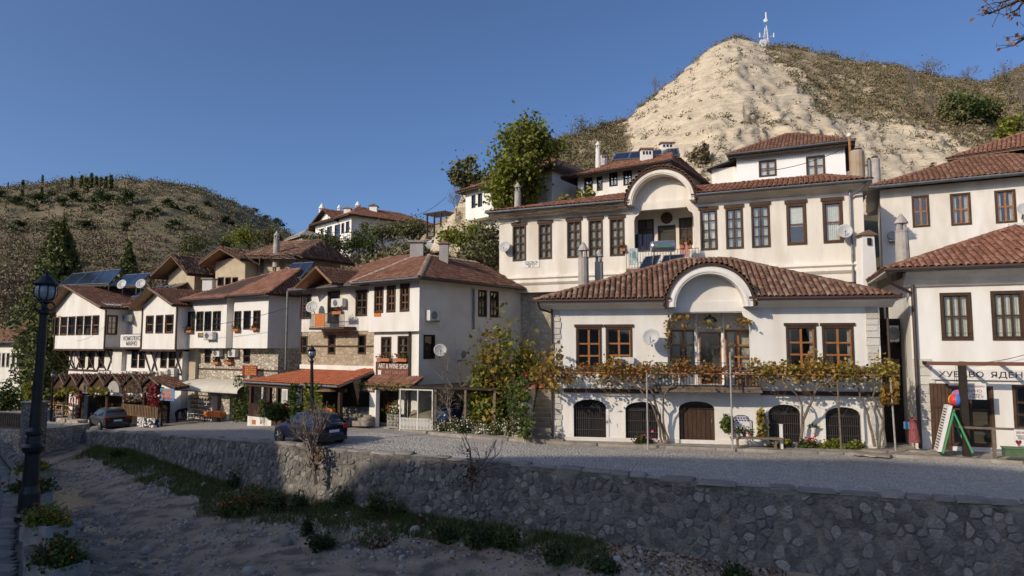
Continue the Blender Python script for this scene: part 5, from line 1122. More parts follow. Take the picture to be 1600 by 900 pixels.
collector('solar_collector', [zc7(957, 250, 2.2), zc7(1062, 243, 2.2), zc7(1060, 232, 3.6), zc7(962, 240, 3.6)], 'long dark row of collectors on the red roof below the cliff', n=4, legs=.3)
# ---- white house behind the big tree
f8 = Fac((727, 380, 62), (790, 380, 58)); h8 = thing('house', 'white jettied house half hidden behind the big yellow green tree', 'house', f8.P(4, 0, 6)); z8 = f8.uz(735, 294, -.6)[1]
for rc in ((737, 305, 743, 325), (747, 302, 753.5, 323)): window(f8, h8, rc, 1, 2, m_dark, m_dark, 0, .07)
zj = f8.uz(740, 343)[1]; shell(f8, h8, 0, 11, zj, z8, 7, m_white2); f8.shift(.9); g8 = f8.shift(.9); shell(g8, h8, .9, 11, 2, zj - .002, 6, stones_mat('white_rubble', [(0, (.5, .46, .4)), (1, (.7, .67, .6))], (.35, .3, .25), 3, .5), name='stone_base')
fs, rd = hip(-.6, 11.6, -.7, 8, z8, z8 + 2.2, 4, 8); roof(f8, h8, fs, m_tilered, .28, .4, .12, tiled={0, 3}, ridges=rd[:3], temps=TF, rmat=m_tile); f8.mb().tube((-.6, -.74, z8 - .05), (11.6, -.74, z8 - .05), .06).build('gutter', m_dark, h8)
f8b = Fac((850, 330, 60), (897, 330, 56)); h8b = thing('house', 'white gabled house with dark verge right of the big tree', 'house', f8b.P(2, 0, 6)); q = f8b.rect(858, 284, 893, 312); shell(f8b, h8b, q[0], q[2], 5, q[3] - .9, 6, m_white2); f8b.mb().prism([(q[0], q[3] - .901), (q[2], q[3] - .901), (q[2], q[3] - .9), (q[0], q[3] + .6)], .01, 5.9).build('gable', m_white2, h8b)
f8b.mb().slab([(q[0] - .6, -.5, q[3] + .9), (q[2] + .5, -.5, q[3] - .9), (q[2] + .5, 6.5, q[3] - .9), (q[0] - .6, 6.5, q[3] + .9)], .18).build('roof', m_dark, h8b); window(f8b, h8b, (lerp(q[0], q[2], .6), q[3] - 2.2, lerp(q[0], q[2], .6) + .35, q[3] - 1.2), 1, 1, m_dark, m_dark, 0, .06, px=False, hole=False, reach=.06, single=True)
# ---- distant white house on the slope
f9 = Fac((492, 400, 104), (548, 400, 96)); L9 = f9.L; h9 = thing('house', 'distant white house with red hipped and gabled roofs and many chimneys on the slope', 'house', f9.P(L9 / 2, 0, 12)); z9 = f9.uz(546, 337)[1]
for rc in ((501, 357, 505.5, 378), (511, 354, 518.5, 376), (523, 351, 531.5, 373), (533.5, 348.5, 538, 365), (540.5, 346, 545.8, 364)): window(f9, h9, rc, 2 if rc[2] - rc[0] > 6 else 1, 2, m_wood, m_wood, 0, .12, single=True)
s9 = f9.right(L9, 15.5)
for rc in ((565, 347.5, 574.5, 363), (587, 352, 594, 364), (609, 353, 616, 364)): window(s9, h9, rc, 1, 1, m_wood, m_wood, 0, .12, single=True)
shell(f9, h9, 0, L9, 9, z9, 15.5, m_white2, skip='R'); mb = s9.mb(); panel(mb, 0, 15.5, 9, z9, s9.holes, .15); mb.build('wall', m_white2, h9)
mb = s9.mb(); mb.poly([(0, .8, 9), (15, .8, 9), (15, .8, z9), (0, .8, z9)]); mb.build('room_wall', m_room, h9)
um = f9.uz(511, 340)[0]; fs, rd = hip(-.6, L9 + .7, -.8, 16, z9, z9 + 2.6, L9 * .5, L9 * .5 + .1, 5); fs[1] = [(L9 + .7, -.8, z9), (L9 + .7, 16, z9), (L9 * .5, 12, z9 + 2.6), (L9 * .5, 4, z9 + 2.6)]
roof(f9, h9, fs, m_tilered, .36, .5, .15, tiled={0, 1}, ridges=rd[:2], temps=TF, rmat=m_tilered, soff=m_dark)
ul, ur = f9.uz(493, 357)[0], f9.uz(528, 340)[0]; zp = f9.uz(511, 327)[1]; f9.mb().prism([(ul, z9 - .6), (ur, z9 - .6), (ur, z9), (um, zp - .25), (ul, z9 - .3)], -.03, 3).build('gable', m_white2, h9)
gf = gable(ul - .8, ur + .3, -.8, 6, z9 - .2, zp, um); roof(f9, h9, gf, m_tilered, .36, .5, .2, temps=TF, soff=m_dark)
window(f9, h9, f9.rect(513, 334, 517.5, 344), 1, 1, m_wood, m_wood, 0, .08, px=False, hole=False, y=-.06, single=True)
f9.mb().box(ul - .5, -1.2, f9.uz(510, 381)[1], um + 4, -.003, f9.uz(510, 378.5)[1]).build('balcony_floor', m_white2, h9); railing(f9, h9, ul - .4, um + 3.9, f9.uz(510, 378.5)[1], f9.uz(510, 369)[1], -1.1, 18, m_grille, .02)
cap_chimney(h9, 502.5, 318, 345, 104, 1.0, m_white2); cap_chimney(h9, 530, 320, 330, 108, .7, m_white2); cap_chimney(h9, 559, 314.5, 328, 104, .9, m_white2); cap_chimney(h9, 543.5, 323, 332, 102, 1.0, m_white2, 'pyr'); cap_chimney(h9, 584, 319, 333, 103, 1.1, m_white2, 'pyr')
w9 = thing('house', 'old brown jettied wing joined left of the distant white house', 'house', f9.P(-2, 3, 12)); f9.mb().box(-4, 1.5, 9, -.05, 8, f9.uz(480, 362)[1]).build('wall', m_ochre, w9); f9.mb().slab([(-5, .6, f9.uz(470, 361)[1]), (-.1, .6, f9.uz(470, 361)[1] + 1.6), (-.1, 9, f9.uz(470, 361)[1] + 2.4), (-5, 9, f9.uz(470, 361)[1] + .6)], .25).build('roof', m_tilebr, w9)
for i in range(3): f9.mb().box(-3.7 + i * 1.2, 1.44, 12.6, -2.9 + i * 1.2, 1.5, 15).build('window', m_wood, w9)
f10 = Fac((449, 395, 92), (472, 395, 88)); h10 = thing('house', 'small pale stone house with grey slab roof beyond the ruined roofs', 'house', f10.P(1, 0, 12)); q = f10.rect(449, 372, 472, 398); shell(f10, h10, q[0], q[2], 9, q[3], 4, m_rub2); roof(f10, h10, hip(q[0] - .3, q[2] + .3, -.4, 4.4, q[3], q[3] + 1.4, .8, 1.2, 2)[0], m_conc, .4, .5, .12, temps=TF, under=m_conc)
# ---- art and wine house
fa = Fac((452, 665, 43), (653, 668, 36)); LA = fa.L; uj = fa.uz(576.5, 480)[0]
ha = thing('house', 'white and stone house with brown tiled roofs, small balcony and wine shop sign', 'house', fa.P(LA / 2, 0, -4.5)); zea = fa.uz(615, 440)[1]; zj = fa.uz(615, 518)[1]; zs = fa.uz(510, 518, .7)[1]; zv = fa.uz(510, 576, .7)[1]
yl = .7; fl_ = fa.shift(yl); fl_.holes = []
for rc, nx in (((469, 460, 486.5, 498.5), 2), ((555.8, 453, 574, 494), 2)): window(fl_, ha, rc, 2, 3, m_wood, m_wood, 0, .09)
window(fl_, ha, (512, 455, 531, 505), 1, 3, m_wood, m_wood, 0, .09, name='balcony_door')
shell(fl_, ha, 0, uj, zs, zea, 8, m_white, dep=.14)
fst = fa.shift(yl + .04); fst.holes = []
for rc in ((469.5, 525, 480.5, 553.5), (512.7, 523.5, 524.3, 553.5), (559.5, 522.5, 572, 553.5)): window(fst, ha, rc, 1, 2, m_wood, m_wood, 0, .09, single=rc[0] != 512.7)
m_st = stones_mat('tan_rubble', [(0, (.30, .235, .15)), (.5, (.41, .335, .23)), (1, (.50, .42, .31))], (.34, .27, .18), 3.8, .5)
shell(fst, ha, .03, uj, -4.9, zs - .003, 7.9, m_st, name='stone_wall', dep=.14)
fa.mb().box(0, yl - .06, zv - .05, uj, yl + .03, zv + .22).build('string_course', m_white2, ha)
for z in (zs - .9, ): fa.mb().box(.05, yl + .01, z - .05, uj, yl + .039, z + .05).build('timber_band', m_wood, ha)
fu = fa.shift(0); fu.holes = []
for rc in ((585, 448, 599.3, 489), (604.3, 446, 618.3, 488), (625, 443.3, 640, 487)): window(fu, ha, rc, 2, 3, m_wood, mk('jetty_sash', (.15, .07, .04), None), 0, .10)
shell(fu, ha, uj - .01, LA, zj, zea, 8, m_white2, skip='R', dep=.14)
fd = fa.shift(.3); fd.holes = []
for rc in ((595.5, 526, 611.5, 564), (621.5, 524.5, 638.8, 563.5)): window(fd, ha, rc, 2, 3, m_wood, m_wood, .6, .09)
q = fd.rect(591, 606, 622, 661); fd.holes.append(q)
shell(fd, ha, uj + .12, LA - .02, -4.9, zj - .003, 7.6, m_white2, skip='R', name='lower_wall', dep=.14)
dr = fd.mb().box(q[0], .10, q[1], q[2], .16, q[3]).build('door', m_dark, ha); nb = 6
for i in range(nb): fd.mb().box(lerp(q[0], q[2], i / nb) + .012, .075, q[1] + .05, lerp(q[0], q[2], (i + 1) / nb) - .012, .099, q[3] - .5).build('plank', m_wood, dr)
fd.mb().box(q[0], .07, q[3] - .48, q[2], .12, q[3] - .05).build('transom', m_glass, dr)
sa = fa.right(LA, 9.2)
zl_ = fd.uz(630, 523)[1]
for rc, kd in (((661.5, 523, 679.3, 561), 0), ((747, 453, 760.5, 495), 1), ((765.3, 455, 779, 496), 1)): window(sa, ha, rc, 2, 3 if kd else 1, m_dark if not kd else m_wood, m_dark if not kd else m_wood, 0, .09, single=not kd)
mb = sa.mb(); panel(mb, 0, 9.2, -4.9, zea, sa.holes, .14); mb.build('wall', mk('side_plaster', (.76, .70, .60), (.68, .62, .52), 1.3, .9, .12, 14, col3=(.60, .54, .44), scale3=.4), ha)
sa.mb().poly([(.1, .9, -4.5), (9.1, .9, -4.5), (9.1, .9, zea - .05), (.1, .9, zea - .05)]).build('room_wall', m_room, ha)
pipe(sa, ha, 740.5, 452, 515, m_zinc, -.08, .06); pipe(fl_, ha, 449.5, 455, 578, m_zinc, -.1, .07)
# roofs: hipped over the jetty, long hip behind, gablet over the balcony
e = .62; rz = zea + .06
uR = LA + e; ridge_z = zea + 1.75
fs = [[(uj - .9, -e, rz), (uR, -e, rz), (LA - 2.3, 3.0, ridge_z), (uj + .2, 3.0, ridge_z)], [(uR, -e, rz), (uR, 9.6, rz), (LA - 2.3, 7.4, ridge_z), (LA - 2.3, 3.0, ridge_z)]]
roof(fa, ha, fs, m_tilebr, .22, .34, .1, temps=TF, ridges=[(fs[0][1], fs[0][2]), (fs[1][3], fs[1][2]), (fs[0][0], fs[0][3])], rr=.15, rmat=m_mortar)
ub = uj + .6; zr2 = zea + 2.35
fs = [[(-.6, -e + yl, rz), (uj - .7, -e + yl, rz), (ub, 5.2, zr2), (3.0, 5.2, zr2)], [(-.6, 9, rz), (-.6, -e + yl, rz), (3, 5.2, zr2), (3, 5.2, zr2)], [(ub, 3.0, ridge_z + .02), (ub, 7.4, ridge_z + .02), (ub, 5.2, zr2), (ub, 5.2, zr2)]]
roof(fa, ha, fs, m_tilebr, .22, .34, .1, tiled={0, 1}, temps=TF, ridges=[(fs[0][3], fs[0][2]), (fs[0][0], fs[0][3])], rr=.12, rmat=m_tilebr)
gl, gr_, gm = fa.uz(466, 440, -.6)[0], fa.uz(522, 440, -.6)[0], fa.uz(497, 417, -.6)[0]; gz = fa.uz(497, 417, -.6)[1]; gf = gable(gl, gr_, -.75, 4.2, zea + .12, gz, gm)
roof(fa, ha, gf, m_tilebr, .22, .34, .08, temps=TF, soff=m_plank); fa.mb().tube((gl, -.77, zea + .08), (gm, -.77, gz - .04), .07, n=4).tube((gr_, -.77, zea + .08), (gm, -.77, gz - .04), .07, n=4).build('bargeboard', m_plank, ha)
fa.mb().prism([(gl + .3, zea + .1), (gr_ - .3, zea + .1), (gm, gz - .25)], .6, .66).build('gable_boarding', m_plank, ha)
fa.mb().tube((uj - .9, -e - .05, rz - .05), (uR, -e - .05, rz - .05), .06).tube((-.6, -e + yl - .05, rz - .05), (uj - .8, -e + yl - .05, rz - .05), .06).build('gutter', m_zinc, ha); sa.mb().tube((-e, -e - .05, rz - .05), (9.6, -e - .05, rz - .05), .06).build('gutter', m_brownmetal, ha)
for px, p0, p1, Y, wd, lb in ((652, 373, 410, 42.5, .82, 'broad grey chimney with slab cap'), (693.5, 377, 430, 40.0, .52, 'slim chimney with small tiled cap')): cap_chimney(ha, px, p0, p1, Y, wd, m_grey, 'slab' if px < 660 else 'pyr', label=lb)
ba, bb = fa.uz(484, 511, -.15)[0], fa.uz(538.5, 511, -.15)[0]; zf = fa.uz(511, 511, -.15)[1]; fa.mb().box(ba, -.2, zf - .14, bb, yl - .003, zf).build('balcony_floor', m_wood, ha); railing(fa, ha, ba + .02, bb - .02, zf, zf + .82, -.16, 30, m_grille)
cloth(fa, (491.5, 490, 507, 510), -.22, ramped('orange_plaid', [(0, (.05, .02, .015)), (.45, (.5, .16, .05)), (.6, (.58, .22, .07)), (1, (.2, .06, .03))], 9, stretch=(3, 3, 3), bump=0), 'orange plaid blanket hanging over the small balcony railing', 'blanket', 'blanket')
flower_box(fa, fa.uz(522, 490, -.2)[0], fa.uz(536, 490, -.2)[0], zf + .72, 'pink flower box on the small balcony railing', -.1, m_flower_p, 11)
ac_unit(fl_, (525, 467, 542.5, 480), 'air conditioner above the small balcony of the wine shop house'); ac_unit(sa, (664.5, 485, 682, 501), 'air conditioner high on the shaded side wall of the wine shop house'); ac_unit(sa, (713, 546, 724, 562), 'air conditioner low on the shaded side wall behind bare branches')
p = fl_.P(fl_.uz(488, 480, -.55)[0], -.55, fl_.uz(488, 480, -.55)[1]); dish(p, (-.25, -1, .35), .38, 'white satellite dish left of the small plaid hung balcony'); p = sa.P(sa.uz(688, 548, -.5)[0], -.5, sa.uz(688, 548, -.5)[1]); dish(p, (.2, -1, .4), .36, 'satellite dish on the shaded side wall of the wine shop house')
for i, (a, b) in enumerate(((594, 613), (620, 640))): flower_box(fd, fd.uz(a, 566)[0], fd.uz(b, 566)[0], fd.uz(600, 565)[1] + .02, ['violet flower box under the left window above the wine shop sign', 'pink flower box under the right window above the wine shop sign'][i], 0, [m_flower_p, m_flower_r][i], 21 + i)
sg = board('shop_sign', fd, (589.5, 566.5, 640.5, 588.5), m_signb, 'brown wooden wine shop sign with white capitals above the small tiled canopy', th=.06, rim=m_wood)
text('ART & WINE SHOP', fd, (591.5, 568.5, 638.5, 576), m_textw, sg, -.068, th=.012); text('ART GALLERY', fd, (601, 579.5, 636, 584.5), mk('rose_lettering', (.42, .20, .17), None), sg, -.065)
uu, zz = fd.uz(594.5, 582); fd.mb().box(uu - .12, -.07, zz - .14, uu + .12, -.061, zz + .06).box(uu - .14, -.07, zz + .0605, uu - .06, -.061, zz + .14).box(uu + .06, -.07, zz + .0605, uu + .14, -.061, zz + .14).box(uu - .04, -.07, zz + .0605, uu + .04, -.061, zz + .14).build('emblem', m_textw, sg)
bs = board('wall_sign', fu, (584.8, 489.5, 595.5, 494.5), m_orange, 'tiny orange plate under the left jetty window', th=.03)
# small tiled canopy over the shop door
uc0, uc1_ = fd.uz(562, 602, -1.0)[0], fd.uz(642, 602, -1.0)[0]; zc0, zc1 = fd.uz(600, 604, -1.0)[1], fd.uz(600, 591)[1]
cn = thing('canopy', 'small red tiled canopy with vine over the wine shop door', 'canopy', fd.P((uc0 + uc1_) / 2, -.5, zc0), None); roof(fd, cn, [[(uc0, -1.05, zc0), (uc1_, -1.05, zc0), (uc1_ - .1, -.01, zc1 + .15), (uc0 + .3, -.01, zc1 + .15)]], m_tilered, .22, .34, .07, temps=TT); fd.mb().box(uc0, -1.0, zc0 - .2, uc1_, -.9, zc0 - .09).build('beam', m_wood, cn)
P = np.array([list(fd.P(lerp(uc0, uc1_, rng.random()), -1.05 + rng.gauss(0, .08), zc0 + rng.gauss(0.02, .1))) for _ in range(150)]); leaves('foliage', P, .12, l_yg, cn, 3)
fd.mb().box(fd.uz(579, 630, -.9)[0], -.98, -4.5, fd.uz(589, 630, -.9)[0], -.72, zc0 - .201).build('pillar', m_white2, cn)
bs = board('hanging_sign', fd, (563.5, 605, 585, 612), m_signb, 'small brown hanging board under the tiled canopy corner', y=-1.0, th=.04); text('ХРАНА', fd, (566, 606.5, 582, 610.5), m_textw, bs, -1.045)

# ---- house with two white jetties (left of it)
fb = Fac((285, 662, 51), (414, 660, 46)); LB_ = fb.L; hb = thing('house', 'white house with two jettied upper rooms above a pale rubble ground floor', 'house', fb.P(LB_ / 2, 0, -5.2)); u1_, u2_ = fb.uz(354, 500)[0], fb.uz(365, 500)[0]; zeb = fb.uz(350, 466)[1]; zjb = fb.uz(350, 544)[1]
fB = fb.shift(0); fB.holes = []
for i, rc in enumerate(((293.5, 487, 304.7, 517.5), (307, 486.5, 317.8, 517.5), (319.7, 486.3, 330.3, 517.3), (332.6, 486, 345, 517.2))): window(fB, hb, rc, 2 if i != 2 else 1, 3 if i != 2 else 1, m_dark, m_dark, .5 if i != 2 else 0, .08)
shell(fB, hb, 0, u1_, zjb, zeb, 7, m_white2)
fB2 = fb.shift(0); fB2.holes = []
for i, rc in enumerate(((366.2, 486, 377, 514.5), (380.6, 485.5, 391.8, 515), (395.8, 485, 407, 513.5))): window(fB2, hb, rc, 2 if i != 1 else 1, 3 if i != 1 else 1, m_dark, m_dark, .4 if i != 1 else 0, .08)
shell(fB2, hb, u2_, LB_, zjb, zeb, 6, m_white2); fb.mb().box(u1_ + .01, .55, zjb, u2_ - .01, 5, zeb).build('recess_wall', m_white, hb); pipe(fb, hb, 358.5, 470, 560, m_brownmetal, .45, .06)
fBs = fb.shift(.75); fBs.holes = []
for rc in ((320, 545.5, 329.3, 567.5), (336.5, 545, 344, 567), (357, 545, 365, 567), (380.5, 545, 391, 567.5)): window(fBs, hb, rc, 1, 2, m_wood, m_wood, 0, .07)
m_rubb = stones_mat('cream_rubble', [(0, (.33, .28, .21)), (.4, (.48, .43, .34)), (1, (.62, .57, .48))], (.28, .23, .17), 3.4, .6)
shell(fBs, hb, .35, LB_ + .2, -5.6, zjb - .003, 5.5, m_rubb, name='stone_wall')
zz = fb.uz(350, 578)[1]
for z in (zz, zz - 1.0): fb.mb().box(.4, .70, z - .05, LB_ + .2, .749, z + .05).build('timber_band', m_wood, hb)
fb.mb().box(-.25, .5, -5.5, .55, .76, zjb - .003).build('pillar', m_ochre, hb)
fs = [[(-.5, -.55, zeb), (u2_ - .2, -.55, zeb), (u2_ + .5, 3.4, zeb + 2.1), (1.8, 3.4, zeb + 1.7)], [(u2_ - .2, -.55, zeb + .1), (LB_ + .55, -.55, zeb + .1), (LB_ - .9, 3.4, zeb + 2.2), (u2_ + .5, 3.4, zeb + 2.2)], [(LB_ + .55, -.55, zeb + .1), (LB_ + .55, 7.2, zeb + .1), (LB_ - .9, 3.4, zeb + 2.2), (LB_ - .9, 3.4, zeb + 2.2)], [(-.5, 7.2, zeb), (-.5, -.55, zeb), (1.8, 3.4, zeb + 1.7), (1.8, 3.4, zeb + 1.7)]]
roof(fb, hb, fs, m_tilered, .24, .36, .1, temps=TF, ridges=[(fs[0][1], fs[0][2]), (fs[1][1], fs[1][2]), (fs[0][3], fs[0][2]), (fs[1][3], fs[1][2])], rmat=m_tilered); fb.mb().tube((-.5, -.6, zeb - .05), (u2_ - .2, -.6, zeb - .05), .06).tube((u2_ - .2, -.6, zeb + .05), (LB_ + .5, -.6, zeb + .05), .06).build('gutter', m_brownmetal, hb)
ac_unit(fb, (325, 518.5, 339, 530.5), 'air conditioner under the four windows of the left jetty'); ac_unit(fBs, (339, 546, 349.5, 557), 'air conditioner on the rubble wall under the jetty gap, left one'); ac_unit(fBs, (363, 546, 374, 557.5), 'air conditioner on the rubble wall under the right jetty'); cap_chimney(hb, 327, 432, 447, 56, .8, m_white2, 'slab')
fbx = [((293, 303), 520, fb, 'flower box below the first window of the left jetty', m_flower_r), ((366, 376), 518, fb, 'orange flower box below the first window of the right jetty', m_flower_o), ((395, 405), 516.5, fb, 'red flower box below the last window of the right jetty', m_flower_r), ((335, 345), 569, fBs, 'red flower box on the rubble wall below its second window', m_flower_r), ((355, 366), 569, fBs, 'orange flower box on the rubble wall below its third window', m_flower_o)]
for k, ((a, b), py, ff, lb, fm) in enumerate(fbx): flower_box(ff, ff.uz(a, py)[0], ff.uz(b, py)[0], ff.uz(a, py)[1], lb, 0, fm, 30 + k)
t = board('house_sign', fb, (310, 520, 325, 527), mk('carved_board', (.16, .11, .06), None), 'small carved wooden name board left of the air conditioner', th=.05); text('КЪЩА', fb, (312, 521.5, 323, 525.5), m_yellow, t, -.055)
sg = board('hotel_sign', fBs, (380.3, 571, 402.5, 586.8), m_signr, 'dark red sign with yellow lettering on the rubble wall', th=.08, y=-.4); 
for i, s_ in enumerate(('РЕСТОРАНТ', 'МЕХАНА', 'RESTAURANT', 'ROOMS')): text(s_, fBs, (383, 572.8 + i * 3.4, 400, 575.3 + i * 3.4), m_yellow, sg, -.485, th=.004)
sc_ = lambda px, py, y: fb.P(fb.uz(px, py, y)[0], y, fb.uz(px, py, y)[1])
collector('solar_collector', [sc_(438, 436, 2.6), sc_(470, 434, 2.6), sc_(490, 410, 4.6), sc_(458, 412, 4.6)], 'pair of blue collectors on the roof beside the balcony house', n=2, legs=.6)

# ---- complex with timbered jetties
fm = Fac((77.5, 660, 61), (157.5, 663, 56)); LM = fm.L; hm = thing('house', 'white timber braced restaurant house with two gabled jetties and rows of narrow windows', 'house', fm.P(5, 0, -6.3)); ua2, ub2 = fm.uz(222, 500)[0], fm.uz(277, 500)[0]; zem = fm.uz(155, 477)[1]; zjm = fm.uz(120, 545)[1]; zap = fm.uz(112, 453)[1]
fM1 = fm.shift(0); fM1.holes = []
for i in range(6): x = 87.3 + i * 12.45; window(fM1, hm, (x - 5.4, 495.5 - i * .6, x + 5.4, 524.3 - i * .2), 1, 2, m_wood, m_oak if i in (1, 5) else m_wood, 0, .1)
shell(fM1, hm, 0, LM, zjm, zem, 7, m_white2); um = fm.uz(112, 470)[0]; fm.mb().prism([(0, zem - .002), (LM, zem - .002), (um, zap)], .012, 6.9).build('gable', m_white2, hm)
sM = fm.right(LM, 1.8); window(sM, hm, sM.rect(166, 492.5, 182.5, 523), 2, 3, m_wood, m_oak, .6, .1, px=False, hole=False, y=-.12)
fM2 = fm.shift(0); fM2.holes = []
for i, (a, b) in enumerate(((228, 240), (243.5, 255), (258, 271.2))): window(fM2, hm, (a, 493 - i * .8, b, 521), 1, 2, m_wood, m_oak if i != 1 else m_wood, 0, .1)
zem2 = fm.uz(280, 474)[1]; shell(fM2, hm, ua2, ub2, zjm, zem2, 7, m_white2); um2 = fm.uz(245, 460)[0]; zap2 = fm.uz(245, 456)[1]; fm.mb().prism([(ua2, zem2 - .002), (ub2, zem2 - .002), (um2, zap2 - .1)], .012, 6.9).build('gable', m_white2, hm)
fm.mb().box(LM + .01, 1.8, zjm, ua2 - .01, 6, zem).build('recess_wall', m_white, hm); fm.mb().box(LM + .01, .1, zjm, ua2 - .01, 1.79, zjm + .15).build('balcony_floor', m_wood, hm)
bn = board('name_panel', fm, (189.5, 522.5, 221, 543), m_signw, 'white balcony panel with dark Cyrillic name between the two gabled jetties', y=.25, th=.08, rim=m_wood); text('КОМПЛЕКС\nМАРНО', fm, (193, 525, 219, 540), m_text, bn, .165, th=.012)
for a, b in ((0, LM), (ua2, ub2)): fm.mb().box(a - .05, -.06, zjm - .16, b + .05, .6, zjm - .003).build('beam', m_wood, hm); [fm.mb().box(c_ - .02, -.05, zjm, c_ + .14, .02, zem - .4).build('corner_post', m_wood, hm) for c_ in (a, b - .12)]
gl = gable(-.6, LM + .5, -.7, 7.2, zem - .25, zap + .35, um); roof(fm, hm, gl, m_tilebr, .26, .38, .1, temps=TF, soff=m_plank, ridges=[((um, -.7, zap + .35), (um, 7.2, zap + .35))], rmat=m_tilebr); g2_ = gable(ua2 - .6, ub2 + .5, -.7, 7.2, zem2 - .15, zap2 + .3, um2); roof(fm, hm, g2_, m_tilebr, .26, .38, .1, temps=TF, soff=m_plank, rmat=m_tilebr)
roof(fm, hm, [[(LM - .3, 1.2, zem), (ua2 + .2, 1.2, zem), (ua2 + .2, 6.9, zem + 1.3), (LM - .3, 6.9, zem + 1.3)]], m_tilebr, .26, .38, .1, temps=TF)
for (a, b, zz, ap) in ((-.6, LM + .5, zem - .25, (um, zap + .35)), (ua2 - .6, ub2 + .5, zem2 - .15, (um2, zap2 + .3))): fm.mb().tube((a, -.72, zz - .02), (ap[0], -.72, ap[1] - .05), .09, n=4).tube((b, -.72, zz - .02), (ap[0], -.72, ap[1] - .05), .09, n=4).build('bargeboard', m_oldwood, hm)
fML = fm.shift(.9); fML.holes = []
for (a, b) in ((124, 133.3), (138, 147.6), (154, 163), (205.5, 215), (217.3, 226.7), (251, 260.7), (264, 274)): window(fML, hm, (a, 548.5, b, 575), 1, 2, m_wood, m_wood, 0, .08)
ul = fML.uz(108, 560)[0]; ur = fML.uz(285, 560)[0]; shell(fML, hm, ul, ur, -6.8, zjm - .17, 6, m_white2, name='lower_wall'); pl = fML.uz(182, 560)[0]; pr = fML.uz(197, 560)[0]; fm.mb().box(pl, .55, -6.5, pr, .899, zjm - .004).build('pier', m_white, hm)
zb0 = fML.uz(140, 577)[1]
for px0, px1 in ((108, 118), (116, 108), (118, 130), (133, 120), (136, 148), (150, 137), (152, 166), (166, 153), (170, 181), (180, 169), (226, 236), (238, 247), (248, 238), (274, 285), (285, 273)):
    a, b = fML.uz(px0, 550)[0], fML.uz(px1, 577)[0]; fm.mb().tube((a, .80, zjm - .18), (b, .84, zb0), .055, n=4).build('brace', m_wood, hm)
for i, (a, b) in enumerate(((84, 100), (97, 114))): A, B = fm.uz(a, 546)[0], fm.uz(b, 574, .8)[0]; fm.mb().tube((A, .1, zjm - .17), (max(B, .8), .84, zb0), .06, n=4).build('brace', m_wood, hm)
fm.mb().box(ul - .1, .84, zb0 - .18, pl - .02, .899, zb0 - .02).box(pr + .02, .84, zb0 - .18, ur, .899, zb0 - .02).build('sill_beam', m_wood, hm)
acn = fml_ac = [(160, 168, 'first'), (169, 178, 'second'), (196, 204, 'third'), (206, 213.5, 'fourth'), (224, 231, 'fifth'), (233, 241, 'sixth'), (251, 258, 'seventh'), (260, 266, 'eighth'), (267, 279, 'last and tallest')]
for a, b, o_ in acn: ac_unit(fML, (a, 579.5 if b < 279 else 575, b, 588), o_ + ' air conditioner from the left in the row above the small gabled canopies')
ac_unit(fm.shift(1.7), (193, 492.5, 208, 502.5), 'air conditioner in the recess above the white name panel')
mq = lambda px, py, y: fm.P(fm.uz(px, py, y)[0], y, fm.uz(px, py, y)[1])
collector('solar_collector', [mq(91, 446, 1.6), mq(170, 443, 1.6), mq(189, 421, 3.6), mq(113, 428, 3.6)], 'three panel collector row on a timber stand above the left gabled jetty', n=3, legs=.9)
collector('solar_collector', [mq(172, 448, 3.0), mq(213, 446, 3.0), mq(236, 427, 5.0), mq(196, 430, 5.0)], 'two panel collector stand behind the recess between gables', n=2, legs=.9)
collector('solar_collector', [mq(205, 464, 2.0), mq(236, 461, 2.0), mq(262, 447, 4.6), mq(232, 450, 4.6)], 'low collector lying on the roof left of the ruined house', n=2, legs=.3); collector('solar_collector', [mq(240, 452, 4.6), mq(275, 449, 4.6), mq(300, 438, 7), mq(268, 441, 7)], 'low collector lying on the roof just below the ruined gable', n=2, legs=.3)
dish(mq(191.5, 445, 1.0), (-.2, -1, .4), .42, 'left one of two satellite dishes above the name panel roof', mq(191.5, 462, 1.2)); dish(mq(221, 444, 1.4), (-.1, -1, .4), .42, 'right one of two satellite dishes above the name panel roof', mq(219, 462, 1.6))

# ---- ruined houses behind
fr_ = Fac((258, 520, 62), (336, 520, 59)); hr_ = thing('house', 'ruined ochre house with sagging broken gable roof, the left one', 'house', fr_.P(3, 0, -2)); q = fr_.rect(263.5, 414, 304, 448); ap = fr_.uz(283, 413)[1]; shell(fr_, hr_, q[0], q[2], -4, q[3] - .9, 6, m_ochre); fr_.mb().prism([(q[0], q[3] - .901), (q[2], q[3] - .901), ((q[0] + q[2]) / 2, ap)], .01, 5.9).build('gable', m_ochre, hr_)
um = (q[0] + q[2]) / 2; roof(fr_, hr_, gable(q[0] - 1.1, q[2] + .6, -1.2, 6.4, q[3] - 1.0, ap + .75, um + .1), m_tile, .28, .4, .14, soff=m_plank, mess=2.2)
roof(fr_, hr_, [[(q[2] + .3, .5, q[3] + .1), (q[2] + 2.6, .5, q[3] - .05), (q[2] + 2.6, 5, q[3] + 1.2), (q[2] + .3, 5, q[3] + 1.5)]], m_tile, .28, .4, .12, soff=m_plank, mess=2.5)
fr2 = Fac((336, 520, 58), (470, 520, 53)); hr2 = thing('house', 'ruined ochre house with wide sagging tiled roof and tall chimney, the right one', 'house', fr2.P(4, 0, -2)); q = fr2.rect(337, 402, 383, 440); ap = fr2.uz(362, 403)[1]
for (a, b) in ((340, 350), (352, 361), (363, 372)): window(fr2, hr2, (a, 433, b, 447), 1, 1, m_wood, m_wood, 0, .08, single=True)
shell(fr2, hr2, q[0], q[2], -4, q[3] - .3, 6, m_ochre); um = (q[0] + q[2]) / 2; fr2.mb().prism([(q[0], q[3] - .301), (q[2], q[3] - .301), (um, ap)], .01, 5.9).build('gable', m_ochre, hr2); zl = q[3] - .4
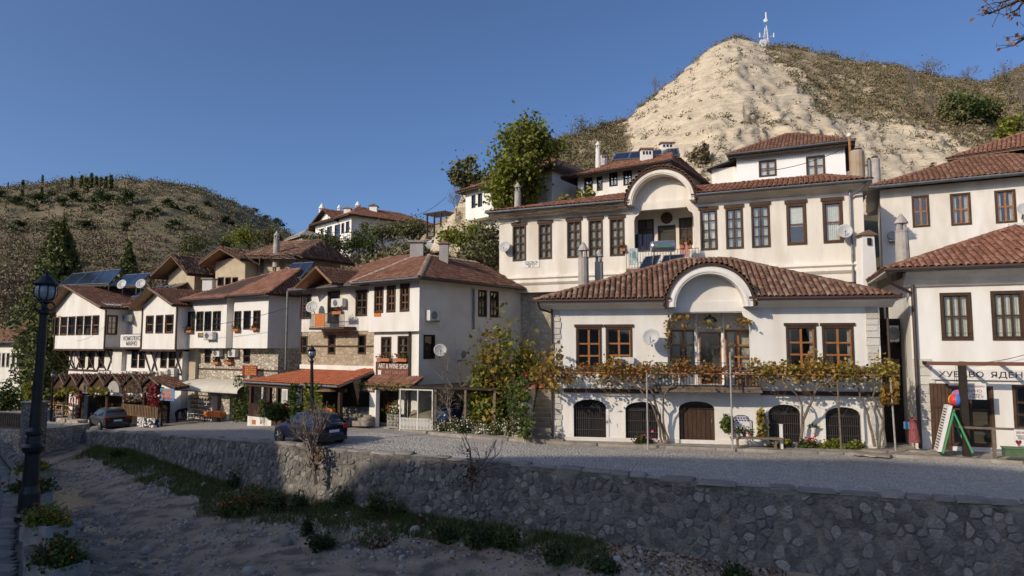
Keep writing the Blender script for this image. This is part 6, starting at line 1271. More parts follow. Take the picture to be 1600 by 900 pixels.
roof(fr2, hr2, gable(q[0] - .8, q[2] + .7, -1.1, 6.4, zl, ap + .8, um), m_tile, .28, .4, .14, soff=m_plank, mess=2.2)
ue = fr2.uz(468, 430, 1)[0]; fr2.mb().box(q[2] + .1, 1.2, -4, ue - .4, 6, zl + .3).build('wall', m_ochre, hr2); fr2.mb().box(q[2] + .5, 1.1, zl - 1.0, q[2] + .8, 1.199, zl + .3).box(q[2] + 2, 1.1, zl - 1.2, q[2] + 2.3, 1.199, zl + .3).build('post', m_oldwood, hr2)
roof(fr2, hr2, [[(q[2] - .4, .1, zl + .45), (ue + .3, .1, zl + .0), (ue - 1.2, 4.4, zl + 2.0), (um + 1, 4.4, zl + 2.2)], [(ue + .3, .1, zl), (ue + .3, 7, zl + .1), (ue - 1.2, 4.4, zl + 2), (ue - 1.2, 4.4, zl + 2)]], m_tile, .28, .4, .14, soff=m_oldwood, mess=2.6, ridges=[((um + 1, 4.4, zl + 2.2), (ue - 1.2, 4.4, zl + 2))], rmat=m_tile)
cap_chimney(hr2, 431.5, 361, 402, 55.5, .5)
mb = fr2.mb()
for i in range(16): u = rng.uniform(q[2] - .4, ue + .6); mb.tube((u, -.2 + rng.uniform(-.3, .3), zl + rng.uniform(.0, .3)), (u + rng.uniform(-.8, .8), .2, zl + rng.uniform(-.5, .2)), .04, n=4)
mb.build('loose_lath', m_oldwood, hr2)
# ---- far left low house
fl0 = Fac((-30, 590, 78), (34, 588, 74)); hl = thing('house', 'long low white house with brown hipped roof at the far left edge', 'house', fl0.P(3, 0, -5)); zl = fl0.uz(10, 534)[1]
for i in range(7): x = -6 + i * 8.6 - .0; 
for (a, b) in ((-14, -8), (-4, 1), (3, 8), (10, 15), (18.5, 24), (26, 31)): window(fl0, hl, (a, 551, b, 574), 2, 2, m_grey, m_signw, 0, .08, single=True)
shell(fl0, hl, -4, fl0.L, -7.5, zl, 9, m_white2); fs, rd = hip(-4.6, fl0.L + .8, -.8, 9.8, zl, zl + 2.4, 1, fl0.L - 2.6, 4.2); roof(fl0, hl, fs, m_tilebr, .3, .42, .12, tiled={0, 1}, ridges=rd[:3], temps=TF, rmat=m_tilebr); fl0.mb().tube((-4.6, -.85, zl - .05), (fl0.L + .8, -.85, zl - .05), .07).build('gutter', m_zinc, hl); pipe(fl0, hl, 33, 538, 575, m_zinc, -.12, .07)
# ================================================================ street front: canopies, stalls, veranda, cars, lamps
fc = fm.shift(-2.6); zc_ = -6.35
edges = [83, 103, 123, 142.5, 166, 192, 223, 252]; peaks = [95, 113, 132.5, 156, 179, 208, 236]
for i, pk in enumerate(peaks):
    ua, ub, um = fc.uz(edges[i], 605)[0], fc.uz(edges[i + 1], 605)[0], fc.uz(pk, 590)[0]; ze = fc.uz(edges[i], 601)[1]; zp = fc.uz(pk, 585)[1] if i < 6 else fc.uz(pk, 589)[1]
    nm = ['leftmost small dark gabled wooden canopy before the braced house', 'second small dark gabled canopy from the left, plain boarded', 'third gabled canopy, with pale arched board in its gable', 'fourth gabled canopy, dark boards with vine below', 'fifth gabled canopy, with dark arched board beside the grey trunk', 'sixth broad gabled canopy overgrown with bare vine', 'rightmost gabled canopy with tiled slope and red creeper'][i]
    t = thing('canopy', nm, 'canopy', fc.P(um, 0, zc_), 'gabled wooden canopies along the street'); e2 = ub + (fc.uz(276, 603)[0] - ub if i == 6 else .05)
    roof(fc, t, [[(ua, 1.3, ze), (ua, -.15, ze), (um, -.15, zp), (um, 1.3, zp)], [(e2, -.15, ze - (.1 if i == 6 else 0)), (e2, .9 if i == 6 else 1.3, ze), (um, 1.3, zp), (um, -.15, zp)]], m_tilebr, .24, .34, .07, temps=TF, soff=m_dark)
    f_ = fc.mb(); f_.prism([(ua + .08, ze - .55), (ub - .08, ze - .55), (ub - .08, ze - .05), (um, zp - .12), (ua + .08, ze - .05)], .0, .05); g = f_.build('gable_board', m_wood, t)
    if i in (2, 4):
        wd = (ub - ua) * .36; mb = fc.mb(); mb.prism([(um + wd * math.cos(math.pi * k / 10), ze - .5 + wd * .95 * math.sin(math.pi * k / 10)) for k in range(11)], -.05, -.003); mb.build('arched_board', m_oldwood if i == 2 else m_grey, g)
    fc.mb().tube((ua, -.16, ze + .02), (um, -.16, zp + .02), .05, n=4).tube((ub, -.16, ze + .02), (um, -.16, zp + .02), .05, n=4).build('bargeboard', m_oldwood, t)
    for u in (ua + .08, ub - .08): fc.mb().box(u - .07, .06, zc_ - .2, u + .07, .20, ze - .1).build('post', m_wood, t)
fc.mb()
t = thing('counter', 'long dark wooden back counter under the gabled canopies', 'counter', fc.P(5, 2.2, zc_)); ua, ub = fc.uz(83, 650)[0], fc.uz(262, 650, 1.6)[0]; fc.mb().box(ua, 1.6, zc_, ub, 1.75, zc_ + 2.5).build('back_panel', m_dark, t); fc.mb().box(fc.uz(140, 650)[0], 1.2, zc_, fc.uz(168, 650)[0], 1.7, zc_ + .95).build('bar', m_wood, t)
# shelves with goods
st = thing('market_stall', 'open wooden stall shelves full of jars and bottles at the left of the canopies', 'market stall', fc.P(ua + 2, -.6, zc_)); ua, ub = fc.uz(75, 640, -.6)[0], fc.uz(118, 640, -.6)[0]; zt = fc.uz(95, 632, -.6)[1]
for k in range(4): z = zt - k * .36; fc.mb().box(ua, -.75, z - .05, ub, -.35 + .0, z).build('shelf', m_plank, st)
for i in range(4): u = lerp(ua, ub, i / 3); fc.mb().box(u - .05, -.80, zc_ + .1, u + .05, -.752, zt + .2).build('post', m_wood, st)
cols_ = [mk('jar_' + n, c, None, rough=.4) for n, c in (('amber', (.42, .2, .04)), ('cream', (.6, .52, .4)), ('red', (.4, .05, .04)), ('green', (.1, .17, .06)))]
ng = 0
for k in range(4):
    z = zt - k * .36
    for i in range(13):
        if rng.random() < .15: continue
        u = lerp(ua + .12, ub - .12, i / 12); h_ = rng.uniform(.16, .27); t = thing('jar', 'small jar or bottle of local goods on the wooden stall shelves', 'jar', fc.P(u, -.55, z), 'jars on the stall shelves'); MB(fc.M).lathe([(.06, 0), (.065, h_ * .6), (.03, h_ * .8), (.03, h_)], (u, -.55, z + .001), 7).build('jar', rng.choice(cols_), t)
for i in range(7):
    a = 110 + i * 2.1; u0, z0, u1, z1 = fc.rect(a, 621 - (i % 2), a + 2.4, 632, .3); t = thing('shirt', ('first', 'second', 'third', 'fourth', 'fifth', 'sixth', 'last')[i] + ' textile from the left hanging above the stall shelves', 'textile', fc.P((u0 + u1) / 2, .3, z1), 'textiles hanging above the stall'); fc.mb().box(u0, .27, z0, u1 - .01, .33, z1).build('cloth', [m_flower_r, m_signw, m_jean, m_signw][i % 4], t)
t = thing('lantern', 'round red paper lantern hanging under the canopies', 'lantern', fc.P(fc.uz(126, 618)[0], .1, fc.uz(126, 618)[1])); MB().ball(fc.P(fc.uz(126, 618)[0], -.1, fc.uz(126, 618)[1]), (.2, .2, .18), 12, 8).build('shade', m_flower_r, t)
t = thing('fridge', 'tall drinks fridge with pale glass door under the fourth canopy', 'fridge', fc.P(fc.uz(135, 640)[0], 0, zc_)); q = fc.rect(131, 618, 138, 652, -.3); fc.mb().box(q[0], -.3, zc_, q[2], .3, q[3]).build('body', m_black, t); fc.mb().box(q[0] + .05, -.33, zc_ + .3, q[2] - .05, -.301, q[3] - .1).build('door', m_solar, t)
t = thing('low_wall', 'low pale rubble wall under the stall shelves', 'wall', fc.P(2, -.9, zc_)); fc.mb().box(fc.uz(72, 660, -.9)[0], -1.1, zc_ - .2, fc.uz(126, 660, -.9)[0], -.4, fc.uz(95, 653, -.9)[1]).build('masonry', m_rubb, t)
fe = thing('fence', 'brown picket fence on a black and white pebbled base', 'fence', fc.P(9, -.3, zc_)); ua, ub = fc.uz(192, 640, -.4)[0], fc.uz(247, 640, -.4)[0]; z0, z1 = fc.uz(220, 651, -.4)[1], fc.uz(220, 634, -.4)[1]
fc.mb().box(ua, -.44, z1 - .07, ub, -.36, z1).box(ua, -.44, z0 + .02, ub, -.36, z0 + .09).build('rail', m_wood, fe)
for i in range(24): u = lerp(ua, ub, i / 23); fc.mb().box(u - .035, -.47, z0, u + .035, -.441, z1 + .05).build('picket', m_plank, fe)
m_pebw = stones_mat('black_white_pebbles', [(0, (.02, .02, .02)), (.35, (.03, .03, .03)), (.36, (.55, .53, .5)), (1, (.7, .68, .65))], (.04, .04, .04), 4.2, .4); fc.mb().box(fc.uz(219, 655, -.4)[0], -.6, zc_ - .3, ub, -.2, z0 - .003).build('base', m_pebw, fe)
po = board('poster', fc, (251, 607, 273, 626), mk('blue_poster', (.10, .24, .42), (.16, .32, .5), 5, .5), 'blue bordered ice cream poster under the tiled canopy slope', y=-.4, th=.04); q = fc.rect(253.5, 609, 269, 621, -.4); fc.mb().box(q[0], -.45, q[1], q[2], -.441, q[3]).build('picture', mk('poster_print', (.5, .28, .2), (.25, .12, .1), 7, .5), po); text('FAMILIA', fc, (254.5, 621, 270, 625), m_flower_r, po, -.447)
# red creeper, vines under the canopies
def drape(name, label, f, boxes, y, mat, size, seed, cat='vine', n=400, sy=.25):
    t = thing(name, label, cat, f.P(f.uz(boxes[0][0], boxes[0][1], y)[0], y, f.uz(boxes[0][0], boxes[0][3], y)[1])); r = np.random.default_rng(seed); P = []; mb = MB()
    for (x0, y0, x1, y1, k) in boxes:
        cs = [(r.uniform(x0, x1), r.uniform(y0, y1)) for _ in range(max(3, k // 60))]
        for _ in range(k):
            c = cs[r.integers(len(cs))]; px = np.clip(c[0] + r.normal() * (x1 - x0) * .22, x0 - 2, x1 + 2); py = np.clip(c[1] + r.normal() * (y1 - y0) * .2, y0 - 2, y1 + 2); yy = y + r.normal() * sy; u, z = f.uz(px, py, yy); P.append(list(f.P(u, yy, z)))
        for _ in range(4):
            a = f.P(f.uz(r.uniform(x0, x1), y1, y)[0], y, f.uz(x0, y1, y)[1]); b = f.P(f.uz(r.uniform(x0, x1), y0, y)[0], y, f.uz(x0, y0, y)[1]); mb.path([a, (a + b) / 2 + Vector((r.normal() * .15, 0, 0)), b], .018, 4)
    mb.build('stem', m_bark, t); leaves('foliage', np.array(P), size, mat, t, seed); return t
drape('climbing_vine', 'red creeper hanging on the rightmost gabled canopy', fc, [(233, 603, 248, 632, 420)], -.3, l_red, .16, 5)
drape('climbing_vine', 'green yellow vine hanging under the left gabled canopies', fc, [(86, 606, 120, 618, 380), (140, 607, 164, 618, 260)], -.2, l_vineg, .17, 6); drape('climbing_vine', 'bare grey vine covering the sixth canopy', fc, [(195, 592, 225, 625, 260)], -.35, l_brown, .12, 7)
for px, r_ in ((180, .16), (191, .12), (222, .12)): a = on_z(px, 662, zc_); b = at(px + rng.uniform(-2, 4), 612, a.y); t = thing('vine_trunk', ['thick pale vine trunk between the gabled canopies, left', 'thin vine trunk in the middle of the canopies', 'thin vine trunk at the picket fence'][(180, 191, 222).index(px)], 'vine trunk', a); MB().path([a, lerp(a, b, .5) + Vector((.15, 0, 0)), b], [r_, r_ * .8, r_ * .6], 7).build('trunk', m_greybark, t)
# bending person
def person_bending(p, ang):
    t = thing('person', 'person in dark clothes bending forward over a red crate at the street edge', 'person', p); me = bpy.data.meshes.new('body'); Rz = Matrix.Rotation(ang, 3, 'Z')
    J = [((0, 0, .92), .13), ((.12, 0, 1.05), .14), ((.38, 0, 1.16), .15), ((.50, 0, 1.17), .06), ((.62, 0, 1.13), .10), ((.70, 0, 1.08), .085),
         ((0, .10, .86), .11), ((.03, .12, .48), .075), ((-.03, .13, .08), .05), ((.12, .13, .035), .035), ((0, -.10, .86), .11), ((.08, -.12, .47), .075), ((.05, -.13, .08), .05), ((.19, -.13, .035), .035),
         ((.40, .19, 1.12), .07), ((.46, .21, .84), .05), ((.55, .19, .58), .038), ((.57, .19, .50), .03), ((.40, -.19, 1.12), .07), ((.44, -.21, .84), .05), ((.53, -.19, .58), .038), ((.55, -.19, .50), .03)]
    E = [(0, 1), (1, 2), (2, 3), (3, 4), (4, 5), (0, 6), (6, 7), (7, 8), (8, 9), (0, 10), (10, 11), (11, 12), (12, 13), (2, 14), (14, 15), (15, 16), (16, 17), (2, 18), (18, 19), (19, 20), (20, 21)]
    me.from_pydata([tuple(Rz @ Vector(j)) for j, r in J], E, []); sk_ = me.skin_vertices.new(name='') if hasattr(me.skin_vertices, 'new') else None
    o = link('body', me, t); m = o.modifiers.new('skin', 'SKIN')
    for i, (j, r) in enumerate(J): me.skin_vertices[0].data[i].radius = (r, r)
    me.skin_vertices[0].data[0].use_root = True; o.modifiers.new('sub', 'SUBSURF').levels = 1; me.materials.append(mk('dark_clothes', (.03, .03, .035), (.05, .05, .055), 4, .9))
    MB().ball(Vector(p) + Rz @ Vector((.66, 0, 1.14)), (.11, .1, .12), 8, 6).build('hair', m_dark, t)
    for s in (.13, -.13): MB().ball(Vector(p) + Rz @ Vector((.08 if s > 0 else .15, s, .05)), (.14, .06, .06), 8, 5).build('shoe', m_signw, t)
try: person_bending(on_z(275, 664.5, -5.75), R(10))
except Exception as e_: print('person', e_)
p = on_z(284, 661, -5.7); t = thing('crate', 'red plastic crate in front of the bending person', 'crate', p); m = MB(); 
for a in (0, 1): m.box(p.x - .28, p.y - .2, p.z + .02 + a * .16, p.x + .28, p.y - .17, p.z + .14 + a * .14).box(p.x - .28, p.y + .17, p.z + .02 + a * .16, p.x + .28, p.y + .2, p.z + .14 + a * .14).box(p.x - .28, p.y - .17, p.z + .02 + a * .16, p.x - .25, p.y + .17, p.z + .14 + a * .14).box(p.x + .25, p.y - .17, p.z + .02 + a * .16, p.x + .28, p.y + .17, p.z + .14 + a * .14)
m.box(p.x - .27, p.y - .19, p.z + .003, p.x + .27, p.y + .19, p.z + .019).build('slats', m_flower_r, t)
# awning shop
ya = -1.5; fA = fb.shift(0); ua, ub = fb.uz(272, 612, ya)[0], fb.uz(371, 612, ya)[0]; zt, zl = fb.uz(330, 595, .5)[1], fb.uz(330, 613, ya)[1]
aw = thing('awning', 'rounded cream canvas awning over the shelf of pots', 'awning', fb.P((ua + ub) / 2, ya, zl)); n = 9; mb = fb.mb(); pr = [(.7 + (ya - .7) * math.sin(math.pi / 2 * k / n), zl + .12 + (zt - zl) * math.cos(math.pi / 2 * k / n)) for k in range(n + 1)] + [(ya - .01, zl)]
pr2 = pr + [(y + .02, z - .03) for y, z in reversed(pr)]; extrude_u(fb, pr2, ua, ub).build('canvas', mk('cream_canvas', (.62, .58, .48), (.55, .51, .42), 1.5, .9), aw); mb = fb.mb()
for u in (ua, ub): mb.path([(u, y, z) for y, z in pr], .025, 5)
mb.tube((ua, ya, zl), (ub, ya, zl), .03, n=5); mb.build('frame', m_zinc, aw)
sh = thing('display_shelf', 'white metal display rack with rows of small pots under the awning', 'shelf', fb.P(fb.uz(316, 656, -.6)[0], -.6, -5.3)); u0, z0, u1, z1 = fb.rect(298, 618, 335, 656, -.6)
for k in range(6): z = lerp(z0 + .1, z1, k / 5); fb.mb().box(u0, -.8, z - .03, u1, -.4, z).build('shelf', m_signw, sh)
for u in (u0, u1): fb.mb().box(u - .03, -.82, z0 - .1, u + .03, -.4, z1).build('upright', m_signw, sh)
for k in range(5):
    for i in range(9):
        u = lerp(u0 + .12, u1 - .12, i / 8); z = lerp(z0 + .1, z1, k / 5); t = thing('pot', 'small souvenir pot on the white display rack', 'pot', fb.P(u, -.6, z), 'pots on the display rack'); h_ = rng.uniform(.1, .2); MB(fb.M).lathe([(.04, 0), (.07, h_ * .5), (.04, h_)], (u, -.6, z + .001), 7).build('pot', rng.choice(cols_[:2] + [m_terra, m_grey]), t)
tb = thing('table', 'small table covered with an orange cloth under the awning', 'table', fb.P(fb.uz(335, 658, -.9)[0], -.9, -5.3)); q = fb.rect(323, 643, 348.5, 659, -.9); fb.mb().box(q[0], -1.15, q[1] + .35, q[2], -.6, q[3]).build('tablecloth', m_orange, tb)
for u in (q[0] + .06, q[2] - .06): 
    for y in (-1.1, -.66): fb.mb().box(u - .03, y - .03, q[1] - .05, u + .03, y + .03, q[1] + .349).build('leg', m_wood, tb)
q = fb.rect(348, 617, 362.5, 661, -.5); t = thing('pillar', 'pale rubble pillar right of the orange table', 'pillar', fb.P((q[0] + q[2]) / 2, -.5, q[1])); fb.mb().prism([(q[0] - .1, q[1] - .2), (q[2], q[1] - .2), (q[2], q[3]), (q[0] + .15, q[3])], -.7, -.2).build('masonry', m_rubb, t)
drape('climbing_vine', 'green vine column climbing between awning and red tiled veranda', fb, [(366, 590, 386, 664, 700)], -1.0, l_gr, .15, 9); drape('climbing_vine', 'thin green vine column on the veranda front, left', fa, [(404, 628, 412, 662, 220)], -2.5, l_gr, .13, 10)
# red tiled veranda
yv = -2.3; P_ = lambda px, py, y: (fa.uz(px, py, y)[0], y, fa.uz(px, py, y)[1])
vr = thing('veranda', 'red tiled open veranda restaurant with timber posts before the balcony house', 'veranda', fa.P(fa.uz(450, 660, yv)[0], yv, -4.9)); z0v = P_(430, 598.5, yv)[2]; zwv = P_(480, 578, .72)[2]
ul, um_, ur = P_(380, 598, yv)[0], P_(484, 599, yv)[0], P_(530.5, 597, yv - .3)[0]; uw = fa.uz(578, 578, .6)[0]
roof(fa, vr, [[(ul, yv, z0v), (um_, yv, z0v), (um_, .72, zwv), (ul + 2.2, .72, zwv)]], m_tileor, .21, .33, .06, temps=TT, soff=m_wood); roof(fa, vr, [[(um_ - .25, yv - .35, z0v + .08), (ur, yv - .35, z0v + .08), (uj + .02, .71, zwv + .16), (um_ + 1.0, .71, zwv + .16)]], m_tileor, .21, .33, .06, temps=TT, soff=m_wood)
fa.mb().tube((ul, yv - .06, z0v - .05), (um_, yv - .06, z0v - .05), .06).tube((um_ - .25, yv - .41, z0v + .03), (ur, yv - .41, z0v + .03), .06).tube((ur + .03, yv - .35, z0v + .03), (uj + .05, .6, zwv + .1), .05).build('gutter', m_zinc, vr)
for i, px in enumerate((392, 411, 421, 434, 455, 476, 501, 531)):
    u = P_(px, 630, yv + .15)[0]; fa.mb().box(u - .09, yv + .08, -5.2, u + .09, yv + .26, z0v - .1).build('post', m_wood if i not in (1,) else m_rubb, vr)
fa.mb().box(ul + .2, yv + .05, z0v - .28, ur, yv + .2, z0v - .101).build('beam', m_wood, vr)
q = fa.rect(387, 652, 424, 668, yv); fa.mb().box(q[0], yv - .02, -5.3, q[2], yv + .3, q[3]).build('base_wall', m_white, vr); fa.mb().box(fa.uz(397, 657, yv)[0] - .18, yv - .03, q[3] - .45, fa.uz(397, 657, yv)[0] + .22, yv - .021, q[3] - .18).build('base_opening', m_terra, vr)
ua, ub = P_(388, 640, yv)[0], P_(410, 640, yv)[0]; z1 = P_(400, 631, yv)[2]; fa.mb().box(ua, yv + .05, z1 - .06, ub, yv + .12, z1).build('rail', m_wood, vr)
for i in range(13): u = lerp(ua, ub, i / 12); fa.mb().box(u - .04, yv + .03, q[3] + .003, u + .04, yv + .049, z1 + .02).build('picket', m_wood, vr)
ua, ub = P_(424, 640, yv)[0], P_(528, 640, yv)[0]; fa.mb().box(ua, yv + .06, -5.2, ub, yv + .18, P_(470, 645, yv)[2]).build('parapet', m_wood, vr)
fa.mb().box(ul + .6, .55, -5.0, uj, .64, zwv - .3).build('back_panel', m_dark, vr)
for px in (440, 462): 
    q = fa.rect(px, 608, px + 9, 640, .5); fa.mb().box(q[0], .5, q[1], q[2], .549, q[3]).build('window_frame', m_signw, vr); fa.mb().box(q[0] + .08, .47, q[1] + .08, q[2] - .08, .499, q[3] - .08).build('pane', m_glass, vr)
fbx = [(412, 418, 636, 'orange flower trough on the veranda parapet beside the clipped bush'), (447, 453, 639, 'orange flower trough on the veranda parapet behind the second bush'), (500, 524, 642, 'long orange trough on the veranda parapet behind the blue car')]
for k, (a, b, py, lb) in enumerate(fbx): flower_box(fa, P_(a, py, yv)[0], P_(b, py, yv)[0], P_(a, py, yv)[2], lb, yv + .05, m_flower_r, 50 + k, .2, m_orange, 'flower troughs on the veranda')
t = thing('parasol', 'folded straw shade hanging at the veranda corner', 'parasol', fa.P(*P_(512, 606, yv))); c = fa.P(*P_(512, 611, yv - .1)); MB().lathe([(.62, 0), (.5, .08), (.05, .3)], c, 12).build('straw_shade', m_plank, t)
drape('climbing_vine', 'pale green climber on the veranda front behind the clipped bush', fa, [(454, 603, 466, 648, 420)], yv - .15, l_gr, .14, 12); drape('climbing_vine', 'yellow green climber on the veranda right of the street lamp', fa, [(478, 602, 500, 640, 520)], yv - .3, l_yg, .14, 13)
def clipped(px, py0, py1, rpx, d, label, seed):
    c = at(px, (py0 + py1) / 2, d); rx = rpx * d / F; rz = (py1 - py0) / 2 * d / F; t = thing('clipped_bush', label, 'bush', (c.x, c.y, c.z - rz), 'clipped round bushes at the veranda'); r = np.random.default_rng(seed); n = 2600; v = r.normal(size=(n, 3)); v /= np.linalg.norm(v, axis=1)[:, None]; v *= r.uniform(.86, 1.0, n)[:, None]
    leaves('foliage', v * np.array([rx, rx, rz]) + np.array(c), .085, l_dk, t, seed); MB().tube((c.x, c.y, c.z - rz - .5), (c.x, c.y, c.z), .06).build('trunk', m_bark, t); MB().ball(c, (rx * .84, rx * .84, rz * .84), 12, 8).build('inner_foliage', l_dk, t)
clipped(432, 630, 657, 17.5, 39, 'round clipped dark green bush left of the blue car', 1); clipped(472, 632, 660, 14, 38.2, 'second round clipped bush half hidden behind the blue car', 2)
# steps and stone planter at the wine shop
t = thing('steps', 'pale rough stone steps between veranda and shop door', 'steps', fd.P(fd.uz(560, 662, -.8)[0], -1, -4.6)); ml = []
for k in range(5):
    for j in range(5):
        px = lerp(536, 577 , (j + .5) / 5) + k * 1.5; u, z = fd.uz(px, 661 - k * 5.5, -1.6 + k * .3); ml.append((rng.randrange(4), frame(fd.P(u, -1.6 + k * .3, z - .14), fd.d, fd.n, Vector((0, 0, 1)), (.5, .55, rng.uniform(.2, .28)))))
pieces('stone', kst, ml, t, m_kerb, 300)
q = fd.rect(604, 647, 623, 666, -1.3); t = thing('stone_planter', 'square grey rubble planter with white and orange flowers by the shop door', 'planter', fd.P((q[0] + q[2]) / 2, -1.3, q[1])); ml = []; hh = (q[3] - q[1]) / 4
fd.mb().box(q[0] + .03, -1.3, q[1] - .1, q[2] - .03, -.8, q[3] - .02).build('core', m_conc, t)
for k in range(4):
    for j in range(3): ml.append((rng.randrange(9), frame(fd.P(lerp(q[0], q[2], (j + .5 + .2 * (k % 2)) / 3.2), -1.3, q[1] + hh * (k + .5)), fd.d, Vector((0, 0, 1)), -fd.n, (.24, hh * .95, .06))))
pieces('stone', rub, ml, t, m_rwstone, 300); r = np.random.default_rng(8)
for nm, px, mt, fl_m in (('a', 611, l_gr, m_flower_o), ('b', 618, l_yg, m_flower_w)): c = np.array(list(fd.P(fd.uz(px, 640, -1.1)[0], -1.1, q[3]))); leaves('foliage', c + r.normal(size=(110, 3)) * [.14, .12, .14] + [0, 0, .15], .12, mt, t, 2); leaves('flower', c + r.normal(size=(70, 3)) * [.16, .12, .14] + [0, -.05, .22], .1, fl_m, t, 4, 'stuff', 1)
# gate and covered cars
fg = Fac((624, 674, 35.4), (676, 676, 34.6)); ga = thing('gate', 'pale metal frame gate with picket lower half before the covered car', 'gate', fg.P(fg.L / 2, 0, -4.4)); z0, zp, zt = fg.uz(650, 672)[1], fg.uz(650, 655)[1], fg.uz(650, 608)[1]
for u in (0, fg.uz(652, 640)[0], fg.L - .05): fg.mb().box(u, -.03, z0 - .1, u + .06, .03, zt).build('post', m_ac, ga)
fg.mb().box(.06, -.025, zt - .06, fg.L, .025, zt - .001).box(.06, -.02, zp, fg.L, .02, zp + .05).box(.06, -.02, z0, fg.L, .02, z0 + .05).box(.06, -.015, z0 + .2, fg.L, -.005, z0 + .42).build('rail', m_ac, ga)
for i in range(22): u = lerp(.1, fg.L - .1, i / 21); fg.mb().box(u - .025, -.035, z0, u + .025, -.021, zp + .05).build('picket', m_ac, ga)
fg.mb().box(.07, -.004, zp + .05, fg.uz(652, 640)[0] - .01, .004, zt - .07).box(fg.uz(652, 640)[0] + .07, -.004, zp + .05, fg.L - .06, .004, zt - .07).build('mesh_screen', m_glass, ga)
t = thing('carport', 'low flat timber carport roof over the covered cars', 'carport', fg.P(2.5, 2, -4.4)); fg.mb().box(-.1, .2, zt + .02, 5.4, 5.5, zt + .14).build('roof', m_dark, t)
for u in (.1, 1.9, 3.6, 5.2): fg.mb().box(u, .25, -4.6, u + .12, .37, zt + .019).build('post', m_oldwood, t)
fg.mb().box(0, 5.3, -4.6, 5.4, 5.45, zt).build('back_panel', m_dark, t)
def car_loft(L=4.2, W=1.76, H=1.42, body_only=False):
    hw = W / 2; ST = [(0, .30, .86, .86), (.06, .24, .95, .95), (.35, .2, 1.0, .985), (1.2, .2, .97, 1), (2.2, .2, .95, 1), (2.9, .2, .93, .995), (3.4, .2, .86, .97), (3.85, .21, .76, .92), (4.12, .25, .62, .80), (4.2, .32, .5, .66)]
    k = L / 4.2; V = []; ring = lambda x, zb, zt, ww: [(x, 0, zb), (x, hw * ww * .88, zb), (x, hw * ww * .97, zb + .12), (x, hw * ww, (zb + zt) * .5), (x, hw * ww * .985, zt - .12), (x, hw * ww * .92, zt - .02), (x, hw * ww * .6, zt + .015), (x, 0, zt + .025)]
    V = []; n = 8
    for x, zb, zt, ww in ST: V += ring(x * k, zb, zt, ww); V += [(a, -b, c) for a, b, c in ring(x * k, zb, zt, ww)[1:-1]][::-1]
    m = 14; Fc = [(i * m + j, (i + 1) * m + j, (i + 1) * m + (j + 1) % m, i * m + (j + 1) % m) for i in range(len(ST) - 1) for j in range(m)]
    GS = [(.22, .95, .97), (.62, .80, H - .06), (1.2, .78, H), (1.8, .78, H), (2.25, .80, H - .05), (3.02, .93, .91)]
    return V, Fc, [tuple(range(m))[::-1], tuple((len(ST) - 1) * m + j for j in range(m))], GS, k, hw
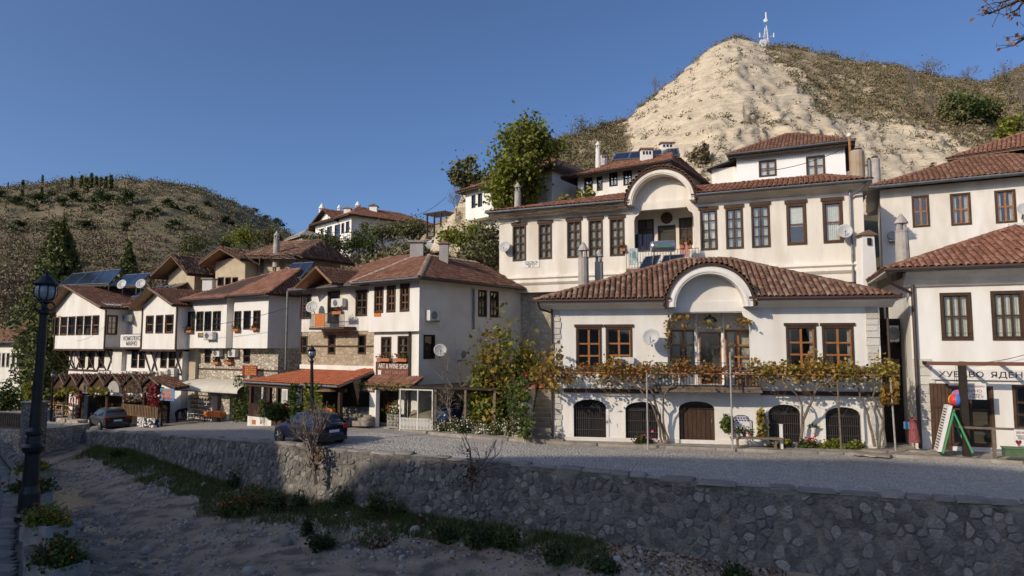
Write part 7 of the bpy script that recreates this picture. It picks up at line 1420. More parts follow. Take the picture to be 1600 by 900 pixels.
def car(name, label, p, ang, paint, L=4.2, W=1.76, H=1.42, plate='', alloy=True):
    t = thing(name, label, 'car', p); M = Matrix.Translation(p) @ Matrix.Rotation(ang, 4, 'Z') @ Matrix.Translation((-L / 2, 0, 0)); V, Fc, caps, GS, k, hw = car_loft(L, W, H)
    mb = MB(M); mb.add(V, Fc + caps); b = mb.build('body', paint, t, True); md = b.modifiers.new('sub', 'SUBSURF'); md.levels = 1; md.render_levels = 1
    mb = MB(M); rows = []
    for x, wf, z in GS: rows.append([(x * k, hw * .93, .93 if x > .3 and x < 3 else z), (x * k, hw * wf * .92, max(z - .06, .93)), (x * k, hw * wf * .72, z), (x * k, -hw * wf * .72, z), (x * k, -hw * wf * .92, max(z - .06, .93)), (x * k, -hw * .93, .93 if x > .3 and x < 3 else z)])
    vs = [v for r_ in rows for v in r_]; mb.add(vs, [(i * 6 + j, i * 6 + j + 1, (i + 1) * 6 + j + 1, (i + 1) * 6 + j) for i in range(5) for j in range(5)]); mb.build('roof', paint, t, True)
    dk = bpy.data.materials.get('car_glass') or mk('car_glass', (.012, .014, .017), None, rough=.04, spec=.9)
    off = .012; sidep = lambda x, s, e: None
    def gz(x): return float(np.interp(x, [g[0] for g in GS], [g[2] for g in GS]))
    def gw(x): return float(np.interp(x, [g[0] for g in GS], [g[1] for g in GS]))
    for s in (1, -1):
        for a, c in ((.62, 1.2), (1.28, 2.02), (2.08, 2.62)):
            top = lambda x: (x * k, s * (hw * gw(x) * .935 + off), gz(x) - .10); bot = lambda x: (x * k, s * (hw * .925 + off), .955)
            tl, tr = top(max(a, .75)), top(min(c, 2.3)); MB(M).poly([bot(a), bot(c), tr, tl] if s < 0 else [tl, tr, bot(c), bot(a)]).build('side_window', dk, t)
        MB(M).tube((2.55 * k, s * (hw - .02), .98), (2.5 * k, s * (hw + .12), 1.0), .07, .06, 6).build('wing_mirror', paint, t)
        mb = MB(M); mb.box(.9 * k, s * hw * 1.003 - .004, .72, 1.02 * k, s * hw * 1.003 + .012, .75).box(1.95 * k, s * hw * 1.003 - .004, .72, 2.1 * k, s * hw * 1.003 + .012, .75); mb.build('door_handle', paint, t)
        for x in (.78 * k, 3.38 * k):
            c = M @ Vector((x, s * (hw - .10), .31)); ax = M.to_3x3() @ Vector((0, s, 0)); MB().lathe([(.36, -.02), (.36, .108), (.33, .11)], c, 18, ax).build('wheel_arch', m_black, t); w_ = MB().lathe([(.20, -.02), (.31, .0), (.315, .10), (.27, .125), (.2, .122)], c, 20, ax).build('tyre', mk('rubber', (.015, .015, .016), None, rough=.9) if not bpy.data.materials.get('rubber') else bpy.data.materials['rubber'], t)
            mb = MB(); mb.lathe([(.21, .10), (.205, .125), (.18, .115)], c, 18, ax)
            e1 = M.to_3x3() @ Vector((1, 0, 0)); e2 = Vector((0, 0, 1))
            for q_ in range(5): a_ = q_ * 6.2832 / 5; d_ = e1 * math.cos(a_) + e2 * math.sin(a_); mb.tube(c + ax * .12, c + ax * .12 + d_ * .2, .03, .025, 5)
            mb.build('rim', m_steel, w_)
        MB(M).box(-.012, s * hw * .58, .74, .10, s * hw * .93, .90).build('tail_light', mk('tail_red', (.35, .012, .012), None, rough=.2) if not bpy.data.materials.get('tail_red') else bpy.data.materials['tail_red'], t); MB(M).box(L - .16, s * hw * .4, .56, L - .02, s * hw * .72, .68).build('headlight', m_steel, t)
    z0, z1 = .99, GS[1][2] - .05; MB(M).poly([(.27 * k - .02, -hw * .74, z0), (.27 * k - .02, hw * .74, z0), (.58 * k - .02, hw * .62, z1), (.58 * k - .02, -hw * .62, z1)]).build('rear_window', dk, t)
    MB(M).poly([(2.95 * k + .012, hw * .78, .955), (2.95 * k + .012, -hw * .78, .955), (2.3 * k + .03, -hw * .66, H - .09), (2.3 * k + .03, hw * .66, H - .09)]).build('windscreen', dk, t)
    pl = MB(M).box(-.015, -.26, .60, .03, .26, .71).build('number_plate', m_signw, t); MB(M).box(-.02, -hw * .85, .24, .08, hw * .85, .40).build('bumper', m_black, t); return t
m_paintg = mk('grey_metallic_paint', (.060, .064, .072), None, rough=.28, spec=.6, metal=.35); m_paintb = mk('dark_blue_paint', (.018, .024, .055), None, rough=.22, spec=.6, metal=.25)
pg_ = on_z(169, 668, -5.75); car('parked_car', 'grey hatchback parked on the street before the gabled canopies', pg_, math.atan2(.70, -.71), m_paintg)
pb_ = at(485, 540, 31.2); car('parked_car', 'dark blue hatchback parked by the river wall behind the bare shrub', Vector((pb_.x, 31.3, road_z(pb_.x) - .01)), math.atan2(.63, -.78), m_paintb, 3.7, 1.62, 1.42)
pw_ = at(676, 391, 66); car('parked_car', 'small white car on the slope above the brown roof', Vector((pw_.x, 66, pw_.z - .3)), R(205), mk('white_paint', (.6, .61, .62), None, rough=.3, spec=.6))
# covered cars behind the gate
def cover(label, p, ang, mat, L=4.2, H=1.4):
    t = thing('covered_car', label, 'covered car', p); M = Matrix.Translation(p) @ Matrix.Rotation(ang, 4, 'Z') @ Matrix.Translation((-L / 2, 0, 0)); V = []; m = 9
    for x, h_, w_ in ((0, .55, .7), (.15, .85, .8), (.6, 1.25, .82), (1.3, H, .84), (2.1, H, .84), (2.8, 1.08, .86), (3.5, .92, .85), (4.0, .75, .78), (4.2, .5, .65)):
        for j in range(m): a_ = math.pi * j / (m - 1); V.append((x, -w_ * math.cos(a_) if 0 < j < m - 1 else -w_ * 1.06 * math.cos(a_), .05 + (h_ - .05) * min(1, math.sin(a_) * 1.5) + rng.uniform(-.02, .02)))
    MB(M).add(V, [(i * m + j, (i + 1) * m + j, (i + 1) * m + j + 1, i * m + j + 1) for i in range(8) for j in range(m - 1)] + [tuple(range(m)), tuple(range(8 * m + m - 1, 8 * m - 1, -1))]).build('cover', mat, t, True)
p = fg.P(fg.uz(668, 660, 2.4)[0], 2.4, -4.4); cover('car under a wrinkled beige cover behind the pale gate', p, math.atan2(-fg.n.y, -fg.n.x) + .35, mk('beige_cover', (.42, .34, .23), (.33, .26, .17), 4, .9), 4.2, 1.35); p = fg.P(fg.uz(696, 650, 3.0)[0], 3.0, -4.4); cover('car under a bright blue cover beside the beige covered one', p, math.atan2(-fg.n.y, -fg.n.x) + .2, mk('blue_cover', (.05, .12, .32), (.04, .09, .25), 4, .8), 4.2, 1.5)
t = thing('crumpled_tarp', 'crumpled bright blue plastic sack on the river wall behind the bare shrub', 'tarp', on_z(476, 686, -4.3)); c = on_z(476, 687, -4.3); MB().add([(c.x + x, c.y + y, c.z + z) for x, y, z in ((-.3, 0, 0), (.3, -.1, 0), (.35, .3, 0), (-.25, .3, 0), (-.1, .1, .32), (.15, .12, .26), (.2, .22, .3), (-.12, .25, .2))], [(0, 1, 5, 4), (1, 2, 6, 5), (2, 3, 7, 6), (3, 0, 4, 7), (4, 5, 6, 7), (3, 2, 1, 0)]).build('sack', mk('blue_plastic', (.06, .17, .42), None, rough=.4), t)
# street lamps
def lamp(label, base, top, group='black street lamps'):
    base, top = Vector(base), Vector(top); ax = (top - base); H = ax.length; ax.normalize(); t = thing('street_lamp', label, 'street lamp', base, group); k = H / 5.2
    MB().lathe([(r * k, z * k) for r, z in ((.24, 0), (.24, .10), (.20, .16), (.19, .55), (.15, .7), (.14, 1.35), (.20, 1.42), (.21, 1.5), (.15, 1.56), (.13, 1.72), (.16, 1.76), (.16, 1.82), (.12, 1.9))], base, 20, ax).build('pedestal', m_black, t)
    MB().lathe([(r * k, z * k) for r, z in ((.115, 1.9), (.10, 2.4), (.075, 4.25), (.11, 4.3), (.11, 4.36), (.06, 4.42), (.06, 4.5))], base, 16, ax).build('post', m_black, t)
    gl = m_lampglass; MB().lathe([(r * k, z * k) for r, z in ((.10, 4.56), (.185, 4.64), (.205, 4.74), (.195, 4.84), (.16, 4.89))], base, 12, ax).build('globe', gl, t, True)
    h = MB().lathe([(r * k, z * k) for r, z in ((.22, 4.885), (.235, 4.92), (.19, 4.96), (.15, 5.0), (.13, 5.02), (.12, 5.07), (.05, 5.10), (.03, 5.13), (.035, 5.16), (.005, 5.22))], base, 14, ax).build('lamp_cap', m_black, t)
    q = ax.to_track_quat('Z', 'Y'); m = MB()
    for i in range(8):
        a = i * math.pi / 4; pts = [base + q @ Vector((r * k * 1.02 * math.cos(a), r * k * 1.02 * math.sin(a), z * k)) for r, z in ((.10, 4.55), (.19, 4.64), (.21, 4.74), (.2, 4.84), (.17, 4.89))]; m.path(pts, .011 * k, 4)
    m.lathe([(r * k, z * k) for r, z in ((.05, 4.48), (.12, 4.52), (.12, 4.57), (.05, 4.58))], base, 14, ax); m.build('lantern_frame', m_black, t)
    m = MB()
    for i in range(4): a = i * math.pi / 2 + .4; pts = [base + q @ Vector((r * k * math.cos(a), r * k * math.sin(a), z * k)) for r, z in ((.08, 4.34), (.17, 4.38), (.19, 4.46), (.12, 4.54))]; m.path(pts, .016 * k, 5)
    m.build('bracket', m_black, t); return t
m_lampglass = mk('frosted_glass', (.38, .40, .42), (.3, .32, .34), 5, .2, spec=.6)
lamp('tall black ornate street lamp in the left foreground among the flower planters', at(43, 812, 14.6), at(74, 423, 14.6)); lamp('black street lamp by the river wall beside the dark blue car', at(488, 697, 30.4), at(487, 539, 30.4)); lamp('small distant black street lamp at the corner of the gabled canopies', at(78, 668, 51), at(84, 578, 51))
# left: bridge railing, pillar, ice box
fe = Fac((-60, 674, 46), (44, 671, 44)); rl = thing('railing', 'brown wooden bridge railing at the left edge above the riverbed', 'railing', fe.P(fe.L - 2, 0, -5.7)); z0, z1 = fe.uz(20, 672)[1], fe.uz(20, 645)[1]; fe.mb().box(0, -.06, z1 - .1, fe.L, .06, z1).box(0, -.05, z0 + .1, fe.L, .05, z0 + .2).build('rail', m_oldwood, rl)
for i in range(30): u = lerp(.1, fe.L - .1, i / 29); fe.mb().box(u - .05, -.04, z0 + .201, u + .05, .04, z1 - .101).build('baluster', m_oldwood, rl)
br = thing('bridge', 'low stone bridge deck carrying the wooden railing at the left', 'bridge', fe.P(fe.L / 2, 2, -6)); fe.mb().box(-6, -.2, -7.6, fe.L + .4, 4, z0 + .05).build('deck', m_rubb, br)
q = fe.rect(40, 629, 62, 674, -.1); t = thing('pillar', 'grey rubble gate pillar at the end of the wooden railing', 'pillar', fe.P((q[0] + q[2]) / 2, 0, q[1])); fe.mb().box(q[0], -.4, q[1] - 1, q[2], .4, q[3]).build('masonry', stones_mat('grey_rubble', [(0, (.12, .115, .105)), (.5, (.22, .21, .19)), (1, (.34, .32, .29))], (.10, .095, .085), 4, .7), t); fe.mb().box(q[0] - .05, -.45, q[3], q[2] + .05, .45, q[3] + .08).build('capstone', m_conc, t)
q = fc.rect(66, 640, 74, 668, -1.6); t = thing('ice_box', 'light blue ice cream chest with a printed panel beside the small street lamp', 'ice box', fc.P((q[0] + q[2]) / 2, -1.6, q[1])); fc.mb().box(q[0], -1.9, q[1], q[2], -1.2, q[3]).build('body', mk('ice_blue', (.10, .28, .45), None, rough=.5), t); fc.mb().box(q[0] + .08, -1.93, q[1] + .3, q[2] - .1, -1.901, q[3] - .15).build('print', m_signw, t)
# planters on the left bank
pls = [((89, 878, 10.7), .80, .50, .42, 'nearest white flower planter with red and orange blooms at the bottom left'), ((75, 815, 13.0), .85, .52, .38, 'second white flower planter, just before the foot of the tall black lamp'), ((52, 763, 16.0), .7, .6, .34, 'third white flower planter, directly behind the tall black lamp'), ((45, 735, 18.4), .7, .6, .34, 'farthest flower planter beyond the tall black lamp')]
for i, ((px, py, d), wd, rx, rz, lb) in enumerate(pls):
    c = at(px, py, d); t = thing('flower_planter', lb, 'planter', (c.x, c.y, c.z - .34), 'white flower planters on the river bank'); dr_ = Vector((.5, -.86, 0)); M = Matrix.Translation((c.x, c.y, c.z - .34)) @ Matrix.Rotation(R(-28), 4, 'Z')
    mb = MB(M); w2 = wd / 2; mb.box(-w2, -.26, 0, w2, -.20, .34).box(-w2, .20, 0, w2, .26, .34).box(-w2, -.2, 0, -w2 + .06, .2, .34).box(w2 - .06, -.2, 0, w2, .2, .34).box(-w2 + .06, -.2, 0, w2 - .06, .2, .05); mb.build('box', mk('whitewashed_concrete', (.34, .33, .305), (.22, .215, .195), 4, .9, .3, 25) if i == 0 else bpy.data.materials['whitewashed_concrete'], t); MB(M).box(-w2 + .06, -.2, .051, w2 - .06, .2, .29).build('soil', m_ground, t)
    r = np.random.default_rng(60 + i); P = bush_pts((c.x, c.y, c.z - .05), rx, rx * .7, rz * 1.05, 1900 if i < 2 else 900, r, 12); leaves('foliage', P, .045 if i < 2 else .06, l_yg if i % 2 else l_gr, t, 60 + i); k = P[r.integers(0, len(P), 90)]; k[:, 2] += .05
    leaves('flower', k[k[:, 2] > c.z + .1], .05, m_flower_o, t, 70 + i, 'stuff', 1.0); m = MB()
    for s_ in range(14): a = r.uniform(0, 6.28); m.path([(c.x + .1 * math.cos(a), c.y + .1 * math.sin(a), c.z - .06), (c.x + rx * .6 * math.cos(a), c.y + rx * .5 * math.sin(a), c.z + rz * .7)], [.012, .006], 4)
    m.build('stem', m_bark, t)
# ================================================================ vine pergola before the white arched house
yr = -1.5; pgv = thing('pergola', 'rusty pipe pergola with pale posts along the front of the white arched house', 'pergola', f1.P(L1 / 2, yr, -4.2)); zr = f1.uz(1130, 584, yr)[1]; uL, uR_ = f1.uz(872, 582, yr)[0], f1.uz(1402, 590, yr)[0]
f1.mb().tube((uL, yr, zr), (uR_, yr, zr - .02), .035, n=8).build('rail', m_rust, pgv)
for px, top, lean in ((1012.5, 583, 0), (1144.5, 550, .0), (1312, 593, -.05), (1396, 590, -.06)):
    u, z0 = f1.uz(px, 703, yr); z1 = f1.uz(px, top, yr)[1]; f1.mb().tube((u - lean, yr - .05, z0 - .02), (u, yr - .05, z1), .035, n=8).build('post', m_pole if px != 1312 else m_oldwood, pgv)
mb = f1.mb()
for px in range(890, 1400, 46): u = f1.uz(px, 584, yr)[0]; mb.tube((u, yr - .1, zr + .02), (u, -.05, zr + .12), .018, n=5)
for yy in (-1.1, -.6): mb.tube((uL, yy, zr + .06), (uR_, yy, zr + .06), .010, n=4)
mb.build('wire', m_oldwood, pgv)
vt = thing('grape_vine', 'autumn grape vine with rust and yellow leaves trained along the pipe pergola', 'vine', f1.P(L1 / 2, -.8, -4.2)); r = np.random.default_rng(33); mb = f1.mb()
def stem(px, pts, w0):
    P = [(f1.uz(a, b, y)[0], y, f1.uz(a, b, y)[1]) for a, b, y in pts]; P2 = smooth_line(P, 4); P2 = [tuple(c + rng.uniform(-.03, .03) for c in q) for q in P2]; f1.mb().path(P2, [lerp(w0, w0 * .45, i / len(P2)) for i in range(len(P2))], 7).build('vine_stem', m_twig, vt)
stem(0, [(1040, 692, -.35), (1034, 665, -.4), (1026, 635, -.7), (1018, 610, -1.1), (1000, 590, -1.3)], .075); stem(0, [(1045, 692, -.3), (1036, 650, -.5), (1040, 615, -.9), (1060, 592, -1.2)], .05); stem(0, [(1034, 692, -.4), (1022, 640, -.8), (990, 600, -1.1), (960, 588, -1.2)], .05)
stem(0, [(1251, 694, -.35), (1254, 665, -.4), (1266, 630, -.8), (1280, 605, -1.1), (1310, 590, -1.3)], .07); stem(0, [(1254, 660, -.45), (1250, 625, -.9), (1225, 595, -1.2)], .045)
stem(0, [(1368, 697, -.35), (1358, 660, -.5), (1345, 620, -.9), (1335, 592, -1.2)], .06); stem(0, [(1374, 697, -.3), (1378, 655, -.5), (1365, 620, -.9), (1375, 592, -1.2)], .055); stem(0, [(1384, 697, -.3), (1380, 640, -.6), (1392, 600, -1.1)], .045)
for i in range(70):
    u = rng.uniform(uL, uR_); y = rng.uniform(-1.5, -.2); q = (u, y, zr + rng.uniform(0, .2)); pp = [q]
    for k in range(4): q = (q[0] + rng.uniform(.1, .5) * rng.choice((-1, 1)), q[1] + rng.uniform(-.2, .2), q[2] + rng.uniform(-.08, .12)); pp.append(q)
    mb.path(pp, .010, 4)
mb.build('shoots', m_twig, vt)
def band(px0, px1, n, dz, up, sh, seed, y0=-1.75, y1=-.25):
    r = np.random.default_rng(seed); cs = r.uniform(0, 1, 26); P = []
    for _ in range(n):
        t = cs[r.integers(26)] + r.normal() * .035; t = min(max(t, -.02), 1.02); y = r.uniform(y0, y1); px = lerp(px0, px1, t); u = f1.uz(px, 584, y)[0]; hump = .75 + .5 * math.sin(px * .09) * math.sin(px * .031); P.append(list(f1.P(u, y, zr + up + abs(r.normal()) * dz * hump if r.random() < .72 else zr + up - abs(r.normal()) * dz * .8)))
    return np.array(P)
leaves('foliage', np.concatenate([band(885, 1120, 1150, .22, .05, 0, 1), band(1020, 1190, 420, .20, .1, 0, 2)]), .115, l_rust, vt, 1, aspect=1.15); leaves('foliage', np.concatenate([band(1180, 1400, 2200, .28, .06, 0, 3), band(880, 1010, 450, .35, -.1, 0, 4)]), .115, l_vine, vt, 2, aspect=1.15)
leaves('foliage', np.concatenate([band(1180, 1400, 600, .3, .05, 0, 5), band(940, 1100, 420, .3, .1, 0, 6)]), .115, l_vineg, vt, 3, aspect=1.15)
drape('grape_vine', 'yellow tassel of vine leaves hanging at the right end pole of the pergola', f1, [(1380, 592, 1400, 628, 170)], -1.4, l_vine, .16, 41); drape('grape_vine', 'rust coloured vine hanging left of the white arched house corner', f1, [(832, 535, 876, 590, 170), (866, 572, 895, 598, 70), (840, 575, 870, 612, 120)], -1.2, l_vine, .15, 42, sy=.5); drape('grape_vine', 'yellow leaf garland across the top of the arched loggia', f1, [(1040, 496, 1080, 512, 50), (1072, 502, 1135, 512, 50), (1136, 500, 1172, 512, 36), (1040, 512, 1050, 545, 30)], -.25, l_vine, .12, 43, sy=.12)
drape('climbing_plant', 'green climber beside the second right grilled arch', f1, [(1186, 640, 1200, 682, 240)], -.3, l_vineg, .13, 44, sy=.1); drape('hanging_plant', 'green plant in a yellow pot hanging beside the dark door', f1, [(1128, 646, 1142, 672, 240)], -.3, l_gr, .13, 45, sy=.12)
c = f1.P(*[f1.uz(1134, 664, -.35)[0], -.35, f1.uz(1134, 666, -.35)[1]]); t = thing('plant_pot', 'lime yellow flower pot hanging beside the dark arched door', 'pot', c); MB().lathe([(.08, -.1), (.13, .1), (.12, .1)], c, 12).build('pot', mk('lime_plastic', (.45, .5, .05), None, rough=.4), t)
c = f1.P(f1.uz(1271, 668, -.15)[0], -.15, f1.uz(1271, 672, -.15)[1]); t = thing('plant_pot', 'small white wall pot with green sprigs between the right arches', 'pot', c); MB().lathe([(.06, -.12), (.11, .1), (.10, .1)], c, 12).build('pot', m_signw, t); leaves('foliage', np.array(c) + r.normal(size=(40, 3)) * [.16, .05, .05] + [0, 0, .14], .09, l_gr, t)
for i, (px, fm_, lb) in enumerate(((1005, m_flower_p, 'row of pink flowers below the second grilled arch'), (1218, None, 'low green geraniums under the third grilled arch'), (1300, None, 'low green geraniums left under the last grilled arch'), (1336, None, 'low green geraniums right under the last grilled arch'), (1352 - 90, m_flower_r, 'green geraniums with red bloom right of the third grilled arch'))):
    c = f1.P(f1.uz(px, 692, -.4)[0], -.4, -4.2); bush('flower_bed', lb, tuple(c), .62, .42, 420, .10, l_yg if fm_ is None else l_gr, 80 + i, 'flowers', 'flowers along the foot of the house', 3, .25, fm_, .11, 60 if fm_ else 0)
q = f1.rect(957.5, 560, 991, 578, -.05); ac_unit(f1, (957.5, 558, 991, 580), 'large air conditioner on the white house beside the dish'); p = f1.P(f1.uz(1017, 527, -.55)[0], -.55, f1.uz(1017, 527, -.55)[1]); dish(p, (-.35, -1, .3), .37, 'grey satellite dish on the white wall left of the arched loggia'); p = f2.P(f2.uz(1320, 362, -.5)[0], -.5, f2.uz(1320, 362, -.5)[1]); dish(p, (-.3, -1, .3), .38, 'white satellite dish on the downpipe of the cream house'); p = f2.P(f2.uz(789, 386, -.3)[0], -.3, f2.uz(789, 386, -.3)[1]); dish(p, (-.4, -1, .3), .36, 'grey satellite dish at the left corner of the cream house')
# bench
bn = thing('bench', 'rough weathered plank bench on the pavement under the painted panel', 'bench', f1.P(f1.uz(1180, 700, -1.0)[0], -1.0, -4.18)); u0, z0, u1, z1 = f1.rect(1141, 683, 1222, 689, -1.0); f1.mb().box(u0, -1.2, z1 - .07, u1, -.85, z1).build('seat', m_oldwood, bn)
for u in (u0 + .25, u1 - .3): f1.mb().box(u, -1.15, -4.2, u + .07, -1.08, z1 - .071).box(u, -.95, -4.2, u + .07, -.88, z1 - .071).build('leg', m_oldwood, bn)
for i, px in enumerate((1143, 1153, 1163, 1172)): c = f1.P(f1.uz(px, 684, -1.0)[0], -1.0, z1 + .001); t = thing('plant_pot', ['first small potted plant at the left end of the bench', 'second potted plant on the bench, white flowered', 'third potted plant on the bench', 'fourth potted plant on the bench, terracotta'][i], 'pot', c, 'pots on the bench'); MB().lathe([(.06, 0), (.09, .15), (.085, .15)], c, 10).build('pot', [m_ac, m_grey, m_jean, m_terra][i], t); leaves('foliage', np.array(c) + r.normal(size=(45, 3)) * .07 + [0, 0, .24], .08, l_gr, t, i); leaves('flower', np.array(c) + r.normal(size=(14, 3)) * .07 + [0, 0, .28], .06, [m_flower_p, m_flower_w][i % 2], t, i, 'stuff')
pst = thing('bollard', 'short white wooden post before the third grilled arch', 'post', f1.P(f1.uz(1220, 690, -.9)[0], -.9, -4.2)); u, z1 = f1.uz(1220, 664, -.9); f1.mb().box(u - .06, -.95, -4.22, u + .06, -.85, z1).box(u - .07, -.96, z1 + .001, u + .07, -.84, z1 + .03).build('post', m_signw, pst)
# chimneys standing at the back of the arched house, solar heater on its roof
for px, p0, p1, wd, d, lb in ((912.5, 378, 452, .60, 36.6, 'taller pale round chimney left of the solar heater'), (937, 390, 447, .50, 37.2, 'shorter round chimney left of the solar heater')):
    a = at(px, p1, d); t = thing('chimney', lb, 'chimney', (a.x, d, a.z - 2.5)); cap_chimney(t, px, p0, p1 + 70, d, wd, m_chim)
a, b = at(1353, 447, 33.6), at(1351, 361, 33.6); t = thing('chimney', 'white tapered chimney with small opening and tile cap beside the zinc downpipe', 'chimney', (a.x, 33.6, a.z - 3)); wd = .42; m = MB(); m.add([(a.x - wd, 33.2, a.z - 3), (a.x + wd, 33.2, a.z - 3), (a.x + wd, 34, a.z - 3), (a.x - wd, 34, a.z - 3), (b.x - wd * .62, 33.3, b.z - .25), (b.x + wd * .72, 33.3, b.z - .25), (b.x + wd * .72, 33.9, b.z - .25), (b.x - wd * .62, 33.9, b.z - .25)], [(0, 3, 2, 1), (4, 5, 6, 7), (0, 1, 5, 4), (1, 2, 6, 5), (2, 3, 7, 6), (3, 0, 4, 7)]); ck = m.build('shaft', m_white2, t); MB().box(b.x - .06, 33.22, b.z - .75, b.x + .12, 33.31, b.z - .4).build('opening', m_dark, ck); MB().prism([(b.x - .45, b.z - .25), (b.x + .5, b.z - .25), (b.x + .02, b.z)], 33.2, 34).build('cap', m_tile, t)
ht = thing('solar_heater', 'solar water heater with steel tank and two dark collectors behind the arched roof', 'solar heater', at(1035, 434, 34)); Q = lambda px, py, d: at(px, py, d)
for (a, b, c, d) in (((991, 435), (1016, 432), (1032, 399), (1008, 402)), ((1025, 430), (1055, 421), (1070, 398), (1038, 400))):
    P = [Q(*a, 33.4), Q(*b, 33.4), Q(*c, 34.6), Q(*d, 34.6)]; nn = (P[1] - P[0]).cross(P[3] - P[0]).normalized(); m = MB(); m.add(P + [v - nn * .08 for v in P], [(0, 1, 2, 3), (7, 6, 5, 4), (0, 4, 5, 1), (1, 5, 6, 2), (2, 6, 7, 3), (3, 7, 4, 0)]); g = m.build('collector', m_solar, ht); m = MB(); [m.tube(P[i] + nn * .01, P[(i + 1) % 4] + nn * .01, .03, n=4) for i in range(4)]; m.build('frame', m_steel, g)
a, b = Q(1017, 385.5, 34.7), Q(1055, 384.5, 34.7); d = (b - a).normalized(); MB().lathe([(.05, -.05), (.24, 0), (.285, .06), (.285, (b - a).length - .06), (.24, (b - a).length), (.05, (b - a).length + .05)], a, 18, d).build('tank', m_steel, ht, False); m = MB(); 
for px in (1022, 1048): m.tube(Q(px, 394, 34.7), Q(px, 440, 34.9), .03).tube(Q(px, 394, 34.7), Q(px - 4, 425, 33.6), .025)
m.build('stand', m_zinc, ht); MB().box(lerp(a.x, b.x, .2), 34.40, a.z - .08, lerp(a.x, b.x, .8), 34.42, a.z + .1).build('label_plate', mk('heater_label', (.10, .2, .18), None), ht)
# stairs and garden walls left of the white house
sp = thing('stairs', 'narrow pale stone stairs rising between garden wall and white house', 'stairs', on_z(850, 690, -4.3)); b0 = on_z(836, 691, -4.25); 
ax = Vector((.15, .99, 0)).normalized(); lat = Vector((.99, -.15, 0))
for k in range(11): 
    p = b0 + ax * (k * .42 - .1) + Vector((0, 0, .0)); z = -4.3 + .19 * (k + 1); wd = 1.0 if k > 2 else 1.25 ; M = frame(p, lat, ax, Vector((0, 0, 1))); MB(M).box(-.35, 0, -.9 + (z - p.z) , wd, .5, z - p.z).build('step', m_kerb, sp)
gw = thing('garden_wall', 'rough whitewashed garden wall left of the stairs', 'wall', on_z(815, 688, -4.3)); p0, p1 = on_z(800, 686, -4.25), b0 + lat * -.4; f_gw = Fac((p0.x, p0.y), (p1.x, p1.y)); m = f_gw.mb(); m.box(0, 0, -4.6, f_gw.L, .35, -2.15); m.build('masonry', stones_mat('whitewashed_rubble', [(0, (.26, .225, .175)), (1, (.48, .44, .37))], (.33, .29, .23), 3.4, .6), gw); M = frame(p1, ax, -lat, Vector((0, 0, 1))); MB(M).box(.36, .02, -.4, 4.6, .3, 2.2).build('return_wall', bpy.data.materials['whitewashed_rubble'], gw)
drape('climbing_rose', 'green climber hanging over the rough garden wall by the stairs', f_gw, [(796, 600, 822, 676, 520), (815, 640, 834, 682, 160)], -.18, l_gr, .13, 77, sy=.12); drape('climbing_rose', 'yellow green shoots over the top of the garden wall', f_gw, [(800, 596, 832, 622, 170)], -.1, l_yg, .13, 78, sy=.15)
for i, px in enumerate((822, 834, 846)): c = at(px, 602, 32.3); t = thing('flower_pot', ['red geranium pot on the garden wall, left', 'long leaved plant pot on the garden wall, middle', 'red geranium pot on the garden wall, by the stairs'][i], 'pot', c, 'flower pots on the garden wall'); MB().lathe([(.13, -.12), (.18, .12), (.17, .12)], c, 10).build('pot', m_terra, t); leaves('foliage', np.array(c) + r.normal(size=(90, 3)) * [.16, .16, .14] + [0, 0, .3], .12, l_gr, t, i); leaves('flower', np.array(c) + r.normal(size=(22, 3)) * .15 + [0, 0, .38], .09, m_flower_r, t, i, 'stuff', 1)
# planting between wine shop and white house
def vinebush(label, px, py0, py1, wpx, d, mat, n, seed, size=.17, name='climbing_shrub', mix=None):
    c = at(px, py1, d); h = (py1 - py0) * d / F; w_ = wpx * d / F / 2; t = bush(name, label, tuple(c), w_, h, n, size, mat, seed, 'shrub', 'garden shrubs beside the wine shop', 7)
    if mix: rr = np.random.default_rng(seed + 3); leaves('foliage', bush_pts(tuple(c), w_, w_, h, n // 3, rr, 9), size, mix, t, seed + 9)
    return t
vinebush('tall autumn vine mass with orange and green leaves over the garden', 772, 505, 662, 84, 34.6, l_yg, 3400, 1, .17, mix=l_vine); vinebush('green climbing rose on the whitewashed garden wall', 790, 585, 668, 48, 33.8, l_gr, 1600, 2, .13, mix=l_yg); vinebush('yellow green vine behind the rust coloured one', 826, 515, 612, 62, 35.5, l_vineg, 2000, 3, .16, mix=l_yg); vinebush('small dark green bush at the foot of the stairs', 818, 636, 686, 22, 32.6, l_gr, 500, 4, .12)
for i, (px, w_) in enumerate(((688, 26), (707, 24), (730, 26), (752, 30), (778, 28), (795, 18))):
    c = on_z(px, 679 + i * 1.6, -4.3); bush('chrysanthemum', ['white chrysanthemum clump beside the pale gate', 'second white chrysanthemum clump from the gate', 'third white chrysanthemum clump, low and pink tinged', 'largest white chrysanthemum clump in the middle of the bed', 'fifth white chrysanthemum clump below the autumn vine', 'last small chrysanthemum clump near the stairs'][i], (c.x, c.y + .5, -4.25), w_ / 2 * 34 / F * 1.2, .75, 520, .09, l_olive if i != 2 else l_gr, 90 + i, 'flowers', 'white chrysanthemums along the kerb', 5, .5, m_flower_w, .075, 130)
def bare(label, base, h, w_, seed, depth=4, kids=4, name='bare_shrub', cat='shrub', bark=None, up=.35, trunk=.3, tr=None, group=None): return tree(name, label, tuple(base), h, w_, None, 0, 0, seed, trunk, depth, kids, bark or m_twig, cat, group, .75, (0, 0), .4, up, tr)
bare('leafless grafted garden tree with knobbly branches before the covered cars', at(709, 672, 34.0), 2.6, 3.0, 5, 4, 4, 'bare_tree', 'tree', m_twig, .1, .35, .10); bare('thin leafless tree with long twigs beside the shaded side wall', at(722, 672, 34.4), 5.2, 4.2, 8, 4, 3, 'bare_tree', 'tree', m_twig, .3, .3, .06)
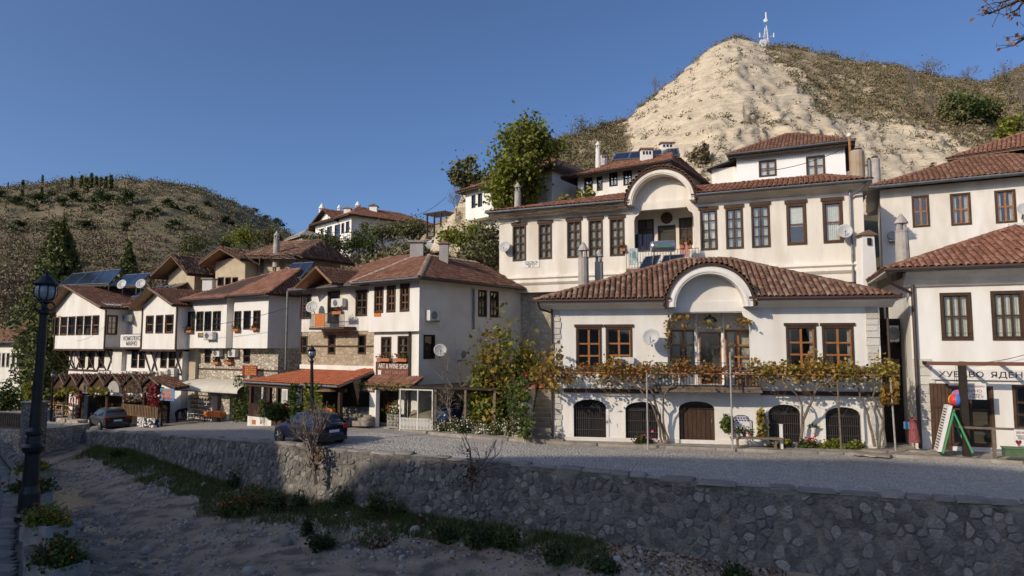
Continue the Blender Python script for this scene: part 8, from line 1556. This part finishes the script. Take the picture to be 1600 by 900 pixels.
t = bare('large leafless shrub growing out of the river wall before the blue car', wall_pt(0, 0)[0] if False else at(493, 757, 28.7), 3.7, 3.3, 12, 4, 4, tr=.17, up=.4, trunk=.45)
rw_p = at(493, 716, 28.8); leaves('dead_foliage', np.array(rw_p) + np.random.default_rng(4).normal(size=(160, 3)) * [.18, .12, .3], .10, l_litter, t, 3)
t = bare('smaller leafless shrub growing out of the shaded river wall', at(735, 768, 24.9), 2.7, 2.6, 14, 4, 3, tr=.11, up=.3, trunk=.5, bark=m_greybark); rw_p = at(737, 740, 24.8); leaves('dead_foliage', np.array(rw_p) + np.random.default_rng(6).normal(size=(130, 3)) * [.15, .1, .25], .09, l_litter, t, 3)
# ================================================================ plants in the riverbed
def blades(pts, h, w_, seed):
    r = np.random.default_rng(seed); n = len(pts); P = np.asarray(pts, float); a = r.uniform(0, 6.283, n); s = np.stack([np.cos(a), np.sin(a), np.zeros(n)], 1); hh = h * r.uniform(.5, 1.4, n)[:, None]; ln = np.stack([r.normal(size=n) * .35, r.normal(size=n) * .35, np.ones(n)], 1) * hh
    V = np.stack([P - s * w_, P + s * w_, P + ln * .6 + s * w_ * .7, P + ln - s * w_ * .2], 1); return V.reshape(-1, 3), np.arange(n * 4).reshape(n, 4)
pts = []
while len(pts) < 24000:
    x = rng.uniform(-27, 3); oy = outer_y(x) - .45; dmax = 2.6 + 1.5 * fbm(x * .3, 3) + (.8 if -16 < x < -6 else -.6 if x > -4 else 0); k = rng.random() ** 1.4 * max(.6, dmax)
    y = oy - k; 
    if fbm(x * .6, y * .6, 7) < -.25 and rng.random() < .8: continue
    pts.append((x, y, bed_z(x, y) - .02))
V, Fc = blades(pts, .26, .014, 3); o = join_np('grass', V, Fc, l_grass, None, 'stuff'); tag(o, 'green grass strip along the foot of the river wall')
pts = [(x, y, bed_z(x, y) + .02) for x, y in ((rng.uniform(-14, 8), 0) for _ in range(3800)) for y in [outer_y(x) - .5 - abs(rng.gauss(0, 1.3))]]; V, Fc = leaf_np(pts, .07, 8); o = join_np('leaf_litter', V, Fc, l_litter, None, 'stuff'); tag(o, 'brown fallen leaves along the foot of the river wall')
wb = [(470, 800, 34, 40, l_dk, 'green weed clump below the lit patch of the wall'), (540, 795, 50, 40, l_gr, 'bushy green weeds under the lit patch of the wall'), (585, 806, 44, 44, l_gr, 'tall green weeds right of the lit wall patch'), (430, 800, 40, 30, l_dk, 'low dark weeds beside the orange flowers'), (500, 858, 60, 26, l_dk, 'dark dry weed tangle on the gravel'), (478, 836, 22, 34, l_dk, 'upright dark weed above the dry tangle'), (590, 855, 40, 18, l_brown, 'brown dry weed on the sand'), (620, 812, 34, 34, l_gr, 'green weeds at the wall foot in shade'), (690, 842, 50, 28, l_dk, 'ivy like weeds below the second leafless shrub'), (745, 852, 62, 40, l_dk, 'dense green weeds left of the ivy'), (790, 856, 44, 34, l_gr, 'pale green weeds at the wall foot in the middle'), (870, 878, 60, 32, l_dk, 'low ivy along the wall foot'), (940, 892, 70, 30, l_dk, 'low ivy at the bottom edge of the picture'), (1150, 905, 60, 30, l_dk, 'green tuft at the bottom edge right of the ivy'), (180, 718, 30, 22, l_gr, 'pale shrub at the foot of the far river wall'), (365, 735, 24, 34, l_dk, 'dark ivy hanging on the far river wall'), (660, 825, 36, 24, l_brown, 'brownish low weeds at the wall foot')]
for i, (px, py, wpx, hpx, mt, lb) in enumerate(wb):
    g = ray(px, py); c = None
    for d in np.arange(12, 46, .2):
        q = g * d
        if q.z < bed_z(q.x, q.y) + .02: c = q; break
    if c is None or c.y > outer_y(c.x) - .5: yy = outer_y(g.x * 24); dd = min((abs(outer_y(g.x * d) - .8 - d), d) for d in np.arange(12, 46, .2))[1]; c = g * dd; c.z = bed_z(c.x, c.y)
    d = c.y; w_ = wpx * d / F / 2; bush('weed_clump', lb, tuple(c), w_, hpx * d / F, int(380 + w_ * 500), .085, mt, 200 + i, 'weeds', 'weed clumps in the riverbed', 6)
c = on_z(382, 800, -6.8); bush('marigold_bush', 'orange flowering marigold bush at the edge of the dry riverbed', tuple(c), 1.35, 1.0, 1500, .09, l_gr, 300, 'flowers', None, 8, 1.0, m_flower_o, .075, 420)
# ================================================================ trees and scrub
tree('broadleaf_tree', 'tall yellow green tree behind the arched cream house', (.1, 52.5, 5.5), 12.6, 10.4, l_yg, 13000, .21, 21, .26, 5, 4, spread=.62, sig=.40, up=.3); tree('broadleaf_tree', 'darker smaller tree half behind the tall yellow green one', (-3.2, 63, 8), 10.2, 5.6, l_olive, 4200, .26, 22, .3, 5, 3, spread=.55, sig=.5, up=.3)
tree('broadleaf_tree', 'yellow leaved low tree right of the tall yellow green one', (4.4, 50, 6.5), 5.0, 4.5, l_vineg, 2200, .25, 23, .3, 4, 4)
bare('leafless tree on the slope left of the jettied house', at(712, 345, 64), 4.2, 3.0, 31, 5, 4, 'bare_tree', 'tree', m_greybark, .3, .35, .09)
conifer('conifer', 'tall dark conifer behind the braced house, right of the lamp', (-46.5, 70, -6.5), 19.0, 15.5, 22000, .21, 1); conifer('conifer', 'broad dark conifer just behind the tall black lamp', (-58.5, 86, -6.5), 20.5, 15.5, 15000, .24, 2); conifer('conifer', 'bluish conifer beyond the solar panels', (-47.5, 84, -5.5), 18.0, 11, 8000, .26, 3)
for i, (px, py1, h, w_, d, mt, lb) in enumerate(((305, 405, 4.5, 6, 88, l_olive, 'olive bush tree beyond the left ruined gable'), (388, 392, 4.2, 6.5, 98, l_yg, 'yellow green tree beyond the right ruined roof'), (345, 400, 4, 5, 105, l_olive, 'olive tree between the ruined gables'), (420, 388, 3.2, 4, 96, l_olive, 'small olive tree left of the tall ruin chimney'), (600, 392, 4.6, 6.5, 90, l_olive, 'olive tree before the right end of the distant house'), (560, 400, 3.4, 6.0, 80, l_gr, 'green tree below the distant white house'), (520, 402, 3.2, 6.0, 76, l_olive, 'bushy tree below the balcony of the distant house'), (645, 392, 5.0, 5.5, 80, l_olive, 'leafy tree left of the slope pergola'), (490, 402, 3.0, 4.6, 84, l_yg, 'yellowish bush below the old brown wing'), (722, 398, 3.5, 5, 58, l_yg, 'yellow green bush below the sand outcrop'), (760, 412, 3.5, 6, 52, l_olive, 'olive bush below the jettied white house'))):
    c = at(px, py1, d); tree('bushy_tree', lb, tuple(c), h * .8, w_, mt, 2400, .17, 40 + i, .25, 4, 4, group='small trees on the slope', sig=.7, spread=.8)
for i, (px, py, w_, h_, mt, lb) in enumerate(((12, 640, 46, 44, l_gr, 'green garden bush at the left edge below the low white house'), (48, 622, 30, 34, l_yg, 'yellow green garden bush left of the rubble gate pillar'), (70, 600, 26, 40, l_dk, 'dark green bush behind the small street lamp'))):
    c = at(px, py, 58); bush('garden_bush', lb, tuple(c), w_ * 58 / F / 2, h_ * 58 / F, 900, .2, mt, 400 + i, 'shrub', 'garden bushes at the left edge', 6)
fp = Fac((663, 368, 72), (702, 362, 70)); pt = thing('slope_pergola', 'dark timber terrace pergola on the sandy slope', 'pergola', fp.P(1.3, 0, 9)); z0, z1, zt = fp.uz(680, 368)[1], fp.uz(680, 350)[1], fp.uz(680, 333)[1]; fp.mb().box(.2, 0, z0 - .2, 2.4, 2, z0).build('floor', m_dark, pt); fp.mb().box(.2, -.05, z0 + .3, 2.4, .02, z0 + .36).box(.2, -.05, z1 - .08, 2.4, .02, z1).build('rail', m_dark, pt)
for u in (.3, 1.3, 2.2): fp.mb().box(u, -.04, z0, u + .14, .1, zt).build('post', m_dark, pt)
for k in range(6): fp.mb().box(-.2, .0 + k * .4, zt, 2.9, .12 + k * .4, zt + .14).build('beam', m_dark, pt)
fp.mb().box(1.6, -.6, z0 - 1.8, 3.0, 1.5, z0 - .3).build('abutment', m_conc, pt)
# sand outcrop under the jettied house
og = []; nA, nB = 26, 18
for i in range(nA):
    for j in range(nB): px = lerp(672, 756, i / (nA - 1)); t = j / (nB - 1); top = np.interp(px, [672, 690, 705, 725, 756], [385, 352, 335, 328, 330]); py = lerp(402, top, t); d = lerp(59, 66, t ** .8); q = at(px, py, d); og.append((q.x, q.y + .8 * fbm(q.x * .7, q.z * .7, 2), q.z + .2 * fbm(q.x, q.z)))
join_np('outcrop', og, [(i * nB + j, (i + 1) * nB + j, (i + 1) * nB + j + 1, i * nB + j + 1) for i in range(nA - 1) for j in range(nB - 1)], m_cliff, None, 'structure', True)
def clumps(name, label, cs, rad, per, size, mat, seed, flat=.75):
    r = np.random.default_rng(seed); cs = np.asarray(cs, float); n = len(cs); k = r.normal(size=(n, per, 3)) * .5; k[:, :, 2] = np.abs(k[:, :, 2]) * flat * 1.4; k *= (rad * r.uniform(.5, 1.5, n))[:, None, None]; P = (cs[:, None] + k).reshape(-1, 3); V, Fc = leaf_np(P, size, seed); o = join_np(name, V, Fc, mat, None, 'stuff'); return tag(o, label)
cgf = cg; r = np.random.default_rng(17); A_, B_, Cc_ = [], [], []
for _ in range(26000):
    i = r.integers(0, NA); k = int(r.uniform(0, ND + 3)); p = cg[i, k]; px = proj(p)[0]; t = k / ND
    if px < 820 or px > 1680: continue
    m_ = fbm(p[0] * .09 + 5, p[2] * .12, p[1] * .03, 4); sc_ = fbm(p[0] * .35, p[2] * .5, 3, 3)
    bare_zone = 985 < px < 1290 and t < .97 and (px - 1140) < 150 * (1.25 - t)
    dens = .035 + (.5 if m_ > .02 else .08) * (not bare_zone) + .10 * (t < .22) + .9 * (t > .96) * (px > 1190) + .35 * (t > .97) + (.8 if px < 975 else 0) + (.45 if px > 1270 and t > .32 else 0)
    if bare_zone: dens = .02 + (.10 if sc_ > .25 else 0) + (.25 if .15 < t < .36 and m_ > 0 else 0)
    if 1230 < px < 1480 and t < .34: dens = .05 + (.15 if sc_ > .2 else 0)
    if r.random() > dens: continue
    (A_ if r.random() < .62 else B_ if r.random() < .6 else Cc_).append(p)
clumps('cliff_scrub', 'dry brown scrub tufts growing over the sand cliff', A_[:5200], .5, 20, .14, l_scrub, 1); clumps('cliff_scrub', 'olive green scrub tufts growing over the sand cliff', B_[:2600], .6, 26, .14, l_olive, 2); clumps('cliff_scrub', 'reddish brown scrub tufts growing over the sand cliff', Cc_[:1900], .55, 22, .14, l_brown, 3)
T1, T2 = [], []
for _ in range(5000):
    y = r.uniform(50, 100); px = r.uniform(330, 980); x = (px - 800) / F * y; z = terr(x, y)
    if y < inner_y(x) + 5 or (px > 880 and y < 62): continue
    (T1 if fbm(x * .15, y * .15, 4) > 0 else T2).append((x, y, z))
clumps('slope_scrub', 'olive bushes covering the village slope', T1[:1500], 1.0, 34, .22, l_olive, 5); clumps('slope_scrub', 'dry bushes covering the village slope', T2[:1300], .9, 30, .22, l_scrub, 6)
# left hill cover
Hs = [[], [], [], []]
for _ in range(21000):
    i = r.integers(0, 150); k = int(61 * r.random() ** .8); p = hg[i, k] + np.array([r.normal() * 1.2, r.normal() * 2, 0]); px = 800 + F * p[0] / p[1]
    if px < -60 or px > 500: continue
    t = k / 61; m_ = fbm(p[0] * .025, p[1] * .02, 8, 4); w_ = .55 + (.9 if t < .42 else 0) + (.6 if m_ > .0 else 0)
    if r.random() > w_ * .62: continue
    q = r.random(); Hs[(0 if q < .34 + .2 * (t > .5) else 1 if q < .72 else 2 if q < .90 else 3)].append(p - np.array([0, 0, .4]))
clumps('hill_scrub', 'dry tan scrub over the left hillside', Hs[0][:3600], 1.0, 18, .38, l_scrub, 7); clumps('hill_scrub', 'brown autumn bushes over the left hillside', Hs[1][:4200], 1.4, 22, .38, l_brown, 8); clumps('hill_scrub', 'olive bushes over the left hillside', Hs[2], 1.4, 28, .38, l_olive, 9); clumps('hill_scrub', 'dark green bushes over the left hillside', Hs[3], 1.5, 28, .38, l_dk, 10)
W1, W2 = [], []
for _ in range(3600):
    i = r.integers(0, 150); k = int(61 * r.uniform(.02, .47)); p = hg[i, k] + r.normal(size=3) * [1.5, 2, .1]; px = proj(p)[0]
    if -40 < px < 470 and fbm(p[0] * .03, p[1] * .03, 5) > -.28 - .5 * (k < 22): (W1 if r.random() < .62 else W2).append(p - np.array([0, 0, .6]))
clumps('hill_wood', 'dense leafless brown wood over the lower left hillside', W1[:1100], 2.5, 46, .36, l_brown, 13, .95); clumps('hill_wood', 'dull green thicket over the lower left hillside', W2[:600], 2.4, 46, .36, l_olive, 14, .95)
F1, F2 = [], []
for _ in range(1500):
    px = r.uniform(-20, 470); y = r.uniform(96, 118); x = (px - 800) / F * y; F1.append((x, y, terr(x, y))) if r.random() < .5 else F2.append((x, y, terr(x, y)))
clumps('valley_scrub', 'dark bushes on the valley floor behind the street', F1, 1.7, 34, .35, l_dk, 11); clumps('valley_scrub', 'brown bushes on the valley floor behind the street', F2, 1.6, 30, .35, l_brown, 12)
# conifers standing on the left hill
pa = conifer('hill_conifer', 'dark pointed conifer on the left hill skyline', (-190, 300, 60), 6, 2.6, 420, .62, 5, 'conifers on the left hill'); first = [True, True]; pr_ = tree('hill_tree', 'x', (-180, 300, 60), 6, 6, l_dk, 700, .5, 71, .25, 4, 4, group='round trees on the left hill', sig=.9, spread=.8)
def hill_top(px, py):
    i = min(max(int(round((px + 500) / 1140 * 149)), 0), 149)
    for k in range(62):
        if proj(hg[i, k])[1] <= py: return Vector(hg[i, k])
    return Vector(hg[i, 61])
for (px, p0, p1, wr) in ((65, 273, 286, .4), (10, 286, 293, .6), (38, 283, 295, .7), (96, 279, 287, .5), (115, 276, 294, .55), (124, 278, 296, .5), (132, 283, 306, .6), (142, 276, 298, .5), (148, 276, 297, .5), (155, 282, 296, .6), (162, 278, 297, .5), (171, 275, 298, .55), (196, 302, 324, .7), (161, 300, 320, .7), (63, 294, 306, .7), (64, 304, 320, 1.1), (34, 299, 313, .6), (268, 311, 325, 1.1), (300, 323, 336, 1.1), (222, 335, 348, 1.1), (4, 301, 312, 1.1), (22, 310, 323, 1.2), (177, 304, 322, .9), (104, 316, 328, 1.2), (150, 322, 334, 1.1), (245, 330, 343, 1.0), (310, 330, 342, .9), (355, 345, 358, 1.1), (85, 300, 312, .9), (120, 305, 322, .9), (48, 318, 330, 1.1), (330, 318, 328, 1.0), (395, 322, 331, 1.0), (436, 340, 352, 1.0), (415, 336, 345, 1.1), (205, 350, 364, 1.0), (270, 350, 364, 1.0), (140, 345, 360, 1.1), (90, 345, 362, 1.0), (30, 345, 360, 1.0)):
    b = hill_top(px, p1); h = (p1 - p0) * b.y / F; rd_ = not (p0 < 300 and px < 200); o = (pr_ if rd_ else pa) if first[rd_] else copy_tree(pr_ if rd_ else pa, (0, 0, 0))
    o.location = b - Vector((0, 0, h * .06)); s_ = h / 6; o.scale = (s_ * max(wr, .5) * 2.0, s_ * max(wr, .5) * 2.0, s_ * 1.1); o.rotation_euler = (0, 0, rng.uniform(0, 6)); first[rd_] = False
    o['label'] = ('dark round topped tree scattered on the left hillside' if rd_ else 'dark conifer on the skyline of the left hill')
# trees on the sand cliff
def cliff_at(px, py):
    a = ray(px, py).x; i = int(round((a + .15) / 1.2 * (NA - 1))); i = min(max(i, 0), NA - 1)
    for k in range(ND):
        if proj(cg[i, k])[1] <= py: return Vector(cg[i, k])
    return Vector(cg[i, ND - 1])
for i, (px, p0, p1, w_, lb) in enumerate(((1022, 104, 158, 22, 'lone leafless tree on the left edge of the sand cliff'), (1425, 78, 168, 34, 'tall leafless tree on the cliff slope'), (1452, 130, 190, 26, 'second leafless tree on the cliff slope, pale trunk'), (1350, 74, 99, 26, 'small leafless tree on the cliff top left of the pair'), (1452, 88, 124, 44, 'leafless crown on the cliff top behind the tall one'), (1518, 100, 132, 44, 'small leafless tree on the right skyline'), (1570, 84, 165, 44, 'leafless tree on the right skyline near the frame edge'), (1598, 92, 185, 34, 'leafless tree at the right frame edge below the branch'), (1305, 76, 92, 24, 'low leafless bush on the cliff top'), (905, 180, 214, 60, 'grey bush tree on the left flank of the cliff'), (945, 183, 206, 36, 'small grey bush on the left flank of the cliff'), (1162, 155, 215, 20, 'thin leafless sapling on the cliff face'))):
    b = cliff_at(px, p1); h = (p1 - p0) * b.y / F; t = bare(lb, b - Vector((0, 0, .3)), h + .3, w_ * b.y / F, 60 + i, 4, 4, 'bare_tree', 'tree', m_greybark, .25, .35, None, 'leafless trees on the cliff')
    if i in (4, 9, 10, 6): rr = np.random.default_rng(i); q = [np.array(list(v)) for v in t.children[0].data.vertices[0].co[:]] if False else None; P = bush_pts((b.x, b.y, b.z + h * .25), w_ * b.y / F / 2, w_ * b.y / F / 2, h * .8, 260, rr, 9); leaves('foliage', P, .16, l_olive if i != 4 else l_brown, t, i)
for i, (px, p0, p1, w_, mt, lb) in enumerate(((1505, 138, 198, 80, l_gr, 'bright green leafy tree on the right cliff slope'), (1478, 150, 192, 46, l_olive, 'olive tree left of the bright green one on the slope'), (1548, 145, 200, 56, l_olive, 'olive leafy tree right of the bright green one'), (1588, 178, 222, 60, l_yg, 'yellow green bush above the red roof at the frame edge'), (1625, 150, 230, 60, l_olive, 'olive tree at the right frame edge'), (1095, 220, 262, 26, l_scrub, 'dry bush behind the annex roof'), (1460, 250, 292, 30, l_scrub, 'dry bush behind the upper right roof'))):
    b = cliff_at(px, p1); tree('slope_tree', lb, tuple(b - Vector((0, 0, .4))), (p1 - p0) * b.y / F, w_ * b.y / F, mt, 1500, .28, 80 + i, .25, 4, 4, group='leafy trees on the cliff slope', sig=.7, spread=.8)
# mast
b = cliff_at(1198, 72); b.z -= .3; H = (72 - 14) * b.y / F + .3; mt = thing('radio_mast', 'white lattice radio mast with antennas on top of the sand cliff', 'mast', b); m = MB(); n = 7; hl = H * .58
leg = lambda k, t: b + Vector((math.cos(k * 2.094 + .5) * lerp(.7, .2, t), math.sin(k * 2.094 + .5) * lerp(.7, .2, t), hl * t))
for k in range(3):
    m.tube(leg(k, 0), leg(k, 1), .06, n=5)
    for i in range(n): m.tube(leg(k, i / n), leg((k + 1) % 3, (i + 1) / n), .035, n=4); m.tube(leg(k, (i + 1) / n), leg((k + 1) % 3, (i + 1) / n), .03, n=4)
m_mast = mk('mast_white', (.62, .62, .63), None, rough=.5); m.build('lattice', m_mast, mt); MB().tube(b + Vector((0, 0, hl)), b + Vector((0, 0, H)), .06, .03).build('pole', m_mast, mt); MB().tube(b + Vector((-.1, -.3, hl + .7)), b + Vector((-.1, -.3, hl + 2.3)), .13, n=8).build('panel_antenna', m_mast, mt); MB().lathe([(.34, 0), (.3, .15), (.05, .2)], b + Vector((-.25, -.4, hl + .9)), 14, (-.3, -1, 0)).build('drum_antenna', m_mast, mt)
for s_ in (-1, 1): MB().tube(b + Vector((s_ * .4, 0, hl * .55)), b + Vector((s_ * 1.1, -.1, hl * .58)), .05).tube(b + Vector((s_ * 1.1, -.1, hl * .5)), b + Vector((s_ * 1.1, -.1, hl * .72)), .10).build('side_antenna', m_mast, mt)
MB().box(b.x - 1.2, b.y - .8, b.z - .3, b.x - .3, b.y, b.z + 1.1).build('cabinet', m_mast, mt)
# near tree whose branch hangs into the top right corner
nt_ = thing('plane_tree', 'branch with orange brown leaves hanging into the top right corner', 'tree', (13.2, 10.5, -7)); m = MB(); m.path([(13.2, 10.5, -7.2), (13.0, 10.6, -2), (12.4, 10.8, 3), (11.6, 11, 6.5)], [.35, .3, .24, .16], 9); P = []
rn = random.Random(4)
def hang(p, px, py, d, k=0):
    e = at(px, py, d); pts = [Vector(p), lerp(Vector(p), e, .5) + Vector((0, 0, .12)), e]; m.path(pts, [.05, .03, .012], 5)
    for j in range(13):
        q = lerp(pts[1], e, rn.random()); q2 = q + Vector((rn.gauss(-.12, .14), rn.gauss(0, .12), rn.gauss(-.03, .14))); m.tube(q, q2, .008, .004, 4)
        for _ in range(1): P.append(list(q2 + Vector((rn.gauss(0, .04), rn.gauss(0, .04), rn.gauss(0, .04)))))
hang((11.8, 11, 5.8), 1640, 30, 11.2); hang(at(1640, 0, 11.2), 1545, 22, 11.2); hang(at(1640, 0, 11.2), 1560, 5, 11.0); hang(at(1650, 50, 11.2), 1582, 72, 11.2); hang(at(1630, -20, 11.2), 1590, 15, 11.3)
tp_ = []
for d_ in ((.6, .1, .9), (.9, -.5, .5), (.5, .7, .8)): limbs((11.7, 11, 6.2), d_, 2.6, .12, 3, rn, m, tp_, .6, 3)
P += [list(b_ + Vector((rn.gauss(0, .2), rn.gauss(0, .2), rn.gauss(0, .2)))) for a_, b_ in tp_ for _ in range(5)]
m.build('trunk', m_bark, nt_); leaves('foliage', np.array(P), .07, l_rust, nt_, 4, aspect=1.2)
# a few cables
def cable(label, a, b, sag, r_=.012):
    a, b = Vector(a), Vector(b); t = thing('cable', label, 'cable', a, 'overhead cables'); pts = [lerp(a, b, k / 10) - Vector((0, 0, sag * 4 * (k / 10) * (1 - k / 10))) for k in range(11)]; MB().path(pts, r_, 4).build('wire', m_dark, t)
cable('thin cable sagging across the upper wall of the right shop house', f3.P(*[f3.uz(1487, 566, -.2)[0], -.2, f3.uz(1487, 566, -.2)[1]]), f3.P(f3.uz(1640, 540, -.2)[0], -.2, f3.uz(1640, 540, -.2)[1]), .25); cable('cable between scalloped eaves house and its pole', at(1190, 268, 44), at(1327, 228, 44), .3, .02); cable('long thin cable passing before the left gabled jetty', at(-20, 468, 55), at(150, 500, 55.5), .3, .02); cable('thin cable between the braced house and the balcony house', at(285, 512, 49), at(452, 480, 42.6), .25, .016); cable('faint cable in the sky left of the jettied house', at(640, 338, 70), at(697, 308, 64), .4, .025)
# last: the riverbed and street shade comes from the added ridge outside the frame
